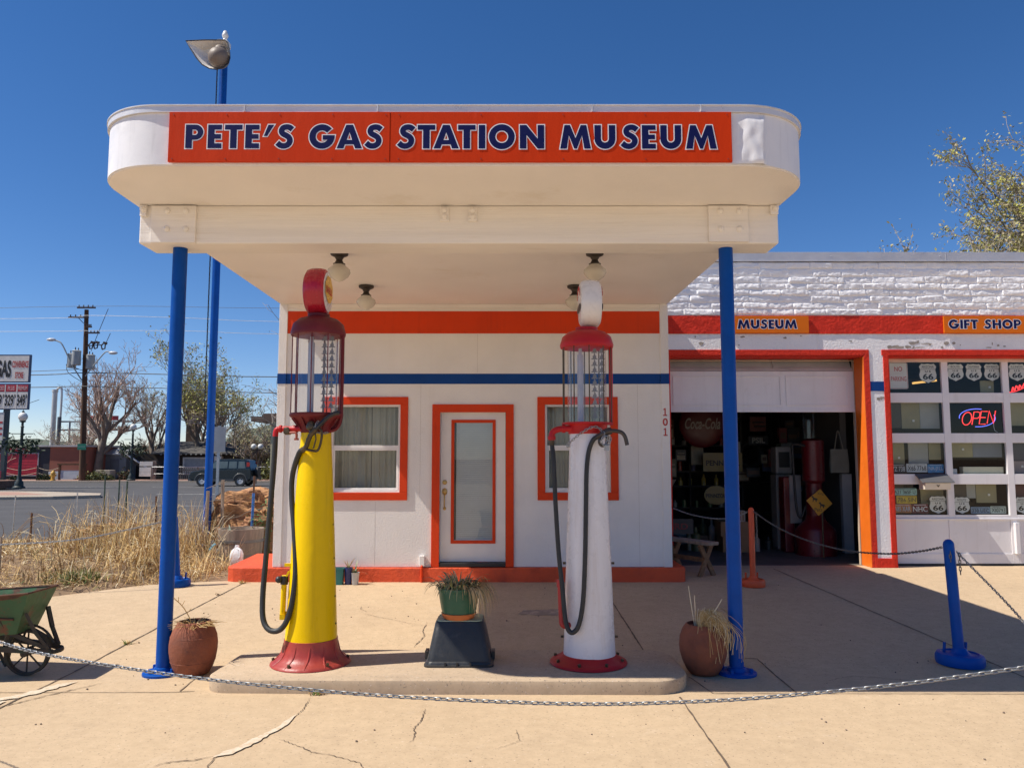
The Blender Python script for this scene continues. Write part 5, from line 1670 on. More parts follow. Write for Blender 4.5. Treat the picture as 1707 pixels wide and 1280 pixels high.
# ================================================================== LAMP POST
lp = thing('lamp_post', (-5.21, 13.5, 0.1), 'tall blue pole with an angled white reflector lamp above the canopy', 'lamp post')
mb = MB(); mb.cyl((-5.215, 13.5, 0.0), (-5.215, 13.5, 8.95), 0.066, n=20)
pole = mb.build('pole', BLUEP, lp, smooth=40)
mb = MB()
mb.tube(smoothpath([(-5.42, 13.49, 9.15), (-5.42, 13.42, 9.22), (-5.36, 13.30, 9.26)], 5), 0.035, 10)
mb.box(-5.42, -5.25, 13.16, 13.36, 9.215, 9.30)
mb.lathe([(0.03, 9.30), (0.045, 9.32), (0.03, 9.36), (0.055, 9.40), (0.055, 9.43), (0.03, 9.50), (0.001, 9.52)], (-5.32, 13.26, 0), 12)
for i in range(len(mb.v)):
    mb.v[i] = (mb.v[i][0] + .205, mb.v[i][1], mb.v[i][2] - .27)
mb.build('lamp_neck', M('lamp_neck_white', (0.68, 0.68, 0.66), 0.4), pole, smooth=40)
mb = MB()
open_ = [(x + .205, z - .27) for x, z in [(-5.93, 9.205), (-5.60, 9.222), (-5.245, 9.222), (-5.19, 9.17), (-5.14, 8.98), (-5.125, 8.86), (-5.15, 8.76), (-5.23, 8.68), (-5.34, 8.645), (-5.47, 8.665), (-5.60, 8.74), (-5.72, 8.88), (-5.83, 9.05)]]
def rim_y(x, z):
    return 12.98 + (z - 8.38) * 0.12
apex = (-5.125, 13.30, 8.78)
n = len(open_)
vs = [(x, rim_y(x, z), z) for x, z in open_]
vs += [(apex[0] + (x - apex[0]) * 0.62, rim_y(x, z) + 0.20, apex[2] + (z - apex[2]) * 0.70) for x, z in open_]
vs += [(apex[0] + (x - apex[0]) * 0.25, 13.27, apex[2] + (z - apex[2]) * 0.3) for x, z in open_]
fs = [(k * n + j, k * n + (j + 1) % n, (k + 1) * n + (j + 1) % n, (k + 1) * n + j) for k in range(2) for j in range(n)] + [tuple(range(2 * n, 3 * n))]
mb.add(vs, fs)
shade = mb.build('reflector', M('enamel_reflector', (0.80, 0.77, 0.72), 0.35, 0.05, 2, col2=(0.45, 0.42, 0.38), g=(0.6, 0.8), gs=3), pole, smooth=50)
mb = MB(); mb.tube([(x, rim_y(x, z), z) for x, z in open_], 0.010, 6, closed=True)
mb.build('reflector_rim', BLACKP, shade)
mb = MB(); mb.sphere((-5.135, 13.06, 8.63), 0.185, 24); mb.lathe([(0.10, 8.73), (0.11, 8.79), (0.07, 8.85), (0.001, 8.86)], (-5.125, 13.08, 0), 18)
mb.build('bulb', M('smoked_lamp_glass', (0.19, 0.15, 0.12), 0.55, 0.2, 5), shade, smooth=60)
mb = MB(); chain_links(mb, [(-5.315, 13.46, 8.7), (-5.315, 13.46, 2.2)], 0.05, 0.006, 0.009, seg=6, sides=3)
mb.build('pull_chain', BLACKP, pole)
# ================================================================== SHOP WINDOW THINGS
KHAKI = M('khaki_board', (0.30, 0.265, 0.15), 0.8, 0.1, 4)
GREYB = M('grey_board', (0.36, 0.355, 0.32), 0.8, 0.08, 4)
DARKB = M('dark_brown_board', (0.085, 0.07, 0.05), 0.8, 0.1, 4)
BLUEG = M('blue_grey_board', (0.20, 0.215, 0.25), 0.8, 0.08, 4)
SHIELDW = M('sign_white', (0.64, 0.62, 0.58), 0.45, 0.06, 6)
SHIELDK = M('sign_black', (0.012, 0.012, 0.013), 0.5)
SHELFM = M('dark_shelf', (0.03, 0.027, 0.025), 0.8)
IY = 11.365
for z in (2.575, 1.985, 1.405, 0.825):
    o = thing('window_shelf', (7.2, 11.45, z), {2.575: 'dark shelf behind the top row of shop panes', 1.985: 'dark shelf behind the second row of shop panes', 1.405: 'dark shelf under the first row of licence plates', 0.825: 'dark shelf under the lowest row of shop panes'}[z], 'shelf', 'shelves behind the glazed door')
    mb = MB(); mb.box(5.42, 8.95, 11.352, 11.62, z - 0.03, z)
    mb.build('board', SHELFM, o)
k_ = 0
for (x0, x1, z0, z1, mt, lb) in (
        (5.510, 5.715, 2.094, 2.470, DARKB, 'dark brown board at the left of the second pane row'), (5.720, 5.986, 2.085, 2.472, KHAKI, 'khaki board in the left pane of the second row'), (5.992, 6.275, 2.085, 2.470, GREYB, 'pale grey board in the left pane of the second row'),
        (7.262, 7.60, 2.128, 2.47, KHAKI, 'khaki board right of the red open sign'), (5.500, 5.735, 1.545, 1.90, KHAKI, 'khaki board above the dark licence plate'), (5.795, 6.085, 1.575, 1.90, GREYB, 'pale grey board above the white licence plate'),
        (6.092, 6.265, 1.63, 1.90, KHAKI, 'narrow khaki board above the blue licence plate'), (6.380, 6.735, 1.668, 1.90, KHAKI, 'khaki board over the cream carton'), (6.741, 7.165, 1.668, 1.90, BLUEG, 'blue grey board over the cream carton'),
        (7.280, 7.56, 1.616, 1.90, M('dark_blue_board', (0.05, 0.05, 0.07), 0.7), 'dark blue board near the right edge'), (7.270, 7.55, 1.42, 1.612, M('pinkish_board', (0.32, 0.26, 0.25), 0.8), 'pinkish carton near the right edge'),
        (5.945, 6.275, 0.98, 1.31, KHAKI, 'khaki board behind the left lowest route shield'), (6.385, 6.612, 1.05, 1.31, DARKB, 'dark brown board behind the right lowest route shield'), (6.752, 7.047, 1.010, 1.31, KHAKI, 'khaki board above the last licence plate'),
        (6.616, 6.745, 1.075, 1.31, GREYB, 'small grey board beside the dark brown board'), (7.235, 7.45, 0.99, 1.30, M('maroon_board', (0.09, 0.03, 0.03), 0.7), 'maroon board in the lower right pane'), (6.90, 7.10, 2.58, 2.79, KHAKI, 'dull board under the row of route shields'), (5.52, 5.70, 1.215, 1.30, DARKB, 'dark strip above the teal licence plate')):
    mb = MB(); mb.box(x0, x1, IY + 0.075 + 0.004 * (k_ % 3), IY + 0.085 + 0.004 * (k_ % 3), z0, z1)
    if k_ % 3 == 1:
        mb.box((x0 + x1) / 2 + 0.02, (x0 + x1) / 2 + 0.05, IY + 0.07, IY + 0.0745 + 0.004, z0 + 0.1, z0 + 0.13, 1)
    tag(mb.build('display_board', [mt, SHIELDW]), lb, 'display board', 'boards standing behind the shop panes')
    k_ += 1
SH = [(-.36, .50), (-.20, .47), (0, .50), (.20, .47), (.36, .50), (.50, .34), (.44, .20), (.44, .10), (.50, -.08), (.47, -.24), (.36, -.37), (.18, -.43), (0, -.52), (-.18, -.43), (-.36, -.37), (-.47, -.24), (-.50, -.08), (-.44, .10), (-.44, .20), (-.50, .34)]
def shield(x0, x1, z0, z1, top, label, dy=0.0):
    cx_, cz_, w, h = (x0 + x1) / 2, (z0 + z1) / 2, x1 - x0, z1 - z0
    mb = MB()
    p = [(cx_ + a * w, cz_ + b * h) for a, b in SH]
    mb.prism(p, IY - 0.0 + dy, IY + 0.004 + dy, 'XZ', 1)
    mb.flat([[(cx_ + a * w * .95, cz_ + b * h * .95) for a, b in SH]], IY - 0.0015 + dy, 0)
    mb.box(cx_ - w * .42, cx_ + w * .42, IY - 0.003 + dy, IY - 0.0016 + dy, cz_ + h * .185, cz_ + h * .20, 1)
    put_text(mb, top, (cx_, IY - 0.003 + dy, cz_ + h * .315), w * (.66 if len(top) > 5 else .52), h * .13, 1, 0.0)
    put_text(mb, 'U S', (cx_, IY - 0.003 + dy, cz_ + h * .09), w * .32, h * .10, 1, 0.03)
    put_text(mb, '66', (cx_, IY - 0.003 + dy, cz_ - h * .17), w * .58, h * .30, 1, 0.03)
    tag(mb.build('route_sign', [SHIELDW, SHIELDK]), label, 'road sign', 'route shields in the shop door')
shield(5.962, 6.229, 2.745, 3.04, 'ARIZONA', 'white Arizona US 66 shield in the top left pane')
shield(6.375, 6.625, 2.775, 3.035, 'ROUTE', 'white Route US 66 shield, left one of three in the top second pane')
shield(6.648, 6.895, 2.775, 3.035, 'CALIFORNIA', 'white California US 66 shield in the top second pane', 0.006)
shield(6.915, 7.155, 2.775, 3.035, 'NEW MEXICO', 'white New Mexico US 66 shield in the top second pane')
shield(7.275, 7.53, 2.775, 3.035, 'ILLINOIS', 'white Illinois US 66 shield in the pane at the right edge')
shield(6.015, 6.275, 0.857, 1.115, 'ARIZONA', 'white Arizona US 66 shield in the lowest left pane')
shield(6.372, 6.610, 0.857, 1.10, 'ROUTE', 'white Route US 66 shield in the lowest middle pane')
shield(7.255, 7.50, 0.857, 1.10, 'ARIZONA', 'white Arizona US 66 shield in the lowest right pane')
t = thing('no_parking_sign', (5.66, IY, 2.66), 'white No Parking sign in the top left pane', 'sign')
mb = MB(); mb.prism([(5.663 + p[0], 2.856 + p[1]) for p in rsq(.138, .195, .025)], IY, IY + 0.004, 'XZ', 0)
mb.build('plate', SHIELDW, t)
mb = MB()
put_text(mb, 'NO', (5.663, IY - 0.002, 2.955), 0.115, 0.068, 0, 0.01); put_text(mb, 'PARKING', (5.663, IY - 0.002, 2.81), 0.225, 0.068, 0, 0.01)
frame_boxes(mb, 5.533, 5.793, 2.668, 3.044, 0.004, IY - 0.002, IY - 0.001)
mb.build('lettering', REDNUM, t)
for (x0, x1, z0, z1, txt, c, tcx, lb) in (
        (5.505, 5.712, 1.440, 1.566, '7Z 738', (0.05, 0.05, 0.055), (0.5, 0.5, 0.5), 'dark licence plate reading 7Z 738'), (5.722, 6.024, 1.450, 1.575, 'X65 7768', (0.55, 0.55, 0.53), (0.03, 0.03, 0.04), 'white licence plate reading X65 7768'),
        (6.030, 6.262, 1.443, 1.566, 'NA-J1LL', (0.05, 0.25, 0.50), (0.5, 0.5, 0.55), 'blue picture licence plate in the third row'), (5.505, 5.855, 1.122, 1.220, 'A21 36SF U', (0.25, 0.45, 0.45), (0.03, 0.05, 0.06), 'teal licence plate reading A21 36SF'),
        (5.555, 5.853, 1.002, 1.116, '7B6 5IN', (0.50, 0.36, 0.03), (0.10, 0.08, 0.03), 'yellow licence plate in the lowest left pane'), (5.505, 5.768, 0.867, 0.996, 'A85 XAR', (0.42, 0.16, 0.06), (0.35, 0.42, 0.5), 'orange licence plate at the lower left corner of the shop door'),
        (5.774, 6.010, 0.860, 0.996, 'NHC', (0.14, 0.02, 0.025), (0.55, 0.55, 0.55), 'maroon licence plate reading NHC'), (6.622, 6.900, 0.859, 0.955, '338 UEC', (0.16, 0.24, 0.33), (0.04, 0.05, 0.08), 'blue licence plate reading 338 UEC'),
        (6.906, 7.132, 0.859, 0.965, 'XI0793', (0.42, 0.48, 0.42), (0.05, 0.06, 0.07), 'pale green licence plate reading XI0793')):
    mb = MB(); mb.prism([((x0 + x1) / 2 + p[0], (z0 + z1) / 2 + p[1]) for p in rsq((x1 - x0) / 2, (z1 - z0) / 2, .012, 3)], IY + 0.012, IY + 0.015, 'XZ', 0)
    put_text(mb, txt, ((x0 + x1) / 2, IY + 0.010, (z0 + z1) / 2 - 0.004), (x1 - x0) * .88, (z1 - z0) * .55, 1, 0.01)
    mb.box(x0 + .03, x1 - .03, IY + 0.0105, IY + 0.0115, z1 - 0.016, z1 - 0.010, 1)
    tag(mb.build('license_plate', [M('plate_' + txt.replace(' ', ''), c, 0.5, 0.25, 14), M('platetext_' + txt.replace(' ', ''), tcx, 0.5)]), lb, 'licence plate', 'licence plates in the shop door')
mb = MB(); mb.box(6.539, 7.125, IY + 0.005, IY + 0.10, 1.406, 1.530)
tag(mb.build('carton', M('cream_carton', (0.62, 0.57, 0.42), 0.7), bevel=0.004), 'long cream carton lying behind the third row pane', 'box')
mb = MB(); mb.box(6.375, 6.45, IY + 0.005, IY + 0.06, 1.406, 1.50)
tag(mb.build('carton', M('small_white_box', (0.5, 0.5, 0.5), 0.6), bevel=0.004), 'tiny white box left of the long cream carton', 'box')
# neon
neon = thing('neon_sign', (6.79, IY, 2.235), 'lit red neon Open sign with a blue outline loop', 'neon sign')
NR = emitmat('neon_red', (1.0, 0.05, 0.05), 1.3); NB = emitmat('neon_blue', (0.16, 0.20, 1.0), 1.0)
mb = MB()
def nl(pts, ox, oz, s_, sh=0.22):
    mb.tube([(ox + (p[0] + p[1] * sh) * s_, IY, oz + p[1] * s_) for p in pts], 0.0062, 6)
hz = 2.135
O_ = [(0.36 + .36 * math.cos(a * .2618), .5 + .5 * math.sin(a * .2618)) for a in range(25)]
nl(O_, 6.545, hz, 0.185); 
nl([(0, 0), (0, 1), (.35, 1), (.5, .92), (.5, .62), (.35, .5), (0, .5)], 6.700, hz + .005, 0.185)
nl([(.5, 0), (0, 0), (0, 1), (.5, 1)], 6.805, hz + 0.013, 0.185); nl([(0, .52), (.42, .52)], 6.805, hz + .013, 0.185)
nl([(0, 0), (0, 1), (.5, 0), (.5, 1)], 6.922, hz + .022, 0.185)
mb.build('lettering', NR, neon, smooth=60)
mb = MB()
mb.tube([(6.79 + 0.262 * math.cos(R(a)), IY + .012, 2.245 + 0.125 * math.sin(R(a))) for a in range(75, 190, 7)], 0.006, 6)
mb.tube([(6.79 + 0.262 * math.cos(R(a)), IY + .012, 2.235 + 0.125 * math.sin(R(a))) for a in range(262, 385, 7)], 0.006, 6)
mb.build('outline', NB, neon, smooth=60)
mb = MB(); mb.tube(smoothpath([(7.02, IY + .01, 2.15), (7.04, IY + .02, 2.06), (7.08, IY + .02, 2.03)], 5), 0.004, 5)
mb.build('cable', SHIELDW, neon)
mb = MB()
mb.tube(smoothpath([(7.33, IY + .03, 2.63), (7.35, IY + .03, 2.69), (7.37, IY + .03, 2.64), (7.40, IY + .03, 2.71), (7.43, IY + .03, 2.66), (7.45, IY + .03, 2.72), (7.48, IY + .03, 2.68), (7.52, IY + .03, 2.75)], 4), 0.008, 6)
mb.tube(smoothpath([(7.27, IY + .03, 2.61), (7.40, IY + .03, 2.635), (7.55, IY + .03, 2.70)], 4), 0.006, 6)
tag(mb.build('neon_sign', NR, smooth=60), 'red neon scribble cut off at the right edge', 'neon sign')
# letter box on the glazed door
t = thing('letter_box', (6.03, 11.3, 1.21), 'cream box with a dark sloping lid fixed on the glazed door', 'letter box')
mb = MB(); mb.prism([(11.299, 1.21), (11.14, 1.21), (11.12, 1.305), (11.299, 1.40)], 5.85, 6.215, 'YZ')
mb.build('body', M('cream_box', (0.66, 0.60, 0.50), 0.6), t, bevel=0.004)
mb = MB(); mb.prism([(11.299, 1.432), (11.10, 1.318), (11.098, 1.306), (11.299, 1.41)], 5.80, 6.26, 'YZ')
mb.build('lid', M('dark_lid', (0.10, 0.10, 0.105), 0.5), t, bevel=0.003)
mb = MB(); put_text(mb, 'v', (6.03, 11.118, 1.262), 0.05, 0.03, 0, 0.03)
mb.build('emblem', BROWNMETAL, t)

# ================================================================== INSIDE THE OPEN BAY
t = thing('wall_sign', (3.41, 14.0, 2.25), 'round dark red Coca-Cola disc hanging inside the open bay', 'sign')
mb = MB(); mb.lathe([(0.41, 0.03), (0.405, 0.0), (0.36, -0.03), (0.2, -0.05), (0.001, -0.055)], (3.41, 14.0, 2.25), 48, axis='Y')
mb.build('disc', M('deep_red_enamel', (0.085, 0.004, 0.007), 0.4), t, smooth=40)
mb = MB(); put_text(mb, 'Coca-Cola', (3.41, 13.935, 2.27), 0.64, 0.20, 0, 0.02, 0.3)
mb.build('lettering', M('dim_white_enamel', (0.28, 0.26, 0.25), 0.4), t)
t = thing('wall_sign', (3.77, 14.0, 1.56), 'yellow sign with dark lettering inside the open bay, left of the post', 'sign')
mb = MB(); mb.box(3.42, 4.12, 14.02, 14.04, 1.42, 1.75)
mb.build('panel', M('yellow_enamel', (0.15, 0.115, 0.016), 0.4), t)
mb = MB(); put_text(mb, 'PENNZOIL', (3.77, 14.015, 1.57), 0.6, 0.10, 0, 0.03)
mb.build('lettering', SHIELDK, t)
t = thing('wall_sign', (3.58, 13.8, 1.01), 'yellow oval sign with dark lettering low inside the open bay', 'sign')
mb = MB(); mb.lathe([(0.21, 0.012), (0.21, -0.008), (0.001, -0.010)], (0, 0, 0), 40, axis='Y')
mb.xform(Matrix.Translation((3.58, 13.8, 1.01)) @ Matrix.Scale(0.78, 4, (0, 0, 1)))
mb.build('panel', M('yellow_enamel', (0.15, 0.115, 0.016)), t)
mb = MB(); put_text(mb, 'PENNZOIL', (3.58, 13.785, 1.0), 0.36, 0.07, 0, 0.03)
mb.build('lettering', SHIELDK, t)
t = thing('wall_sign', (2.9, 13.0, 0.5), 'dark grey board with red letters on the floor behind the bench', 'sign')
mb = MB(); mb.box(2.55, 2.98, 12.98, 13.0, 0.42, 0.66)
mb.build('panel', M('grey_enamel', (0.05, 0.04, 0.04), 0.5), t)
mb = MB(); put_text(mb, 'IRD', (2.76, 12.975, 0.54), 0.26, 0.10, 0, 0.03)
mb.build('lettering', M('dark_red_letter', (0.25, 0.03, 0.03), 0.5), t)
t = thing('wall_sign', (4.55, 14.5, 2.2), 'small orange sign high at the back of the open bay', 'sign')
mb = MB(); mb.box(4.42, 4.72, 14.5, 14.52, 2.15, 2.42)
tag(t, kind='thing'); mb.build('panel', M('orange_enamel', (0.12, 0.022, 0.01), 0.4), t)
mb = MB(); mb.box(4.50, 4.70, 14.46, 14.49, 2.23, 2.26); mb.box(4.47, 4.66, 14.46, 14.49, 2.30, 2.33)
mb.build('lettering', DARKIN, t)
t = thing('wall_sign', (4.52, 14.4, 1.95), 'small black sign with white letters below the orange one', 'sign')
mb = MB(); mb.box(4.36, 4.72, 14.4, 14.42, 1.90, 2.06); mb.build('panel', SHIELDK, t)
mb = MB(); put_text(mb, 'PSIL', (4.54, 14.395, 1.98), 0.24, 0.10, 0, 0.03); mb.build('lettering', GREYB, t)
for k, (x, y, z0, z1, w, lb) in enumerate(((3.66, 12.9, 0.13, 0.385, 0.44, 'brown cardboard carton on the floor, lower one of two'), (3.64, 12.9, 0.386, 0.62, 0.46, 'brown cardboard carton, upper one of two'))):
    mb = MB(); mb.box(x - w / 2, x + w / 2, y, y + 0.4, z0, z1)
    mb.box(x - 0.025, x + 0.025, y - 0.001, y - 0.0005, z0, z1, 1)
    tag(mb.build('carton', [CARDBOARD, M('tape', (0.35, 0.25, 0.14), 0.4)], bevel=0.006), lb, 'box')
mb = MB(); mb.box(3.62, 3.82, 12.92, 13.1, 0.621, 0.80)
for i in range(4):
    mb.box(3.64 + i * .045, 3.66 + i * .045, 12.917, 12.92, 0.64, 0.78, 1)
tag(mb.build('carton', [M('striped_pale_box', (0.36, 0.3, 0.25), 0.7), CARDBOARD]), 'small pale striped box on top of the brown cartons', 'box')
# shelves with bottles along the back
t = thing('shelf_unit', (3.3, 15.0, 0.13), 'dark shelf unit crowded with bottles and cans inside the open bay', 'shelf')
mb = MB()
for z in (0.75, 1.15, 1.42, 1.9, 2.4):
    mb.box(2.3, 4.3, 14.6, 15.0, z - 0.03, z)
for x in (2.3, 3.3, 4.27):
    mb.box(x, x + 0.03, 14.6, 15.0, 0.13, 2.6)
mb.build('frame', SHELFM, t)
rng = random.Random(6)
BC = [M('bottle_%d' % i, c, 0.25) for i, c in enumerate(((0.3, 0.3, 0.28), (0.05, 0.12, 0.06), (0.25, 0.05, 0.03), (0.3, 0.22, 0.05), (0.08, 0.10, 0.2)))]
CN = ['white', 'green', 'red', 'amber', 'blue']
n_b = 0
for z in (0.75, 1.15, 1.42, 1.9):
    x = 2.42
    while x < 4.2:
        h = rng.uniform(0.12, 0.22); r = rng.uniform(0.03, 0.05); ci = rng.randrange(5)
        mb = MB()
        if rng.random() < 0.55:
            mb.lathe([(r, z), (r, z + h * .6), (r * .4, z + h * .75), (r * .4, z + h), (0.001, z + h)], (x, 14.68, 0), 14)
            nm = 'bottle'
        else:
            mb.lathe([(r, z), (r, z + h * .9), (r * .9, z + h * .92), (r * .9, z + h * .94), (0.001, z + h * .94)], (x, 14.68, 0), 14)
            nm = 'oil_can'
        tag(mb.build(nm, BC[ci], smooth=40), 'small %s vessel on the crowded dark shelf unit inside the bay' % CN[ci], 'bottle' if nm == 'bottle' else 'can', 'vessels on the shelf unit')
        x += rng.uniform(0.11, 0.26)
mb = MB(); mb.lathe([(0.14, 1.30), (0.12, 1.26), (0.03, 1.12), (0.018, 1.02), (0.001, 1.02)], (2.62, 13.2, 0), 20)
tag(mb.build('funnel', M('pale_tin', (0.4, 0.39, 0.34), 0.35, metal=0.5), smooth=40), 'pale tin funnel just inside the bay by the left trim', 'funnel')
t = thing('shelf_unit', (4.75, 15.6, 0.13), 'dark rack with round tyre and tools at the back of the open bay', 'shelf')
mb = MB()
for z in (0.6, 1.2, 1.85):
    mb.box(4.35, 5.35, 15.6, 15.95, z - 0.03, z)
for x in (4.35, 5.32):
    mb.box(x, x + .03, 15.6, 15.95, 0.13, 2.6)
mb.build('frame', SHELFM, t)
mb = MB(); mb.tube([(4.62 + 0.22 * math.cos(R(a)), 15.2, 1.72 + 0.22 * math.sin(R(a))) for a in range(0, 360, 15)], 0.06, 10, closed=True)
tag(mb.build('tyre', RUBBER, smooth=60), 'old black tyre hanging at the back of the open bay', 'tyre')

rng = random.Random(71)
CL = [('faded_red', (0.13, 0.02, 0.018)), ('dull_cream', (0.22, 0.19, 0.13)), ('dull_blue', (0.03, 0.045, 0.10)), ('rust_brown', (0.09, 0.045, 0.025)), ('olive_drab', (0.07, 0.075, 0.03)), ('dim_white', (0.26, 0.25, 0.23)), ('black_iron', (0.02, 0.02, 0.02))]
for k in range(26):                                                # tins, crates, oilers and framed cards crowding the left half
    cn, cc = CL[rng.randrange(len(CL))]
    x, y = rng.uniform(2.45, 4.3), rng.uniform(13.2, 14.2)
    mt = M('clutter_' + cn, cc, 0.5, 0.25, 9)
    mb = MB()
    if k % 3 == 0:
        w, h = rng.uniform(.14, .34), rng.uniform(.10, .26); z = 0.13
        mb.box(x - w / 2, x + w / 2, y, y + .25, z, z + h); mb.box(x - w / 2 - .01, x + w / 2 + .01, y - .012, y, z + h * .6, z + h * .8)
        tag(mb.build('crate', mt, bevel=.006), cn.replace('_', ' ') + ' crate on the dark floor of the bay among the museum pieces', 'crate', 'museum clutter')
    elif k % 3 == 1:
        r, h = rng.uniform(.04, .09), rng.uniform(.2, .5); z = 0.13
        mb.lathe([(r, z), (r, z + h * .7), (r * .35, z + h * .8), (r * .3, z + h), (.001, z + h)], (x, y - .2, 0), 16)
        tag(mb.build('oil_can', mt, smooth=40), cn.replace('_', ' ') + ' tall oiler can on the dark floor of the bay', 'can', 'museum clutter')
    else:
        w, h = rng.uniform(.14, .30), rng.uniform(.18, .36); z = rng.uniform(1.1, 2.05)
        mb.box(x - w / 2, x + w / 2, 14.3, 14.33, z, z + h, 0); mb.box(x - w / 2 + .02, x + w / 2 - .02, 14.293, 14.299, z + .02, z + h * .5, 1); mb.box(x - w / 2 + .03, x + w / 2 - .03, 14.293, 14.299, z + h * .65, z + h * .72, 1)
        tag(mb.build('framed_card', [mt, M('clutter_dull_cream', (0.22, 0.19, 0.13))]), cn.replace('_', ' ') + ' framed card hanging at the back of the bay', 'picture', 'museum clutter')
for k in range(16):
    cn, cc = CL[rng.randrange(len(CL))]
    x, z = rng.uniform(4.3, 5.3), rng.uniform(1.0, 2.25)
    w, h = rng.uniform(.10, .24), rng.uniform(.12, .34)
    mb = MB(); mb.box(x - w / 2, x + w / 2, 13.9 + k * .02, 13.93 + k * .02, z, z + h, 0)
    mb.box(x - w / 2 + .02, x + w / 2 - .02, 13.893 + k * .02, 13.899 + k * .02, z + h * .3, z + h * .7, 1)
    tag(mb.build('framed_card', [M('clutter_' + cn, cc, 0.5, 0.25, 9), M('clutter_rust_brown', (0.09, 0.045, 0.025), 0.5)]), cn.replace('_', ' ') + ' card hanging above the pumps inside the bay', 'picture', 'museum clutter')
# museum pump inside
t = thing('gas_pump', (4.83, 12.6, 0.13), 'dark red bell based antique pump inside the open bay', 'gas pump')
x, y = 4.84, 12.6
mb = MB(); mb.lathe([(0.31, 0.13), (0.31, 0.50), (0.28, 0.56), (0.17, 0.66), (0.14, 0.75)], (x, y, 0), 36)
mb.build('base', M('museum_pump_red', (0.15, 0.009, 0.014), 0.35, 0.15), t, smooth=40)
mb = MB(); mb.lathe([(0.135, 0.75), (0.125, 1.25), (0.17, 1.30), (0.17, 1.93), (0.08, 1.97), (0.001, 1.97)], (x, y, 0), 36)
mb.build('column', M('museum_pump_red', (0.15, 0.009, 0.014)), t, smooth=40)
mb = MB(); mb.lathe([(0.11, 1.97), (0.11, 2.45), (0.15, 2.47), (0.10, 2.55), (0.001, 2.56)], (x - .05, y, 0), 28)
mb.build('glass_cylinder', PUMPGLASS, t, smooth=50)
mb = MB(); mb.tube(smoothpath([(x - .16, y - .1, 1.85), (x - .35, y - .1, 1.87), (x - .36, y - .1, 1.7), (x - .33, y - .1, 0.9), (x - .27, y - .12, 0.72), (x - .2, y - .14, 0.9)], 6), 0.02, 8)
mb.build('hose', RUBBER, t, smooth=60)
t = thing('gas_pump', (4.25, 13.4, 0.13), 'narrow white museum pump standing left of the red bell pump', 'gas pump')
x, y = 4.62, 13.3
mb = MB(); mb.box(x - .15, x + .15, y, y + .3, 0.13, 1.38)
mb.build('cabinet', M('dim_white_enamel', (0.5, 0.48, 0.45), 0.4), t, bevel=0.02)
mb = MB(); mb.box(x - .14, x + .14, y + .01, y + .29, 1.382, 1.85)
mb.build('head', M('dim_white_enamel', (0.5, 0.48, 0.45)), t, bevel=0.03)
mb = MB(); mb.box(x - .09, x + .09, y - .006, y, 1.50, 1.76); mb.box(x - .155, x + .155, y - .01, y + .31, 1.378, 1.384)
mb.build('dial', SHIELDK, t)
t = thing('gas_pump', (4.55, 12.75, 0.13), 'narrow red and white pump just left of the bell based pump', 'gas pump')
x, y = 4.50, 12.85
mb = MB(); mb.box(x - .06, x + .10, y, y + .25, 0.13, 1.35); mb.build('cabinet', M('museum_pump_red', (0.15, 0.009, 0.014)), t, bevel=0.02)
mb = MB(); mb.box(x + .03, x + .22, y - .02, y + .2, 0.6, 1.38); mb.build('panel', M('dim_white_enamel', (0.5, 0.48, 0.45)), t, bevel=0.01)
t = thing('diamond_sign', (4.75, 12.2, 0.95), 'yellow diamond sign with two dark animal shapes before the red pump', 'sign')
mb = MB()
s_ = 0.205
mb.prism([(4.755 + a, 0.975 + b) for a, b in ((-.20, .03), (0.02, .205), (.20, -.02), (-.02, -.205))], 12.18, 12.19, 'XZ')
mb.build('panel', M('warning_yellow', (0.50, 0.27, 0.02), 0.45, 0.1), t)
mb = MB()
for ox, oz in ((-.065, .05), (.045, -.045)):
    mb.flat([[(4.75 + ox + p[0] * .06, 0.98 + oz + p[1] * .06) for p in ((-.9, .5), (-.5, .8), (-.2, .3), (.5, .1), (.9, -.3), (.5, -.3), (.4, -.8), (.2, -.8), (.1, -.35), (-.3, -.3), (-.4, -.8), (-.6, -.8), (-.5, .1))]], 12.178)
put_text(mb, 'Pets', (4.735, 12.178, 0.865), 0.12, 0.055, 0, 0.0)
put_text(mb, 'Xing', (4.775, 12.178, 1.105), 0.10, 0.05, 0, 0.0)
mb.build('emblem', M('dark_green_black', (0.03, 0.04, 0.03), 0.5), t)
mb = MB(); mb.cyl((4.80, 12.2, 0.13), (4.80, 12.2, 0.98), 0.014, n=8)
mb.build('stake', BROWNMETAL, t)
t = thing('tote_bag', (5.30, 12.72, 1.42), 'pale cloth tote bag hanging by its straps inside the bay', 'bag')
mb = MB(); loft(mb, [(rsq(.15, .03, .02), 1.42), (rsq(.155, .045, .03), 1.55), (rsq(.14, .02, .015), 1.80)], (5.30, 12.70, 0))
mb.build('bag', M('canvas', (0.30, 0.28, 0.235), 0.9, 0.1, 8), t, smooth=50)
mb = MB(); mb.tube(smoothpath([(5.23, 12.69, 1.79), (5.26, 12.70, 1.95), (5.30, 12.71, 2.10), (5.34, 12.70, 1.95), (5.37, 12.69, 1.79)], 5), 0.009, 6)
mb.build('strap', M('canvas', (0.30, 0.28, 0.235)), t)
t = thing('bench', (2.45, 10.7, 0.11), 'weathered brown plank bench with crossed legs beside the office corner', 'bench')
mb = MB()
mb.beam((2.62, 10.30, 0.545), (2.16, 11.04, 0.545), 0.20, 0.042)
mb.build('seat', WOODGREY, t, bevel=0.006)
mb = MB()
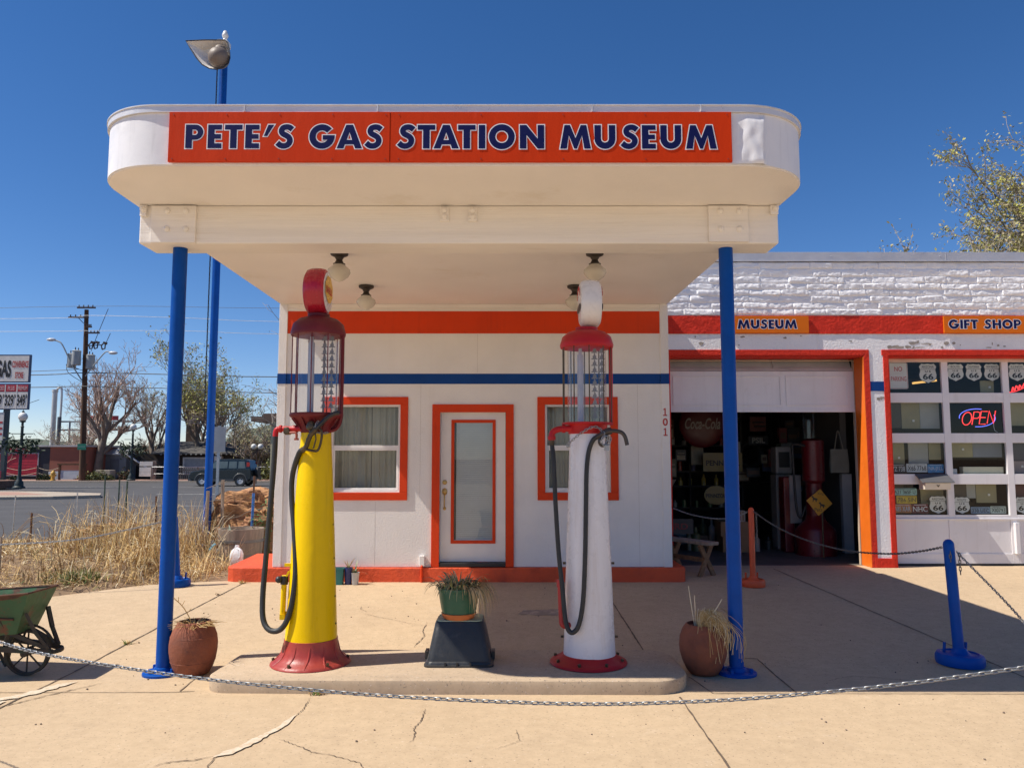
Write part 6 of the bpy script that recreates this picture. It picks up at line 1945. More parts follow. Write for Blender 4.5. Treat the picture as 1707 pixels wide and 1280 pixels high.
for f in (0.16, 0.84):
    cx_, cy_ = 2.62 + (2.16 - 2.62) * f, 10.30 + (11.04 - 10.30) * f
    mb.beam((cx_ - .10, cy_ - .06, 0.11), (cx_ + .09, cy_ + .055, 0.525), 0.035, 0.065)
    mb.beam((cx_ + .12, cy_ + .07, 0.11), (cx_ - .09, cy_ - .055, 0.525), 0.035, 0.065)
mb.beam((2.56, 10.40, 0.32), (2.22, 10.94, 0.32), 0.03, 0.06)
mb.build('trestle', WOODBROWN, t, bevel=0.004)
WARM = emitmat('warm_tube', (1.0, 0.55, 0.16), 0.9)
for k, (x, z, lb) in enumerate(((6.75, 2.93, 'warm lit ceiling tube seen through the top left pane'), (7.45, 3.02, 'warm lit ceiling tube farther right in the shop'))):
    t = thing('ceiling_light', (x, 14.0, z), lb, 'lamp', 'lit tubes in the shop')
    mb = MB(); mb.beam((x - .22, 14.0, z - .02), (x + .20, 14.0, z + .03), 0.05, 0.035); mb.build('tube', WARM, t)
    mb = MB(); mb.beam((x - .4, 14.05, z + .03), (x + .35, 14.05, z + .10), 0.16, 0.04); mb.build('housing', SHELFM, t)

# ================================================================== WEED BED THINGS
random.seed(99)
mb = MB()
rng = random.Random(17)
def weed(mb, x, y, h, m, lean=0.5, w=0.010):
    a = rng.uniform(0, 6.283)
    d = Vector((math.cos(a) * lean * rng.uniform(.2, 1), math.sin(a) * lean * rng.uniform(.2, 1), 1))
    blade(mb, (x, y, bed_z(x, y) - 0.01), d, h, w, m, rng.uniform(0.2, 2.4), 5)
clumps = []
for _ in range(560):
    x = rng.uniform(-10.5, -3.7); y = rng.uniform(6.6, 12.9)
    edge = (y - 6.2) - (x + 8.2) if y > 6.2 else 99
    if y > 9.8 and x > -4.0: continue
    if edge < 0.12: continue
    if y > 11.5 and x > -4.75: continue
    clumps.append((x, y, rng.random(), edge))
for (x, y, q, edge) in clumps:
    k = rng.randint(16, 42)
    h0 = (0.14 if edge < 0.6 else 0.17 if x < -6.0 else 0.28) * rng.uniform(0.5, 1.4)
    tone = [0, 1, 2, 3, 4]
    rng.shuffle(tone)
    for _ in range(k):
        m = tone[0] if rng.random() < 0.55 else rng.choice([0, 1, 1, 2, 2, 3, 4, 5])
        weed(mb, x + rng.gauss(0, .14), y + rng.gauss(0, .14), h0 * rng.uniform(.5, 1.5), m, rng.choice([.35, .7, 1.2]), rng.uniform(.005, .013))
# matted litter on the soil
for _ in range(8500):
    x = rng.uniform(-10.5, -3.85); y = rng.uniform(6.6, 12.9)
    e_ = (y - 6.2) - (x + 8.2)
    if e_ < 0.05 or (y > 11.5 and x > -4.6): continue
    a = rng.uniform(0, 6.283)
    blade(mb, (x, y, bed_z(x, y) + rng.uniform(.0, .08)), Vector((math.cos(a), math.sin(a), rng.uniform(-.1, .5))), rng.uniform(.1, .32), rng.uniform(.004, .010), rng.choice([0, 1, 1, 2, 2, 3, 4]), rng.uniform(.1, 1.2), 3)
# taller stalks around the lamp post and the back edge
for _ in range(700):
    x = rng.uniform(-6.6, -4.75); y = rng.uniform(11.0, 13.0)
    weed(mb, x, y, rng.uniform(.35, .95), rng.choice([0, 1, 1, 2, 3, 4]), .35, .008)
for _ in range(420):
    x = rng.uniform(-5.4, -4.0); y = rng.uniform(10.2, 11.6)
    if (y - 6.2) - (x + 8.2) < .1: continue
    weed(mb, x, y, rng.uniform(.25, .62), rng.choice([1, 1, 2, 2, 0, 4]), .8, .009)
for _ in range(300):
    x = rng.gauss(-5.35, .16); y = rng.gauss(9.75, .12)
    weed(mb, x, y, rng.uniform(.08, .22), 5 if rng.random() < .6 else 6, .8, .014)
for _ in range(170):
    x = rng.uniform(-9.0, -5.6); y = 6.2 + (x + 8.2) + rng.uniform(0.15, 0.4)
    weed(mb, x, y, rng.uniform(.05, .12), 6, .8, .013)
tag(mb.build('dry_weeds', STRAW + [M('weed_green', (0.12, 0.17, 0.03), 0.7, 0.3)]), kind='stuff')
# brush stalks
mb = MB()
for (x, y, n_) in ((-6.5, 12.3, 26), (-6.0, 12.5, 26), (-5.6, 12.2, 20), (-4.9, 12.6, 30), (-4.7, 12.0, 22), (-7.2, 12.4, 18), (-8.0, 12.4, 14)):
    twig_plant(mb, (x, y, bed_z(x, y)), n_, 0.42 if x < -5.8 else 0.7, 0.35, 0.22, int(x * 10) % 97, [0, 3, 4], 0.005)
tag(mb.build('dry_brush', STRAW), kind='stuff')

def rock(name, c, size, seed, mat, label):
    mb = MB()
    n, k = 80, 44
    vs = []
    for i in range(k + 1):
        th = math.pi * i / k
        for j in range(n):
            ph = 2 * math.pi * j / n
            d = Vector((math.sin(th) * math.cos(ph), math.sin(th) * math.sin(ph), math.cos(th)))
            q = Vector([math.copysign(abs(v) ** 0.62, v) for v in d])
            r = 1 + 0.30 * noise.noise(d * 1.6 + Vector((seed, 0, 0))) + 0.20 * noise.noise(d * 3.5 + Vector((seed, 5, 0))) + 0.10 * noise.noise(d * 9 + Vector((seed, 2, 0))) + 0.05 * noise.noise(d * 20 + Vector((seed, 7, 0)))
            zz = q.z * r
            zz += 0.05 * math.sin(zz * 14 + 4 * noise.noise(d * 2))
            led = 1 + 0.07 * math.sin(zz * 13 + 5 * noise.noise(d * 1.8)) * (0.5 + noise.noise(d * 3))
            vs.append((c[0] + q.x * r * size[0] * led, c[1] + q.y * r * size[1] * led, c[2] + zz * size[2]))
    fs = [(i * n + j, i * n + (j + 1) % n, (i + 1) * n + (j + 1) % n, (i + 1) * n + j) for i in range(k) for j in range(n)]
    mb.add(vs, fs)
    return tag(mb.build(name, mat, smooth=50), label, 'boulder', 'sandstone boulders in the bed')
rock('boulder', (-4.62, 13.9, 0.60), (0.66, 0.5, 0.46), 3, SANDSTONE, 'large layered orange sandstone boulder behind the wooden planter')
rock('boulder', (-4.22, 13.55, 0.35), (0.42, 0.3, 0.36), 9, M('brown_sandstone', (0.30, 0.15, 0.075), 0.9, 0.2, 3, 0.8, 9, stretch=(1, 1, 3), bd=0.04), 'brown sandstone block low behind the wooden planter')
rock('boulder', (-6.75, 13.4, 0.30), (0.48, 0.35, 0.24), 14, SANDSTONE, 'low rounded orange boulder at the street side of the weeds')

t = thing('wooden_planter', (-4.27, 12.5, 0.05), 'weathered grey half barrel planter beside the orange office base', 'planter')
mb = MB(); mb.lathe([(0.29, -0.10), (0.33, 0.20), (0.35, 0.55), (0.32, 0.55), (0.30, 0.46)], (-4.30, 12.55, 0), 40, flute=lambda a, z: 1 - 0.012 * (abs(math.sin(a * 9)) > 0.95))
mb.build('staves', WOODGREY, t, smooth=30)
mb = MB()
for z in (0.14, 0.36):
    r = 0.30 + z * 0.105
    mb.lathe([(r + .004, z - .02), (r + .008, z - .018), (r + .010, z + .022), (r + .005, z + .024)], (-4.30, 12.55, 0), 40)
mb.build('hoop', M('grey_hoop', (0.20, 0.19, 0.185), 0.5, metal=0.5), t, smooth=30)
mb = MB(); mb.lathe([(0.31, 0.44), (0.001, 0.46)], (-4.30, 12.55, 0), 24)
mb.build('soil', SOIL, t)
mb = MB()
for _ in range(16):
    a = rng.uniform(0, 6.283)
    blade(mb, (-4.42, 12.42, 0.47), Vector((math.cos(a), math.sin(a), rng.uniform(.3, 1.4))), rng.uniform(.1, .2), .03, rng.choice([0, 0, 1]), .4)
mb.build('foliage', [M('agave_blue_green', (0.25, 0.36, 0.28), 0.6, 0.2), GREENLEAF], t)
t = thing('milk_jug', (-3.95, 11.4, 0.17), 'empty translucent white milk jug standing by the orange base', 'jug')
mb = MB()
loft(mb, [(rsq(.07, .07, .02), .14), (rsq(.078, .078, .025), .16), (rsq(.078, .078, .025), .28), (rsq(.06, .06, .025), .34), (rsq(.026, .026, .012), .375), (rsq(.026, .026, .012), .395)], (-3.96, 11.4, 0))
mb.build('body', JUGM, t, smooth=50)
mb = MB(); mb.tube(smoothpath([(-3.945, 11.37, .365), (-3.885, 11.32, .345), (-3.875, 11.31, .27), (-3.90, 11.325, .225)], 5), 0.015, 8)
mb.build('handle', JUGM, t, smooth=50)
mb = MB(); mb.cyl((-3.96, 11.4, .395), (-3.96, 11.4, .41), .024, n=14)
mb.build('cap', JUGM, t, smooth=40)
for k, (x, y, z0, z1, r, mt, lb) in enumerate((
        (-6.72, 13.0, 0.0, 1.36, .012, 'g', 'thin dark green garden stake, left one of three in the weeds'), (-6.52, 13.05, 0.0, 1.30, .012, 'g', 'thin dark green garden stake, middle one of three in the weeds'),
        (-6.33, 12.9, 0.0, 1.28, .014, 'g', 'thin dark green garden stake, right one of three in the weeds'), (-5.68, 12.6, 0.2, 1.05, .016, 'r', 'rusty thin stake just left of the canopy post'), (-7.55, 12.4, 0.2, 0.80, .016, 'r', 'short rusty stake in the left weeds'),
        (-5.0, 12.9, 0.1, 1.12, .03, 'w', 'pale wooden garden stake right of the canopy post'), (-4.75, 12.95, 0.1, 1.30, .03, 'w', 'brown wooden garden stake before the boulder'), (-6.1, 9.45, 0.05, 0.72, .011, 'w', 'thin grey wooden stake beyond the wheelbarrow'), (-7.9, 12.5, 0.2, 1.06, .01, 'g2', 'thin pale wire stake in the left weeds'), (-7.0, 12.7, .2, 1.1, .01, 'g2', 'thin pale wire stake beside the green stakes'))):
    mt = {'g': M('stake_green', (0.03, 0.06, 0.045), 0.6), 'r': RUST, 'w': WOODGREY, 'g2': STEEL}[mt]
    mb = MB(); mb.cyl((x, y, z0), (x + 0.015 * (k % 3 - 1), y, z1), r, n=6)
    tag(mb.build('garden_stake', mt), lb, 'stake', 'garden stakes in the weeds')
mb = MB(); mb.cyl((-4.29, 13.0, .1), (-4.27, 13.0, 1.08), .022, n=10); mb.cyl((-4.27, 13.0, 1.08), (-4.265, 13.0, 1.36), .016, n=10, m=1)
tag(mb.build('garden_stake', [M('chalky_blue', (0.03, 0.13, 0.40), 0.6, 0.3, 20), RUST]), 'blue painted pipe stake by the office corner', 'stake')
t = thing('wire_fence', (-4.5, 13.0, 0.3), 'thin sagging garden wire strung between the stakes', 'wire fence')
mb = MB()
for pts in ([(-5.0, 12.9, .62), (-4.75, 12.95, .66), (-4.5, 13.0, .70), (-4.27, 13.0, .80), (-3.5, 13.0, .92)], [(-5.0, 12.9, .95), (-4.75, 12.95, .98)], [(-7.55, 12.4, .66), (-6.9, 12.5, .62), (-6.3, 12.5, .6), (-5.68, 12.6, .62)], [(-6.72, 13, .85), (-6.2, 12.9, .62), (-5.68, 12.6, .9)], [(-5.0, 12.85, 1.16), (-4.7, 12.95, 1.28)]):
    mb.tube(smoothpath(pts, 4), 0.006, 4)
mb.build('wire', M('pale_rope', (0.45, 0.38, 0.28), 0.9), t)
mb = MB(); rng2 = random.Random(33)
for _ in range(120):
    p = (-4.08 + rng2.gauss(0, .10), 12.95 + rng2.gauss(0, .1), 0.62 + rng2.gauss(0, .16))
    a = rng2.uniform(0, 6.3)
    blade(mb, p, Vector((math.cos(a), math.sin(a), rng2.uniform(-.2, .9))), rng2.uniform(.08, .2), .022, rng2.choice([0, 0, 1]), .5)
o_ = mb.build('shrub', [M('shrub_green', (0.075, 0.15, 0.04), 0.6, 0.3), GREENLEAF])
tag(o_, 'small green shrub tucked beside the office corner', 'shrub')
mb = MB(); mb.tube([(-4.56, 11.95, .28), (-4.51, 11.93, .34), (-4.47, 11.94, .37)], .018, 6)
tag(mb.build('cloth_scrap', M('light_blue_rag', (0.15, 0.36, 0.48), 0.8)), 'scrap of light blue rag in the weeds by the planter', 'rag')
# ================================================================== TREES
def tree(base, H, seed, label, levels=5, r0=0.3, kids=(5, 4, 4, 4, 3), spread=0.55, leaf=None, leaf_n=0, leaf_s=0.07, twig=0.012, first=0.35, lean=(0, 0), shrink=0.62, name='bare_tree', cat='tree', group=None, twigmat=None, leafmats=None, leaf_bias=0.0, trop=0.10):
    rng, lr = random.Random(seed), random.Random(seed + 1000)
    t = thing(name, base, label, cat, group)
    tm, cm = MB(), MB()
    def grow(p, d, L, r, lev):
        n = 4 if lev < 3 else 3
        pts, rs = [p.copy()], [r]
        for i in range(n):
            j = Vector((rng.gauss(0, 1), rng.gauss(0, 1), rng.gauss(0, .6))) * (0.06 + 0.05 * lev)
            d = (d + j + Vector((0, 0, trop if lev else 0.0))).normalized()
            p = p + d * (L / n)
            pts.append(p.copy()); rs.append(max(twig * 0.7, r * (1 - 0.42 * (i + 1) / n)))
        (tm if lev <= 1 else cm).tube(pts, rs, 7 if lev == 0 else 5 if lev == 1 else 3, caps=lev < 2)
        if lev >= levels:
            if leaf_n:
                for _ in range(leaf_n):
                    q = pts[lr.randint(1, n)] + Vector((lr.gauss(0, 1), lr.gauss(0, 1), lr.gauss(0, 1))) * leaf_s * 1.6
                    if lr.random() < leaf_bias * (1 if q.z < base[2] + H * .55 else 0): continue
                    a, b = Vector((lr.gauss(0, 1), lr.gauss(0, 1), lr.gauss(0, 1))).normalized(), Vector((lr.gauss(0, 1), lr.gauss(0, 1), lr.gauss(0, 1))).normalized()
                    s_ = leaf_s * lr.uniform(.5, 1.2)
                    cm.add([q - a * s_, q + b * s_ * .5, q + a * s_, q - b * s_ * .5], [(0, 1, 2, 3)], 1 + lr.randrange(len(leafmats)))
            return
        k = kids[min(lev, len(kids) - 1)]
        for i in range(k):
            tt = first + (1 - first) * (i + rng.uniform(.2, 1)) / k if lev == 0 else rng.uniform(.3, 1.0)
            f = tt * n
            a = min(n - 1, int(f))
            q = pts[a].lerp(pts[a + 1], f - a)
            az = rng.uniform(0, 6.283) if lev else 6.283 * i / k * 1.7 + rng.uniform(-.4, .4)
            u, w = frame_of(d)
            ang = spread * rng.uniform(.6, 1.35)
            nd = (d * math.cos(ang) + (u * math.cos(az) + w * math.sin(az)) * math.sin(ang)).normalized()
            grow(q, nd, L * shrink * rng.uniform(.75, 1.15) * (1.25 if lev == 0 else 1), max(twig, rs[a] * 0.62), lev + 1)
    grow(Vector(base) + Vector((0, 0, -0.1)), Vector((lean[0], lean[1], 1)).normalized(), H * 0.46, r0, 0)
    tr = tm.build('trunk', BARK, t, smooth=60)
    cm.build('crown', [twigmat or TWIG] + (leafmats or []), t)
    return t
SPRING = [M('spring_leaf_a', (0.36, 0.36, 0.08), 0.7, 0.2), M('spring_leaf_b', (0.26, 0.28, 0.07), 0.7, 0.2), M('spring_leaf_c', (0.46, 0.40, 0.14), 0.7, 0.2)]
OLIVE = [M('olive_leaf_a', (0.38, 0.34, 0.15), 0.7, 0.25), M('olive_leaf_b', (0.27, 0.24, 0.12), 0.7, 0.25), M('olive_leaf_c', (0.48, 0.45, 0.10), 0.7, 0.25), M('olive_leaf_d', (0.38, 0.31, 0.18), 0.7, 0.25)]
TWIGP = M('pinkish_twig', (0.40, 0.30, 0.25), 0.9, 0.2)
tree((-33.3, 63, -.1), 10.6, 3, 'tall bare spreading tree just right of the utility pole', levels=5, r0=.36, kids=(7, 5, 4, 3, 3), spread=.62, twig=.016, twigmat=TWIGP, group='trees across the street')
tree((-36.2, 66, -.1), 6.8, 8, 'low bare tree behind the red building, left of the utility pole', levels=4, r0=.2, kids=(7, 5, 4, 4), spread=.75, twig=.016, twigmat=TWIGP, leaf_n=2, leaf_s=.07, leafmats=OLIVE[:2], group='trees across the street')
tree((-30.6, 67, -.1), 9.2, 12, 'slender bare tree between the street lamp and the left canopy post', levels=5, r0=.22, kids=(6, 4, 4, 3, 3), spread=.5, twig=.015, leaf_n=1, leaf_s=.09, leafmats=SPRING, group='trees across the street')
tree((-27.9, 70, -.1), 9.0, 21, 'bare tree directly behind the left canopy post', levels=5, r0=.22, kids=(6, 4, 4, 3, 3), spread=.55, twig=.016, twigmat=TWIGP, group='trees across the street')
tree((-27.0, 68, -.1), 11.2, 34, 'tall tree with fresh yellow green leaves between the two blue poles', levels=5, r0=.26, kids=(6, 4, 4, 3, 3), spread=.46, twig=.015, leaf_n=5, leaf_s=.13, leafmats=SPRING, leaf_bias=.95, group='trees across the street')
tree((-24.6, 66, -.1), 9.8, 40, 'tree with fresh leaves just right of the tall blue lamp pole', levels=5, r0=.26, kids=(7, 4, 4, 3, 3), spread=.68, twig=.015, leaf_n=4, leaf_s=.13, leafmats=SPRING, leaf_bias=.9, group='trees across the street')
tree((-38.8, 69, -.1), 5.2, 46, 'small bare tree behind the tall pale metal stack', levels=4, r0=.15, kids=(7, 5, 4, 3), spread=.7, twig=.016, leaf_n=1, leaf_s=.08, leafmats=OLIVE, group='trees across the street')
tree((-31.9, 70, -.1), 4.6, 52, 'low reddish bare tree behind the stairs', levels=4, r0=.12, kids=(8, 5, 4, 3), spread=.8, twig=.016, twigmat=M('red_twig', (0.17, 0.09, 0.06), 0.9), group='trees across the street')
tree((-26.9, 71.5, -.1), 4.8, 58, 'low rusty bare tree behind the dark long building', levels=4, r0=.12, kids=(8, 5, 4, 3), spread=.8, twig=.016, twigmat=M('red_twig', (0.17, 0.09, 0.06)), group='trees across the street')
tree((-21.2, 64, -.1), 5.6, 63, 'low olive grey tree behind the dark vehicle', levels=4, r0=.14, kids=(8, 6, 4, 4), spread=.85, twig=.016, leaf_n=3, leaf_s=.10, leafmats=OLIVE[:2], group='trees across the street')
tree((-18.6, 66, -.1), 5.0, 68, 'low grey green tree left of the pale porch column', levels=4, r0=.14, kids=(8, 6, 4, 4), spread=.85, twig=.016, leaf_n=3, leaf_s=.10, leafmats=OLIVE[:2], group='trees across the street')
tree((-4.6, 20, -.1), 5.7, 70, 'bare twigs showing past the left corner of the office', levels=4, r0=.10, kids=(8, 4, 3, 2), spread=.75, twig=.006, leaf_n=1, leaf_s=.025, leafmats=[M('bud_red', (0.25, 0.12, 0.08), 0.8)], group=None)
tree((16.9, 21.5, -.1), 11.4, 77, 'olive budding tree rising behind the garage roof at the right', levels=5, r0=.32, kids=(13, 7, 5, 4, 4), spread=.56, twig=.008, leaf_n=19, leaf_s=.058, leafmats=OLIVE + [SPRING[0]], twigmat=M('pale_twig', (0.34, 0.28, 0.21), 0.9), name='budding_tree', trop=.03)
tree((12.3, 20.5, -.1), 7.5, 83, 'top of a small budding tree just above the garage roof', levels=4, r0=.12, kids=(8, 5, 5, 4), spread=.40, twig=.008, leaf_n=9, leaf_s=.06, leafmats=OLIVE, twigmat=M('pale_twig', (0.34, 0.28, 0.21)), name='budding_tree')

def bush(c, r, h, seed, mats, label, n=420, ls=.10, name='shrub'):
    rng = random.Random(seed)
    mb = MB()
    for _ in range(n):
        d = Vector((rng.gauss(0, 1), rng.gauss(0, 1), abs(rng.gauss(0, .8)))).normalized()
        k = rng.uniform(.45, 1.0) * (1 + .3 * noise.noise(d * 2 + Vector((seed, 0, 0))))
        q = Vector((c[0] + d.x * r * k, c[1] + d.y * r * .7 * k, c[2] + d.z * h * k))
        a, b = Vector((rng.gauss(0, 1), rng.gauss(0, 1), rng.gauss(0, 1))).normalized(), Vector((rng.gauss(0, 1), rng.gauss(0, 1), rng.gauss(0, 1))).normalized()
        mb.add([q - a * ls, q + b * ls * .6, q + a * ls, q - b * ls * .6], [(0, 1, 2, 3)], rng.randrange(len(mats)))
    return tag(mb.build(name, mats), label, 'shrub', 'shrubs across the street')
GB = [M('shrub_olive', (0.13, 0.14, 0.025), 0.7, 0.25), M('shrub_dark', (0.06, 0.075, 0.02), 0.7, 0.25), M('shrub_yellow', (0.22, 0.21, 0.04), 0.7, 0.25)]
DG = [M('shrub_deep', (0.03, 0.05, 0.02), 0.7, 0.3), M('shrub_dark', (0.06, 0.075, 0.02))]
bush((-30.9, 58.4, .02), 1.35, .75, 1, GB, 'low yellow green shrub at the foot of the utility pole', 700)
bush((-34.9, 58.6, .02), .62, .5, 2, DG, 'dark rounded shrub left of the yellow hydrant')
bush((-37.3, 58.8, .02), .4, .35, 3, DG, 'small dark shrub near the gas price sign', 260)
bush((-19.9, 58.5, .1), 1.1, 1.5, 4, GB, 'yellow green bush behind the roof of the dark vehicle', 700)
bush((-17.9, 58.5, .1), 1.0, 1.6, 5, GB, 'rounder green bush left of the pale porch column', 700)
bush((-29.4, 59.6, .02), .7, .9, 6, [M('dead_shrub', (0.12, 0.07, 0.045), 0.9), DG[1]], 'brown dead shrub right of the concrete block', 420)

# ================================================================== HILLS
mb = MB()
prof = [(-700, 9), (-420, 10), (-330, 12), (-262, 13.0), (-245, 13.6), (-236, 12.8), (-220, 10.5), (-200, 9.5), (-175, 10), (-158, 11), (-150, 11.5), (-143, 14.5), (-136, 18.2), (-128, 20.5), (-120, 22), (-80, 25), (0, 20), (200, 14), (700, 10)]
def hillh(x):
    for (a, b) in zip(prof, prof[1:]):
        if a[0] <= x <= b[0]:
            return a[1] + (b[1] - a[1]) * (x - a[0]) / (b[0] - a[0])
    return 9
nx, ny = 520, 12
for j in range(ny + 1):
    y = 330 + 22 * j
    f = math.sin(min(1, j / 5) * math.pi / 2)
    for i in range(nx + 1):
        x = -700 + 1400 * i / nx
        z = hillh(x) * f * (1 if j < 6 else 1 - 0.1 * (j - 5)) - 1
        z += (1.3 * noise.noise(Vector((x * .22, y * .2, 1))) + 0.8 * noise.noise(Vector((x * .7, y * .6, 5)))) * f
        mb.v.append((x * (y / 400), y, z))
for j in range(ny):
    for i in range(nx):
        a = j * (nx + 1) + i
        mb.f.append((a, a + 1, a + nx + 2, a + nx + 1)); mb.m.append(0)
tag(mb.build('hills', M('juniper_hill', (0.075, 0.095, 0.062), 0.95, 0.45, 0.25, col2=(0.16, 0.13, 0.09), g=(0.56, 0.7), gs=0.3), smooth=70), kind='structure')

# ================================================================== STREET THINGS
t = thing('utility_pole', (-31.5, 57.6, 0), 'tall brown wooden utility pole with transformers and two lamp arms', 'utility pole')
PX, PY = -31.55, 57.6
mb = MB(); mb.tube([(PX + .02, PY, -.1), (PX - .30, PY, 12.72)], [.235, .15], 12)
mb.build('pole', POLEWOOD, t, smooth=50)
DK = M('dark_crossarm', (0.045, 0.025, 0.022), 0.8)
def armat(z): return PX + .02 - .32 * z / 12.72
for (z, a, b) in ((12.85, -.62, .75), (12.12, -1.25, .25), (10.95, .1, 1.1), (11.4, .1, .5)):
    mb = MB(); x = armat(z)
    mb.beam((x + a, PY - .16, z), (x + b, PY - .16, z), .10, .11)
    for q in range(4):
        xx = x + a + (b - a) * (q + .4) / 4
        mb.cyl((xx, PY - .16, z), (xx, PY - .16, z + .2), .04, n=6)
    if a < -1:
        mb.beam((x - .1, PY - .16, z - .45), (x - .55, PY - .16, z), .04, .04)
    mb.build('crossarm', DK, t)
GT = M('transformer_grey', (0.36, 0.38, 0.38), 0.5, 0.1)
for (dx, dy, z0, h) in ((-.98, -.05, 8.35, .98), (-.42, -.45, 8.50, 1.02), (.42, -.05, 8.25, 1.0)):
    x = armat(8.8) + dx
    mb = MB(); mb.lathe([(.30, z0), (.31, z0 + .03), (.30, z0 + h), (.33, z0 + h + .02), (.25, z0 + h + .08), (.001, z0 + h + .10)], (x, PY + dy, 0), 20)
    tr_ = mb.build('transformer', GT, t, smooth=40)
    mb = MB(); mb.cyl((x - .1, PY + dy, z0 + h), (x - .1, PY + dy, z0 + h + .32), .05, .03, 8); mb.cyl((x + .12, PY + dy, z0 + h), (x + .12, PY + dy, z0 + h + .26), .05, .03, 8)
    build_split(mb, 'bushing', DK, tr_)
x = armat(8)
mb = MB(); mb.tube(smoothpath([(x - .1, PY - .2, 7.4), (x - .8, PY - .35, 8.55), (x - 1.55, PY - .4, 10.0), (x - 1.9, PY - .4, 10.28), (x - 2.2, PY - .4, 10.36)], 5), .05, 8)
la = mb.build('lamp_arm', GT, t, smooth=50)
mb = MB(); mb.sphere((x - 2.4, PY - .4, 10.40), .3, 14, (1.15, .6, .42)); mb.build('lamp_head', M('lamp_head_grey', (0.55, 0.57, 0.6), 0.4), la, smooth=60)
mb = MB(); mb.tube(smoothpath([(x + .15, PY - .2, 7.7), (x + .8, PY - .3, 8.5), (x + 1.5, PY - .35, 9.35), (x + 1.75, PY - .35, 9.52), (x + 1.95, PY - .35, 9.5)], 5), .045, 8)
la = mb.build('lamp_arm', GT, t, smooth=50)
mb = MB(); mb.sphere((x + 2.2, PY - .35, 9.42), .3, 14, (1.15, .6, .42)); mb.build('lamp_head', M('lamp_head_grey', (0.55, 0.57, 0.6)), la, smooth=60)
mb = MB()
for q, (dx, z) in enumerate(((.42, 10.0), (.78, 10.0), (1.35, 9.95))):
    xx = armat(10) + dx
    mb.tube([(xx, PY - .2, z - .25), (xx - .08, PY - .2, z + .05), (xx + .15, PY - .2, z + .28)], .05, 6)
    mb.tube([(xx, PY - .2, z - .25), (xx + .2, PY - .2, z - .18), (xx + .22, PY - .2, z + .2)], .05, 6)
    mb.obox((xx + .2, PY - .2, z + .22), (.26, .15, .18), (0, R(15), 0))
mb.beam((armat(10) + .1, PY - .2, 9.95), (armat(10) + 1.4, PY - .2, 10.05), .05, .06)
mb.build('cutout_fuse', DK, t)
mb = MB()
for pts in ([(armat(8), PY - .1, 7.2), (armat(8) - 1.1, PY - .2, 7.95), (armat(8) - 1.3, PY - .2, 8.6)], [(armat(9) - .6, PY - .2, 8.3), (armat(9), PY - .3, 8.15), (armat(9) + .5, PY - .2, 8.2)], [(armat(9) + .4, PY, 9.6), (armat(10) + .9, PY, 11.0), (armat(12) + 1.6, PY, 12.8)], [(armat(10) + 1.5, PY, 10.2), (armat(10) + 1.8, PY, 10.95)]):
    mb.tube(smoothpath(pts, 5), .022, 5)
mb.build('lead_wire', DK, t)
mb = MB(); mb.box(-31.78, -31.15, 57.2, 57.23, 2.28, 2.72)
mb.box(-31.72, -31.2, 57.193, 57.199, 2.49, 2.52, 1)
gs_ = mb.build('street_sign', [M('street_sign_green', (0.01, 0.16, 0.10), 0.5), M('street_sign_rule', (0.25, 0.42, 0.36), 0.5)], t)
WIREW = M('pale_wire', (0.55, 0.56, 0.56), 0.5); WIREK = M('black_wire', (0.06, 0.065, 0.07), 0.6)
for k, (pts, r, mt, lb) in enumerate((
        ([(-75, 12.5), (-52, 12.5), (-31.8, 12.95), (-17, 12.80), (12, 12.7)], .014, WIREK, 'topmost thin dark wire from the utility pole'), ([(-75, 11.9), (-36, 12.02), (-31.8, 12.25), (-24, 12.05), (-17, 11.78), (10, 11.4)], .016, WIREW, 'pale upper wire from the utility pole'),
        ([(-75, 10.9), (-36, 11.05), (-31.8, 11.1), (-24, 11.08), (-17, 10.85), (10, 10.6)], .016, WIREW, 'pale lower wire from the utility pole'), ([(-75, 7.4), (-38, 7.75), (-31.8, 7.95), (-24, 7.8), (-17, 7.65), (10, 7.6)], .035, WIREK, 'thick dark cable, upper one of two'),
        ([(-75, 6.6), (-38, 6.85), (-31.7, 6.95), (-24, 6.75), (-17, 6.45), (10, 6.2)], .032, WIREK, 'thick dark cable, lower one of two'), ([(-75, 7.0), (-36, 8.05), (-32.6, 8.4)], .022, WIREK, 'slanting service wire left of the utility pole'),
        ([(-35.2, 6.0), (-40, 4.4), (-46, 3.4)], .02, WIREK, 'drooping service wire behind the price sign'), ([(-19, 5.3), (-17, 5.6), (-8, 6.0)], .012, WIREK, 'thin low wire left of the office'))):
    mb = MB(); mb.tube(smoothpath([(p[0], 57.4 if k != 6 else 57.9, p[1]) for p in pts], 5), r, 5)
    tag(mb.build('overhead_wire', mt), lb, 'wire', 'overhead wires')

# gas price sign
t = thing('price_sign', (-29.7, 46, -.1), 'tall white gas and convenience store price sign cut by the left edge', 'sign')
q = .0354
def sx_(px): return (px - 853.5) * q
FR = M('sign_frame_blue', (0.05, 0.08, 0.16), 0.5); SW = M('sign_face_white', (0.66, 0.63, 0.58), 0.4); SR = M('sign_red', (0.42, 0.02, 0.03), 0.4)
mb = MB(); mb.box(sx_(5), sx_(12), 46.0, 46.25, -.15, 4.6)
mb.build('post', M('dark_green_steel', (0.04, 0.055, 0.06), 0.5), t)
mb = MB(); mb.box(-34.0, sx_(46.3), 45.9, 46.08, 6.12, 7.78, 0); mb.box(-33.95, sx_(45), 45.885, 45.899, 6.18, 7.70, 1)
mb.build('upper_box', [FR, SW], t)
mb = MB(); mb.box(-34.0, sx_(47), 45.9, 46.08, 4.52, 6.06, 0); mb.box(-33.95, sx_(46), 45.885, 45.899, 4.58, 5.55, 1); mb.box(-33.95, sx_(46), 45.885, 45.899, 5.58, 5.98, 2)
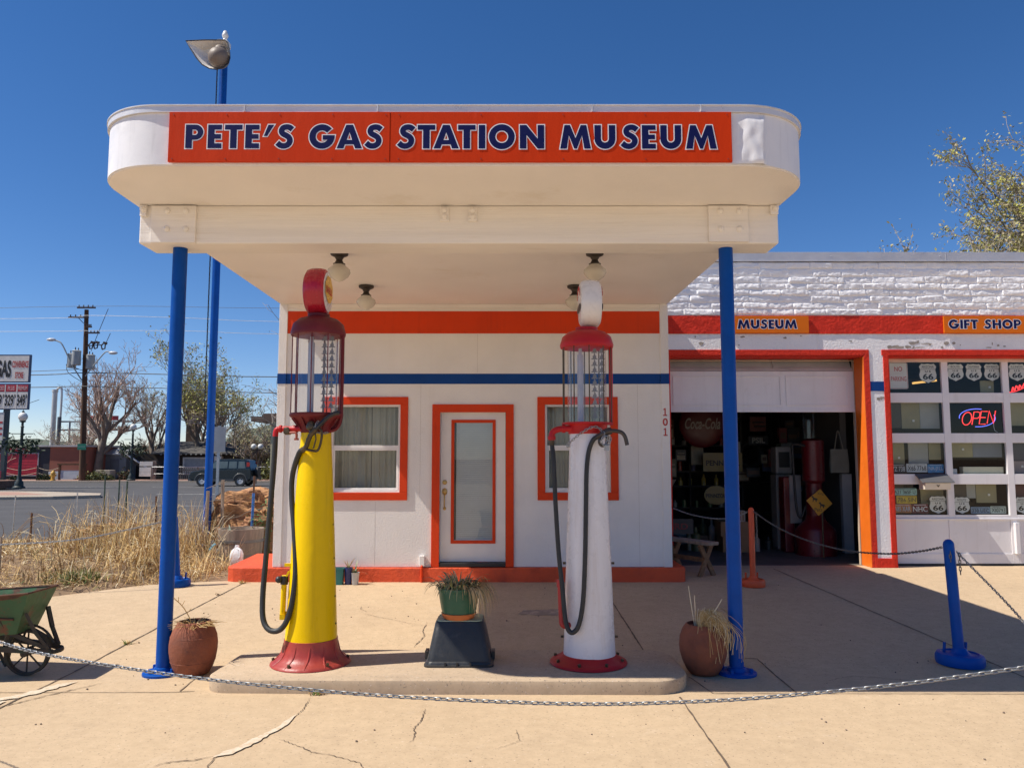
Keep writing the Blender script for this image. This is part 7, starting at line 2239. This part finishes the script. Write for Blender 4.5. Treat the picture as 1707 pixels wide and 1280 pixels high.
for px in (8.0, 27.6):
    mb.box(sx_(px) - .03, sx_(px) + .03, 45.876, 45.884, 4.55, 5.98, 1)
mb.build('price_box', [FR, SW, SR], t)
mb = MB()
put_text(mb, 'GAS', (sx_(3.2), 45.87, 6.93), 25.5 * q, 1.02, 0, .04)
put_text(mb, 'CONVENIENCE', (sx_(31), 45.87, 7.2), 27 * q, .40, 1, .03); put_text(mb, 'STORE', (sx_(30), 45.87, 6.55), 14 * q, .38, 1, .03)
put_text(mb, '329', (sx_(15.6), 45.87, 5.06), 14.5 * q, .68, 0, .03); put_text(mb, '9', (sx_(25), 45.87, 5.28), 2.6 * q, .28, 0, .03)
put_text(mb, '349', (sx_(35.5), 45.87, 5.06), 13.5 * q, .68, 0, .03); put_text(mb, '9', (sx_(44), 45.87, 5.28), 2.6 * q, .28, 0, .03)
put_text(mb, '309', (sx_(-4), 45.87, 5.06), 14.5 * q, .68, 0, .03); put_text(mb, '9', (sx_(6), 45.87, 5.28), 2.6 * q, .28, 0, .03)
put_text(mb, 'PLUS', (sx_(18), 45.87, 5.78), 11 * q, .24, 2, .02); put_text(mb, 'PREMIUM', (sx_(37), 45.87, 5.78), 15.5 * q, .24, 2, .02); put_text(mb, 'UNLEADED', (sx_(-3), 45.87, 5.78), 18 * q, .24, 2, .02)
mb.build('lettering', [SHIELDK, M('letter_red', (0.42, 0.03, 0.03), 0.5), M('letter_pale', (0.6, 0.4, 0.4), 0.5)], t)
mb = MB(); mb.box(-33, sx_(7.4), 45.94, 46.2, 2.72, 4.35, 0)
for z in (3.7, 3.35, 3.02):
    mb.box(sx_(1), sx_(6), 45.93, 45.939, z, z + .12, 1)
mb.build('lower_panel', [SW, M('letter_red', (0.42, 0.03, 0.03))], t)
mb = MB(); mb.prism([(sx_(7) + p[0], .72 + p[1]) for p in rsq(.20, .22, .06)], 45.7, 45.75, 'XZ'); mb.cyl((sx_(7), 45.78, -.1), (sx_(7), 45.78, .6), .03, n=6)
tag(mb.build('roadside_sign', M('small_red_sign', (0.30, 0.03, 0.05), 0.5)), 'small dark red notice at the foot of the price sign', 'sign')
mb = MB()
mb.lathe([(1.35, 0.0), (1.38, .05), (1.35, .40), (1.2, .42), (1.1, .34), (.001, .36)], (-29.7, 44.5, 0.0), 24)
tag(mb.build('brick_planter', M('dark_planter_brick', (0.14, 0.08, 0.055), 0.9, 0.3, 6), smooth=30), 'low round brick planter below the price sign', 'planter')

def street_lamp(x, y, z0, h, label):
    t = thing('street_lamp', (x, y, z0), label, 'street lamp', 'old style street lamps')
    G_ = M('lamp_dark_green', (0.018, 0.03, 0.028), 0.5)
    mb = MB(); mb.lathe([(.30, 0), (.30, .08), (.22, .14), (.20, .35), (.13, .45), (.10, .60), (.085, .7), (.07, h - .95), (.10, h - .92), (.06, h - .88), (.06, h - .70), (.16, h - .66), (.14, h - .60), (.001, h - .59)], (x, y, z0), 20)
    mb.build('post', G_, t, smooth=35)
    mb = MB(); mb.lathe([(.13, h - .62), (.23, h - .45), (.235, h - .34), (.17, h - .22), (.08, h - .16), (.001, h - .15)], (x, y, z0), 20)
    mb.build('globe', M('street_globe_white', (0.72, 0.71, 0.66), 0.25), t, smooth=60)
    mb = MB(); mb.lathe([(.07, h - .17), (.06, h - .08), (.015, h - .05), (.001, h + .06)], (x, y, z0), 12)
    mb.build('finial', G_, t, smooth=40)
    mb = MB(); mb.beam((x - .6, y, z0 + h - 1.3), (x + .6, y, z0 + h - 1.3), .04, .04)
    mb.build('cross_bar', G_, t)
    rng = random.Random(int(abs(x) * 10))
    for s_ in (-1, 1):
        mb = MB()
        for _ in range(160):
            d = Vector((rng.gauss(0, .22), rng.gauss(0, .2), rng.gauss(-.25, .25)))
            p = Vector((x + s_ * .5, y, z0 + h - 1.75)) + d
            a = Vector((rng.gauss(0, 1), rng.gauss(0, 1), rng.gauss(0, 1))).normalized() * .12; b = Vector((rng.gauss(0, 1), rng.gauss(0, 1), rng.gauss(0, 1))).normalized() * .06
            mb.add([p - a, p + b, p + a, p - b], [(0, 1, 2, 3)], rng.randrange(2))
        mb.build('hanging_plant', [M('basket_green', (0.02, 0.045, 0.018), 0.7), M('shrub_deep', (0.03, 0.05, 0.02))], t)
    return t
street_lamp(-26.35, 42.0, .05, 4.22, 'old style street lamp with white globe on the near corner')
street_lamp(-27.95, 57.6, .04, 4.3, 'old style street lamp with white globe across the street before the stairs')
t = thing('globe_lamp', (-16.9, 54, 0), 'twin white globe lamp beyond the dark vehicle', 'street lamp')
mb = MB(); mb.cyl((-17.6, 54, -.1), (-17.6, 54, 2.3), .04, n=8); mb.beam((-17.95, 54, 2.22), (-17.2, 54, 2.22), .04, .04); mb.build('post', DK, t)
for x in (-17.82, -17.36):
    mb = MB(); mb.sphere((x, 54, 2.47), .19, 14); mb.build('globe', M('street_globe_white', (0.72, 0.71, 0.66)), t, smooth=60)
t = thing('fire_hydrant', (-33.6, 57.4, .04), 'yellow fire hydrant on the far pavement', 'fire hydrant')
x, y = -33.62, 57.5
mb = MB(); mb.lathe([(.19, .04), (.19, .09), (.13, .11), (.13, .52), (.17, .54), (.17, .58), (.14, .66), (.07, .74), (.03, .76), (.03, .82), (.001, .83)], (x, y, 0), 18)
mb.build('barrel', M('hydrant_yellow', (0.62, 0.36, 0.06), 0.5, 0.15), t, smooth=40)
mb = MB(); mb.cyl((x - .22, y, .42), (x + .22, y, .42), .07, n=10); mb.cyl((x, y - .22, .40), (x, y, .40), .085, n=10)
mb.build('outlet', M('hydrant_yellow', (0.62, 0.36, 0.06)), t, smooth=40)

# red building with painted panel
t = thing('red_building', (-37, 62, 0), 'low red brick building with a painted red panel across the street', 'building')
mb = MB(); mb.box(-46, -36.55, 62.0, 69, -.2, 2.55)
mb.build('wall', M('near_black_wall', (0.025, 0.027, 0.035), 0.7), t)
mb = MB(); mb.prism([(-36.55, 61.96), (-34.0, 62.0), (-32.9, 65.5), (-32.9, 69), (-36.55, 69)], -.2, 2.56)
mb.build('brick_wall', M('red_brown_stucco', (0.26, 0.092, 0.062), 0.9, 0.15, 1.0, 0.3, 10), t)
mb = MB(); mb.prism([(-46.2, 61.8), (-36.4, 61.8), (-33.9, 61.85), (-32.7, 65.4), (-32.7, 69.2), (-46.2, 69.2)], 2.565, 2.70)
mb.build('roof', M('pale_roof_edge', (0.42, 0.42, 0.42), 0.6), t)
mb = MB(); mb.box(-41.6, -37.5, 61.95, 61.995, .35, 2.02, 0)
for k in range(7):
    mb.box(-41.55, -37.55, 61.944, 61.9495, .48 + k * .22, .50 + k * .22, 1)
mb.build('painted_panel', [M('panel_red', (0.42, 0.014, 0.035), 0.5), M('panel_dark_red', (0.22, 0.01, 0.02), 0.5)], t)
mb = MB(); frame_boxes(mb, -41.68, -37.42, .27, 2.09, .075, 61.93, 61.99); mb.build('panel_frame', M('grey_frame', (0.3, 0.3, 0.32), 0.5), t)
mb = MB()
for pts in ([(-40.1, .9), (-40.0, 1.35), (-40.4, 1.75)], [(-40.0, 1.2), (-39.6, 1.6), (-39.5, 1.95)], [(-40.05, 1.1), (-40.5, 1.4), (-40.8, 1.5)], [(-39.98, 1.35), (-40.05, 1.8), (-39.95, 1.98)], [(-39.7, 1.5), (-39.2, 1.7)]):
    mb.tube(smoothpath([(p[0], 61.94, p[1]) for p in pts], 4), .03, 5)
mb.build('painted_twig', M('pale_painted_branch', (0.42, 0.25, 0.2), 0.7), t)
mb = MB()
mb.flat([[(-40.9, 2.22), (-40.5, 2.34), (-40.0, 2.38), (-39.7, 2.48), (-38.9, 2.48), (-38.5, 2.36), (-38.2, 2.32), (-38.2, 2.2), (-40.9, 2.2)]], 61.99, 0)
for x in (-40.35, -38.6):
    mb.lathe([(.13, -.004), (.001, -.005)], (x, 61.985, 2.24), 14, axis='Y', m=1)
mb.box(-39.6, -38.9, 61.984, 61.988, 2.36, 2.44, 1)
mb.build('painted_car', [M('panel_red', (0.42, 0.014, 0.035)), SW], t)
mb = MB(); mb.box(-36.4, -34.4, 61.6, 61.9, -.1, .62); tag(mb.build('leaning_board', M('pale_blue_board', (0.42, 0.47, 0.52), 0.6), bevel=.02), 'pale blue board leaning at the foot of the red building', 'board')
t = thing('notice_stand', (-33.3, 59.3, 0), 'dark wooden notice stand with a pale panel left of the utility pole', 'sign')
mb = MB()
for x in (-34.3, -32.4): mb.box(x, x + .14, 59.3, 59.44, -.1, 1.15)
mb.box(-34.4, -32.2, 59.28, 59.46, 1.15, 1.27); mb.build('frame', POLEWOOD, t)
mb = MB(); mb.box(-34.15, -32.41, 59.35, 59.39, .15, .75); mb.build('panel', M('pale_blue_board', (0.42, 0.47, 0.52)), t)
t = thing('rope_fence', (-38, 60.8, 0), 'low white rope fence in front of the painted panel', 'fence')
mb = MB()
for x in (-41.5, -39.3, -36.8): mb.cyl((x, 60.8, -.1), (x, 60.8, 1.1), .05, n=6)
build_split(mb, 'post', DK, t)
mb = MB()
for z in (.95, .55):
    for a, b in ((-41.5, -39.3), (-39.3, -36.8), (-36.8, -35.0)):
        mb.tube(smoothpath([(a, 60.8, z), ((a + b) / 2, 60.8, z - .22), (b, 60.8, z)], 5), .022, 5)
mb.build('rope', M('pale_rope', (0.45, 0.38, 0.28)), t)

# pale stack and metal frames
t = thing('metal_tower', (-44, 75, 0), 'pale metal stack with pipes and a steel platform behind the red building', 'industrial tower')
PM = M('pale_metal', (0.55, 0.55, 0.53), 0.4, 0.1, 2, metal=.3)
mb = MB(); mb.lathe([(.24, 2.0), (.23, 8.0), (.28, 8.02), (.28, 8.25), (.001, 8.3)], (-44.1, 75, 0), 18); mb.tube(smoothpath([(-44.0, 74.9, 8.1), (-43.7, 74.9, 8.4), (-43.4, 74.9, 8.1), (-43.4, 74.9, 5.0)], 5), .10, 8); mb.build('stack', PM, t, smooth=50)
mb = MB()
for x in (-42.6, -41.0, -39.2): mb.box(x, x + .12, 75, 75.12, 1.5, 5.2)
for z in (5.1, 4.3): mb.box(-43.4, -36.5, 74.95, 75.05, z, z + .14)
mb.tube([(-43.0, 75, 2.0), (-41.0, 75, 4.3)], .06, 5)
mb.build('platform', M('grey_steel_frame', (0.22, 0.24, 0.26), 0.5), t)
mb = MB(); mb.cyl((-43.3, 74.6, 2.0), (-43.3, 74.6, 5.6), .18, n=8); mb.cyl((-42.0, 75.5, 1.5), (-42.0, 75.5, 2.9), .5, n=10); mb.cyl((-39.0, 75, 1.5), (-39.0, 75, 7.8), .09, n=6)
mb.build('pipe', M('dark_pipe', (0.10, 0.11, 0.12), 0.5), t)
mb = MB(); mb.box(-41.3, -38.0, 75.2, 75.3, 5.3, 5.75); mb.build('red_board', SR, t)

# long dark building, stairs, chimney
t = thing('long_building', (-23, 66, 0), 'long low dark timber building with a grey roof behind the street trees', 'building')
mb = MB(); mb.box(-33.0, -13, 66, 74, -.2, 2.05); mb.build('wall', M('dark_timber', (0.035, 0.028, 0.024), 0.9, 0.3, .8), t)
mb = MB(); mb.prism([(65.4, 2.0), (65.4, 2.1), (69.5, 3.15), (74, 2.1), (74, 2.0)], -30.2, -12.5, 'YZ'); mb.build('roof', M('shaded_grey_shingle', (0.095, 0.088, 0.08), 0.9, 0.2, 1.5), t)  # roof grey darkened: tree shade is put into the colour
mb = MB()
for k in range(26): mb.sphere((-29.3 + k * .42, 65.35, 1.98), .07, 6, (1.2, .6, .7))
mb.build('eave_trim', M('pale_eave', (0.35, 0.34, 0.32), 0.8), t)
mb = MB(); frame_boxes(mb, -27.7, -25.2, .25, 1.75, .12, 65.93, 65.99); wf = mb.build('window', SW, t)
mb = MB(); mb.box(-27.58, -25.32, 65.95, 65.98, .37, 1.63, 0); mb.box(-27.5, -25.4, 65.94, 65.949, .4, .95, 1); mb.build('pane', [M('pale_pane', (0.32, 0.34, 0.36), 0.3), SW], wf)
mb = MB(); mb.box(-22.6, -21.2, 65.9, 65.99, .0, 1.7); mb.build('door', SHELFM, t)
mb = MB(); mb.box(-24.9, -24.3, 65.5, 65.9, 0, 1.85); mb.build('downpipe_box', SW, t)
t = thing('tin_shed', (-33.2, 63.8, 0), 'small pale grey metal shed by the big bare tree', 'shed')
mb = MB(); mb.box(-33.3, -31.6, 64.2, 65.9, -.2, 1.95); mb.build('wall', M('shaded_pale_shed', (0.17, 0.19, 0.21), 0.6), t)  # wall grey lowered to carry the shade under the trees
mb = MB(); mb.prism([(64.0, 1.96), (66.0, 1.96), (65.0, 2.5)], -33.4, -31.5, 'YZ'); mb.build('roof', PM, t)
mb = MB(); mb.box(-32.9, -32.2, 64.15, 64.19, .2, 1.6); mb.build('door', M('shed_door', (0.12, 0.13, 0.15), 0.6), t)
t = thing('outdoor_stairs', (-30, 62.5, 0), 'dark open stairs going up to the left with a white lettered side board', 'stairs')
mb = MB()
for k in range(9):
    x, z = -28.4 - k * .30, .25 + k * .20
    mb.box(x - .16, x + .16, 62.4, 63.9, z - .04, z)
mb.beam((-28.1, 62.38, .05), (-31.3, 62.38, 2.2), .05, .22); mb.beam((-28.1, 63.9, .05), (-31.3, 63.9, 2.2), .05, .22)
mb.beam((-28.3, 62.38, .95), (-31.3, 62.38, 2.95), .04, .07); mb.beam((-28.3, 63.9, .95), (-31.3, 63.9, 2.95), .04, .07)
for k in range(5): mb.box(-28.4 - k * .7, -28.35 - k * .7, 62.35, 62.4, .1 + k * .47, 1.05 + k * .47)
mb.build('flight', SHELFM, t)
mb = MB(); mb.beam((-29.0, 62.2, .95), (-30.9, 62.2, 2.15), .04, .30, up=(0, -1, 0)); 
for k in range(5): mb.beam((-29.2 - k * .34, 62.15, 1.08 + k * .215), (-29.42 - k * .34, 62.15, 1.22 + k * .215), .02, .12, 1, up=(0, -1, 0))
mb.build('lettered_board', [SW, SR], t)
t = thing('white_sign', (-28.1, 60.2, 0), 'stack of three white notice panels on a brown post by the stairs', 'sign')
mb = MB()
for z in (1.25, .82, .46): mb.box(-28.6, -27.6, 60.2, 60.26, z - .18, z + .17)
build_split(mb, 'panel', SW, t)
mb = MB(); mb.box(-27.65, -27.4, 60.27, 60.45, -.2, 1.5); mb.build('post', WOODGREY, t)
mb = MB(); mb.box(-31.35, -30.15, 58.9, 59.7, .0, .78); tag(mb.build('concrete_block', CURBC, bevel=.04), 'pale concrete block on the far pavement right of the utility pole', 'concrete block')
t = thing('chimney', (-29.4, 72, 0), 'tall dark brick chimney rising between the bare trees', 'chimney')
mb = MB(); mb.box(-29.9, -29.0, 71.6, 72.5, -.2, 7.2); mb.build('shaft', M('soot_brick', (0.085, 0.055, 0.042), 0.9, .3, 2), t)
mb = MB(); mb.box(-29.98, -28.92, 71.5, 72.6, 7.2, 7.42); mb.build('cap', M('soot_brick', (0.085, 0.055, 0.042)), t)
t = thing('pipe_fence', (-22, 58.8, 0), 'low pipe rail fence along the far pavement behind the vehicle', 'fence')
mb = MB()
for k in range(8): mb.cyl((-27.2 + k * 1.75, 59.2, -.1), (-27.2 + k * 1.75, 59.2, 1.02), .05, n=6)
build_split(mb, 'post', WOODGREY, t)
mb = MB(); mb.cyl((-27.2, 59.2, 1.0), (-14.5, 59.2, 1.0), .035, n=6); mb.cyl((-27.2, 59.2, .5), (-14.5, 59.2, .5), .02, n=6); mb.build('rail', STEEL, t)
t = thing('picket_fence', (-24.5, 61.5, 0), 'low pale picket fence in front of the dark building', 'fence')
mb = MB()
for k in range(40): mb.box(-27 + k * .16, -26.9 + k * .16, 61.5, 61.53, -.1, .95)
mb.box(-27, -20.6, 61.54, 61.58, .3, .38); mb.box(-27, -20.6, 61.54, 61.58, .7, .78); mb.build('pickets', M('shaded_grey_picket', (0.11, 0.11, 0.11), 0.8), t)  # pickets coloured darker, with the shade below the trees painted in
t = thing('road_sign', (-9.0, 24, -.1), 'grey back of a road sign on a thin post behind the tall blue pole', 'road sign')
mb = MB(); mb.box(-9.25, -8.80, 24, 24.02, 1.85, 2.62); mb.build('panel', M('sign_back_grey', (0.30, 0.31, 0.33), 0.5, metal=.4), t)
mb = MB(); mb.box(-9.06, -8.98, 24.025, 24.07, -.2, 2.65); mb.build('post', STEEL, t)
t = thing('porch_house', (-12, 47, 0), 'porch with pale yellow columns and brown roof beyond the office corner', 'house')
mb = MB(); mb.box(-15.6, -7, 46.6, 54, 3.85, 4.15); mb.box(-15.0, -7, 47.0, 54, 4.15, 4.35); mb.build('roof', M('brown_roof', (0.14, 0.09, 0.065), 0.9), t)
mb = MB(); mb.box(-13.2, -7, 49.5, 54, -.2, 3.85); mb.build('wall', M('dim_house_wall', (0.22, 0.17, 0.12), 0.9), t)
for x in (-14.45, -11.0):
    mb = MB(); mb.box(x, x + .36, 46.8, 47.16, -.2, 3.85); mb.box(x - .06, x + .42, 46.74, 47.22, 3.6, 3.84); mb.build('column', M('pale_yellow_column', (0.50, 0.43, 0.26), 0.7), t)

# parked vehicle
t = thing('parked_car', (-18.2, 50, -.09), 'dark green boxy off road vehicle crossing the street behind the blue poles', 'car')
CB = M('car_dark_green', (0.012, 0.022, 0.028), 0.22, 0.1); CT = M('car_grey_cladding', (0.06, 0.065, 0.07), 0.5)
cx, cy, cz = -18.15, 50.0, -.09
def side(mb, poly, w0, w1, m=0):
    mb.prism([(cx + p[0], cz + p[1]) for p in poly], cy - w0, cy + w1, 'XZ', m)
mb = MB()
side(mb, [(-2.08, .48), (-2.12, .62), (-2.02, .86), (-1.80, .95), (-1.05, 1.05), (1.72, 1.10), (1.80, 1.02), (1.82, .50), (1.6, .36), (-1.8, .34)], .82, .82)
bd = mb.build('body', CB, t, bevel=.05)
mb = MB(); 
lo = [(-1.10, 1.03), (1.73, 1.08)]
v = []
for (x, z, w) in ((-1.10, 1.03, .76), (1.74, 1.08, .76), (1.55, 1.62, .66), (1.35, 1.66, .62), (-.35, 1.67, .62), (-.50, 1.62, .66)):
    v += [(cx + x, cy - w, cz + z), (cx + x, cy + w, cz + z)]
mb.add(v, [(0, 2, 4, 6, 8, 10), (1, 11, 9, 7, 5, 3), (0, 1, 3, 2), (2, 3, 5, 4), (4, 5, 7, 6), (6, 7, 9, 8), (8, 9, 11, 10), (10, 11, 1, 0)])
mb.build('cabin', CB, t, bevel=.03)
WG = M('car_glass', (0.10, 0.13, 0.13), 0.06, 0.2)
def cw(x0, x1, x2, x3):
    mb = MB()
    for s_ in (-1, 1):
        f = lambda z: (.76 + (.66 - .76) * (z - 1.05) / .57) + .006
        mb.add([(cx + x0, cy + s_ * f(1.1), cz + 1.12), (cx + x1, cy + s_ * f(1.1), cz + 1.13), (cx + x2, cy + s_ * f(1.56), cz + 1.56), (cx + x3, cy + s_ * f(1.56), cz + 1.56)], [(0, 1, 2, 3)])
    mb.build('window', WG, t)
cw(-.95, -.42, -.40, -.50); cw(-.35, .28, .28, -.34); cw(.36, .86, .86, .36); cw(.95, 1.42, 1.32, .95)
mb = MB(); mb.add([(cx - 1.07, cy - .66, cz + 1.08), (cx - 1.07, cy + .66, cz + 1.08), (cx - .56, cy + .58, cz + 1.59), (cx - .56, cy - .58, cz + 1.59)], [(0, 1, 2, 3)]); mb.build('windscreen', WG, t)
mb = MB()
side(mb, [(-2.16, .36), (-2.16, .62), (-2.0, .64), (-1.9, .34)], .80, .80); side(mb, [(1.75, .40), (1.95, .42), (1.95, .62), (1.75, .62)], .80, .80); side(mb, [(-.8, .32), (.7, .32), (.7, .46), (-.8, .46)], .84, .84)
for wx in (-1.28, 1.12):
    for s_ in (-1, 1):
        mb.tube([(cx + wx + .42 * math.cos(R(a)), cy + s_ * .80, cz + .35 + .42 * math.sin(R(a))) for a in range(0, 181, 15)], .06, 6)
mb.build('bumper', CT, t, smooth=40)
for wx in (-1.28, 1.12):
    for s_ in (-1, 1):
        mb = MB(); mb.lathe([(.20, -.10), (.33, -.11), (.35, -.07), (.35, .07), (.33, .11), (.20, .10)], (cx + wx, cy + s_ * .74, cz + .35), 24, axis='Y', caps=False); w_ = mb.build('wheel', RUBBER, t, smooth=40)
        mb = MB(); mb.lathe([(.21, -.02), (.20, .085), (.15, .07), (.05, .09), (.001, .09)] if s_ > 0 else [(.21, .02), (.20, -.085), (.15, -.07), (.05, -.09), (.001, -.09)], (cx + wx, cy + s_ * .74, cz + .35), 20, axis='Y'); mb.build('rim', M('alloy', (0.55, 0.55, 0.55), 0.4, metal=.2), w_, smooth=40)
mb = MB(); mb.lathe([(.2, -.09), (.33, -.09), (.34, 0), (.33, .09), (.001, .1)], (cx + 1.93, cy + .05, cz + .88), 22, axis='X'); mb.build('spare_wheel', RUBBER, t, smooth=40)
for s_ in (-1, 1):
    mb = MB(); mb.box(cx + 1.47, cx + 1.66, cy + s_ * .70 - .03, cy + s_ * .70 + .03, cz + 1.13, cz + 1.50); mb.xform(Matrix.Translation((0, 0, 0))); mb.build('taillight', M('taillight_red', (0.42, 0.02, 0.015), 0.3), t)
    mb = MB(); mb.sphere((cx - 2.02, cy + s_ * .58, cz + .74), .13, 12, (.6, 1.3, .9)); mb.build('headlight', M('headlight_clear', (0.7, 0.72, 0.72), 0.15), t, smooth=60)
    mb = MB(); mb.beam((cx - .25, cy + s_ * .56, cz + 1.70), (cx + 1.35, cy + s_ * .56, cz + 1.70), .04, .04); mb.build('roof_rail', CT, t)
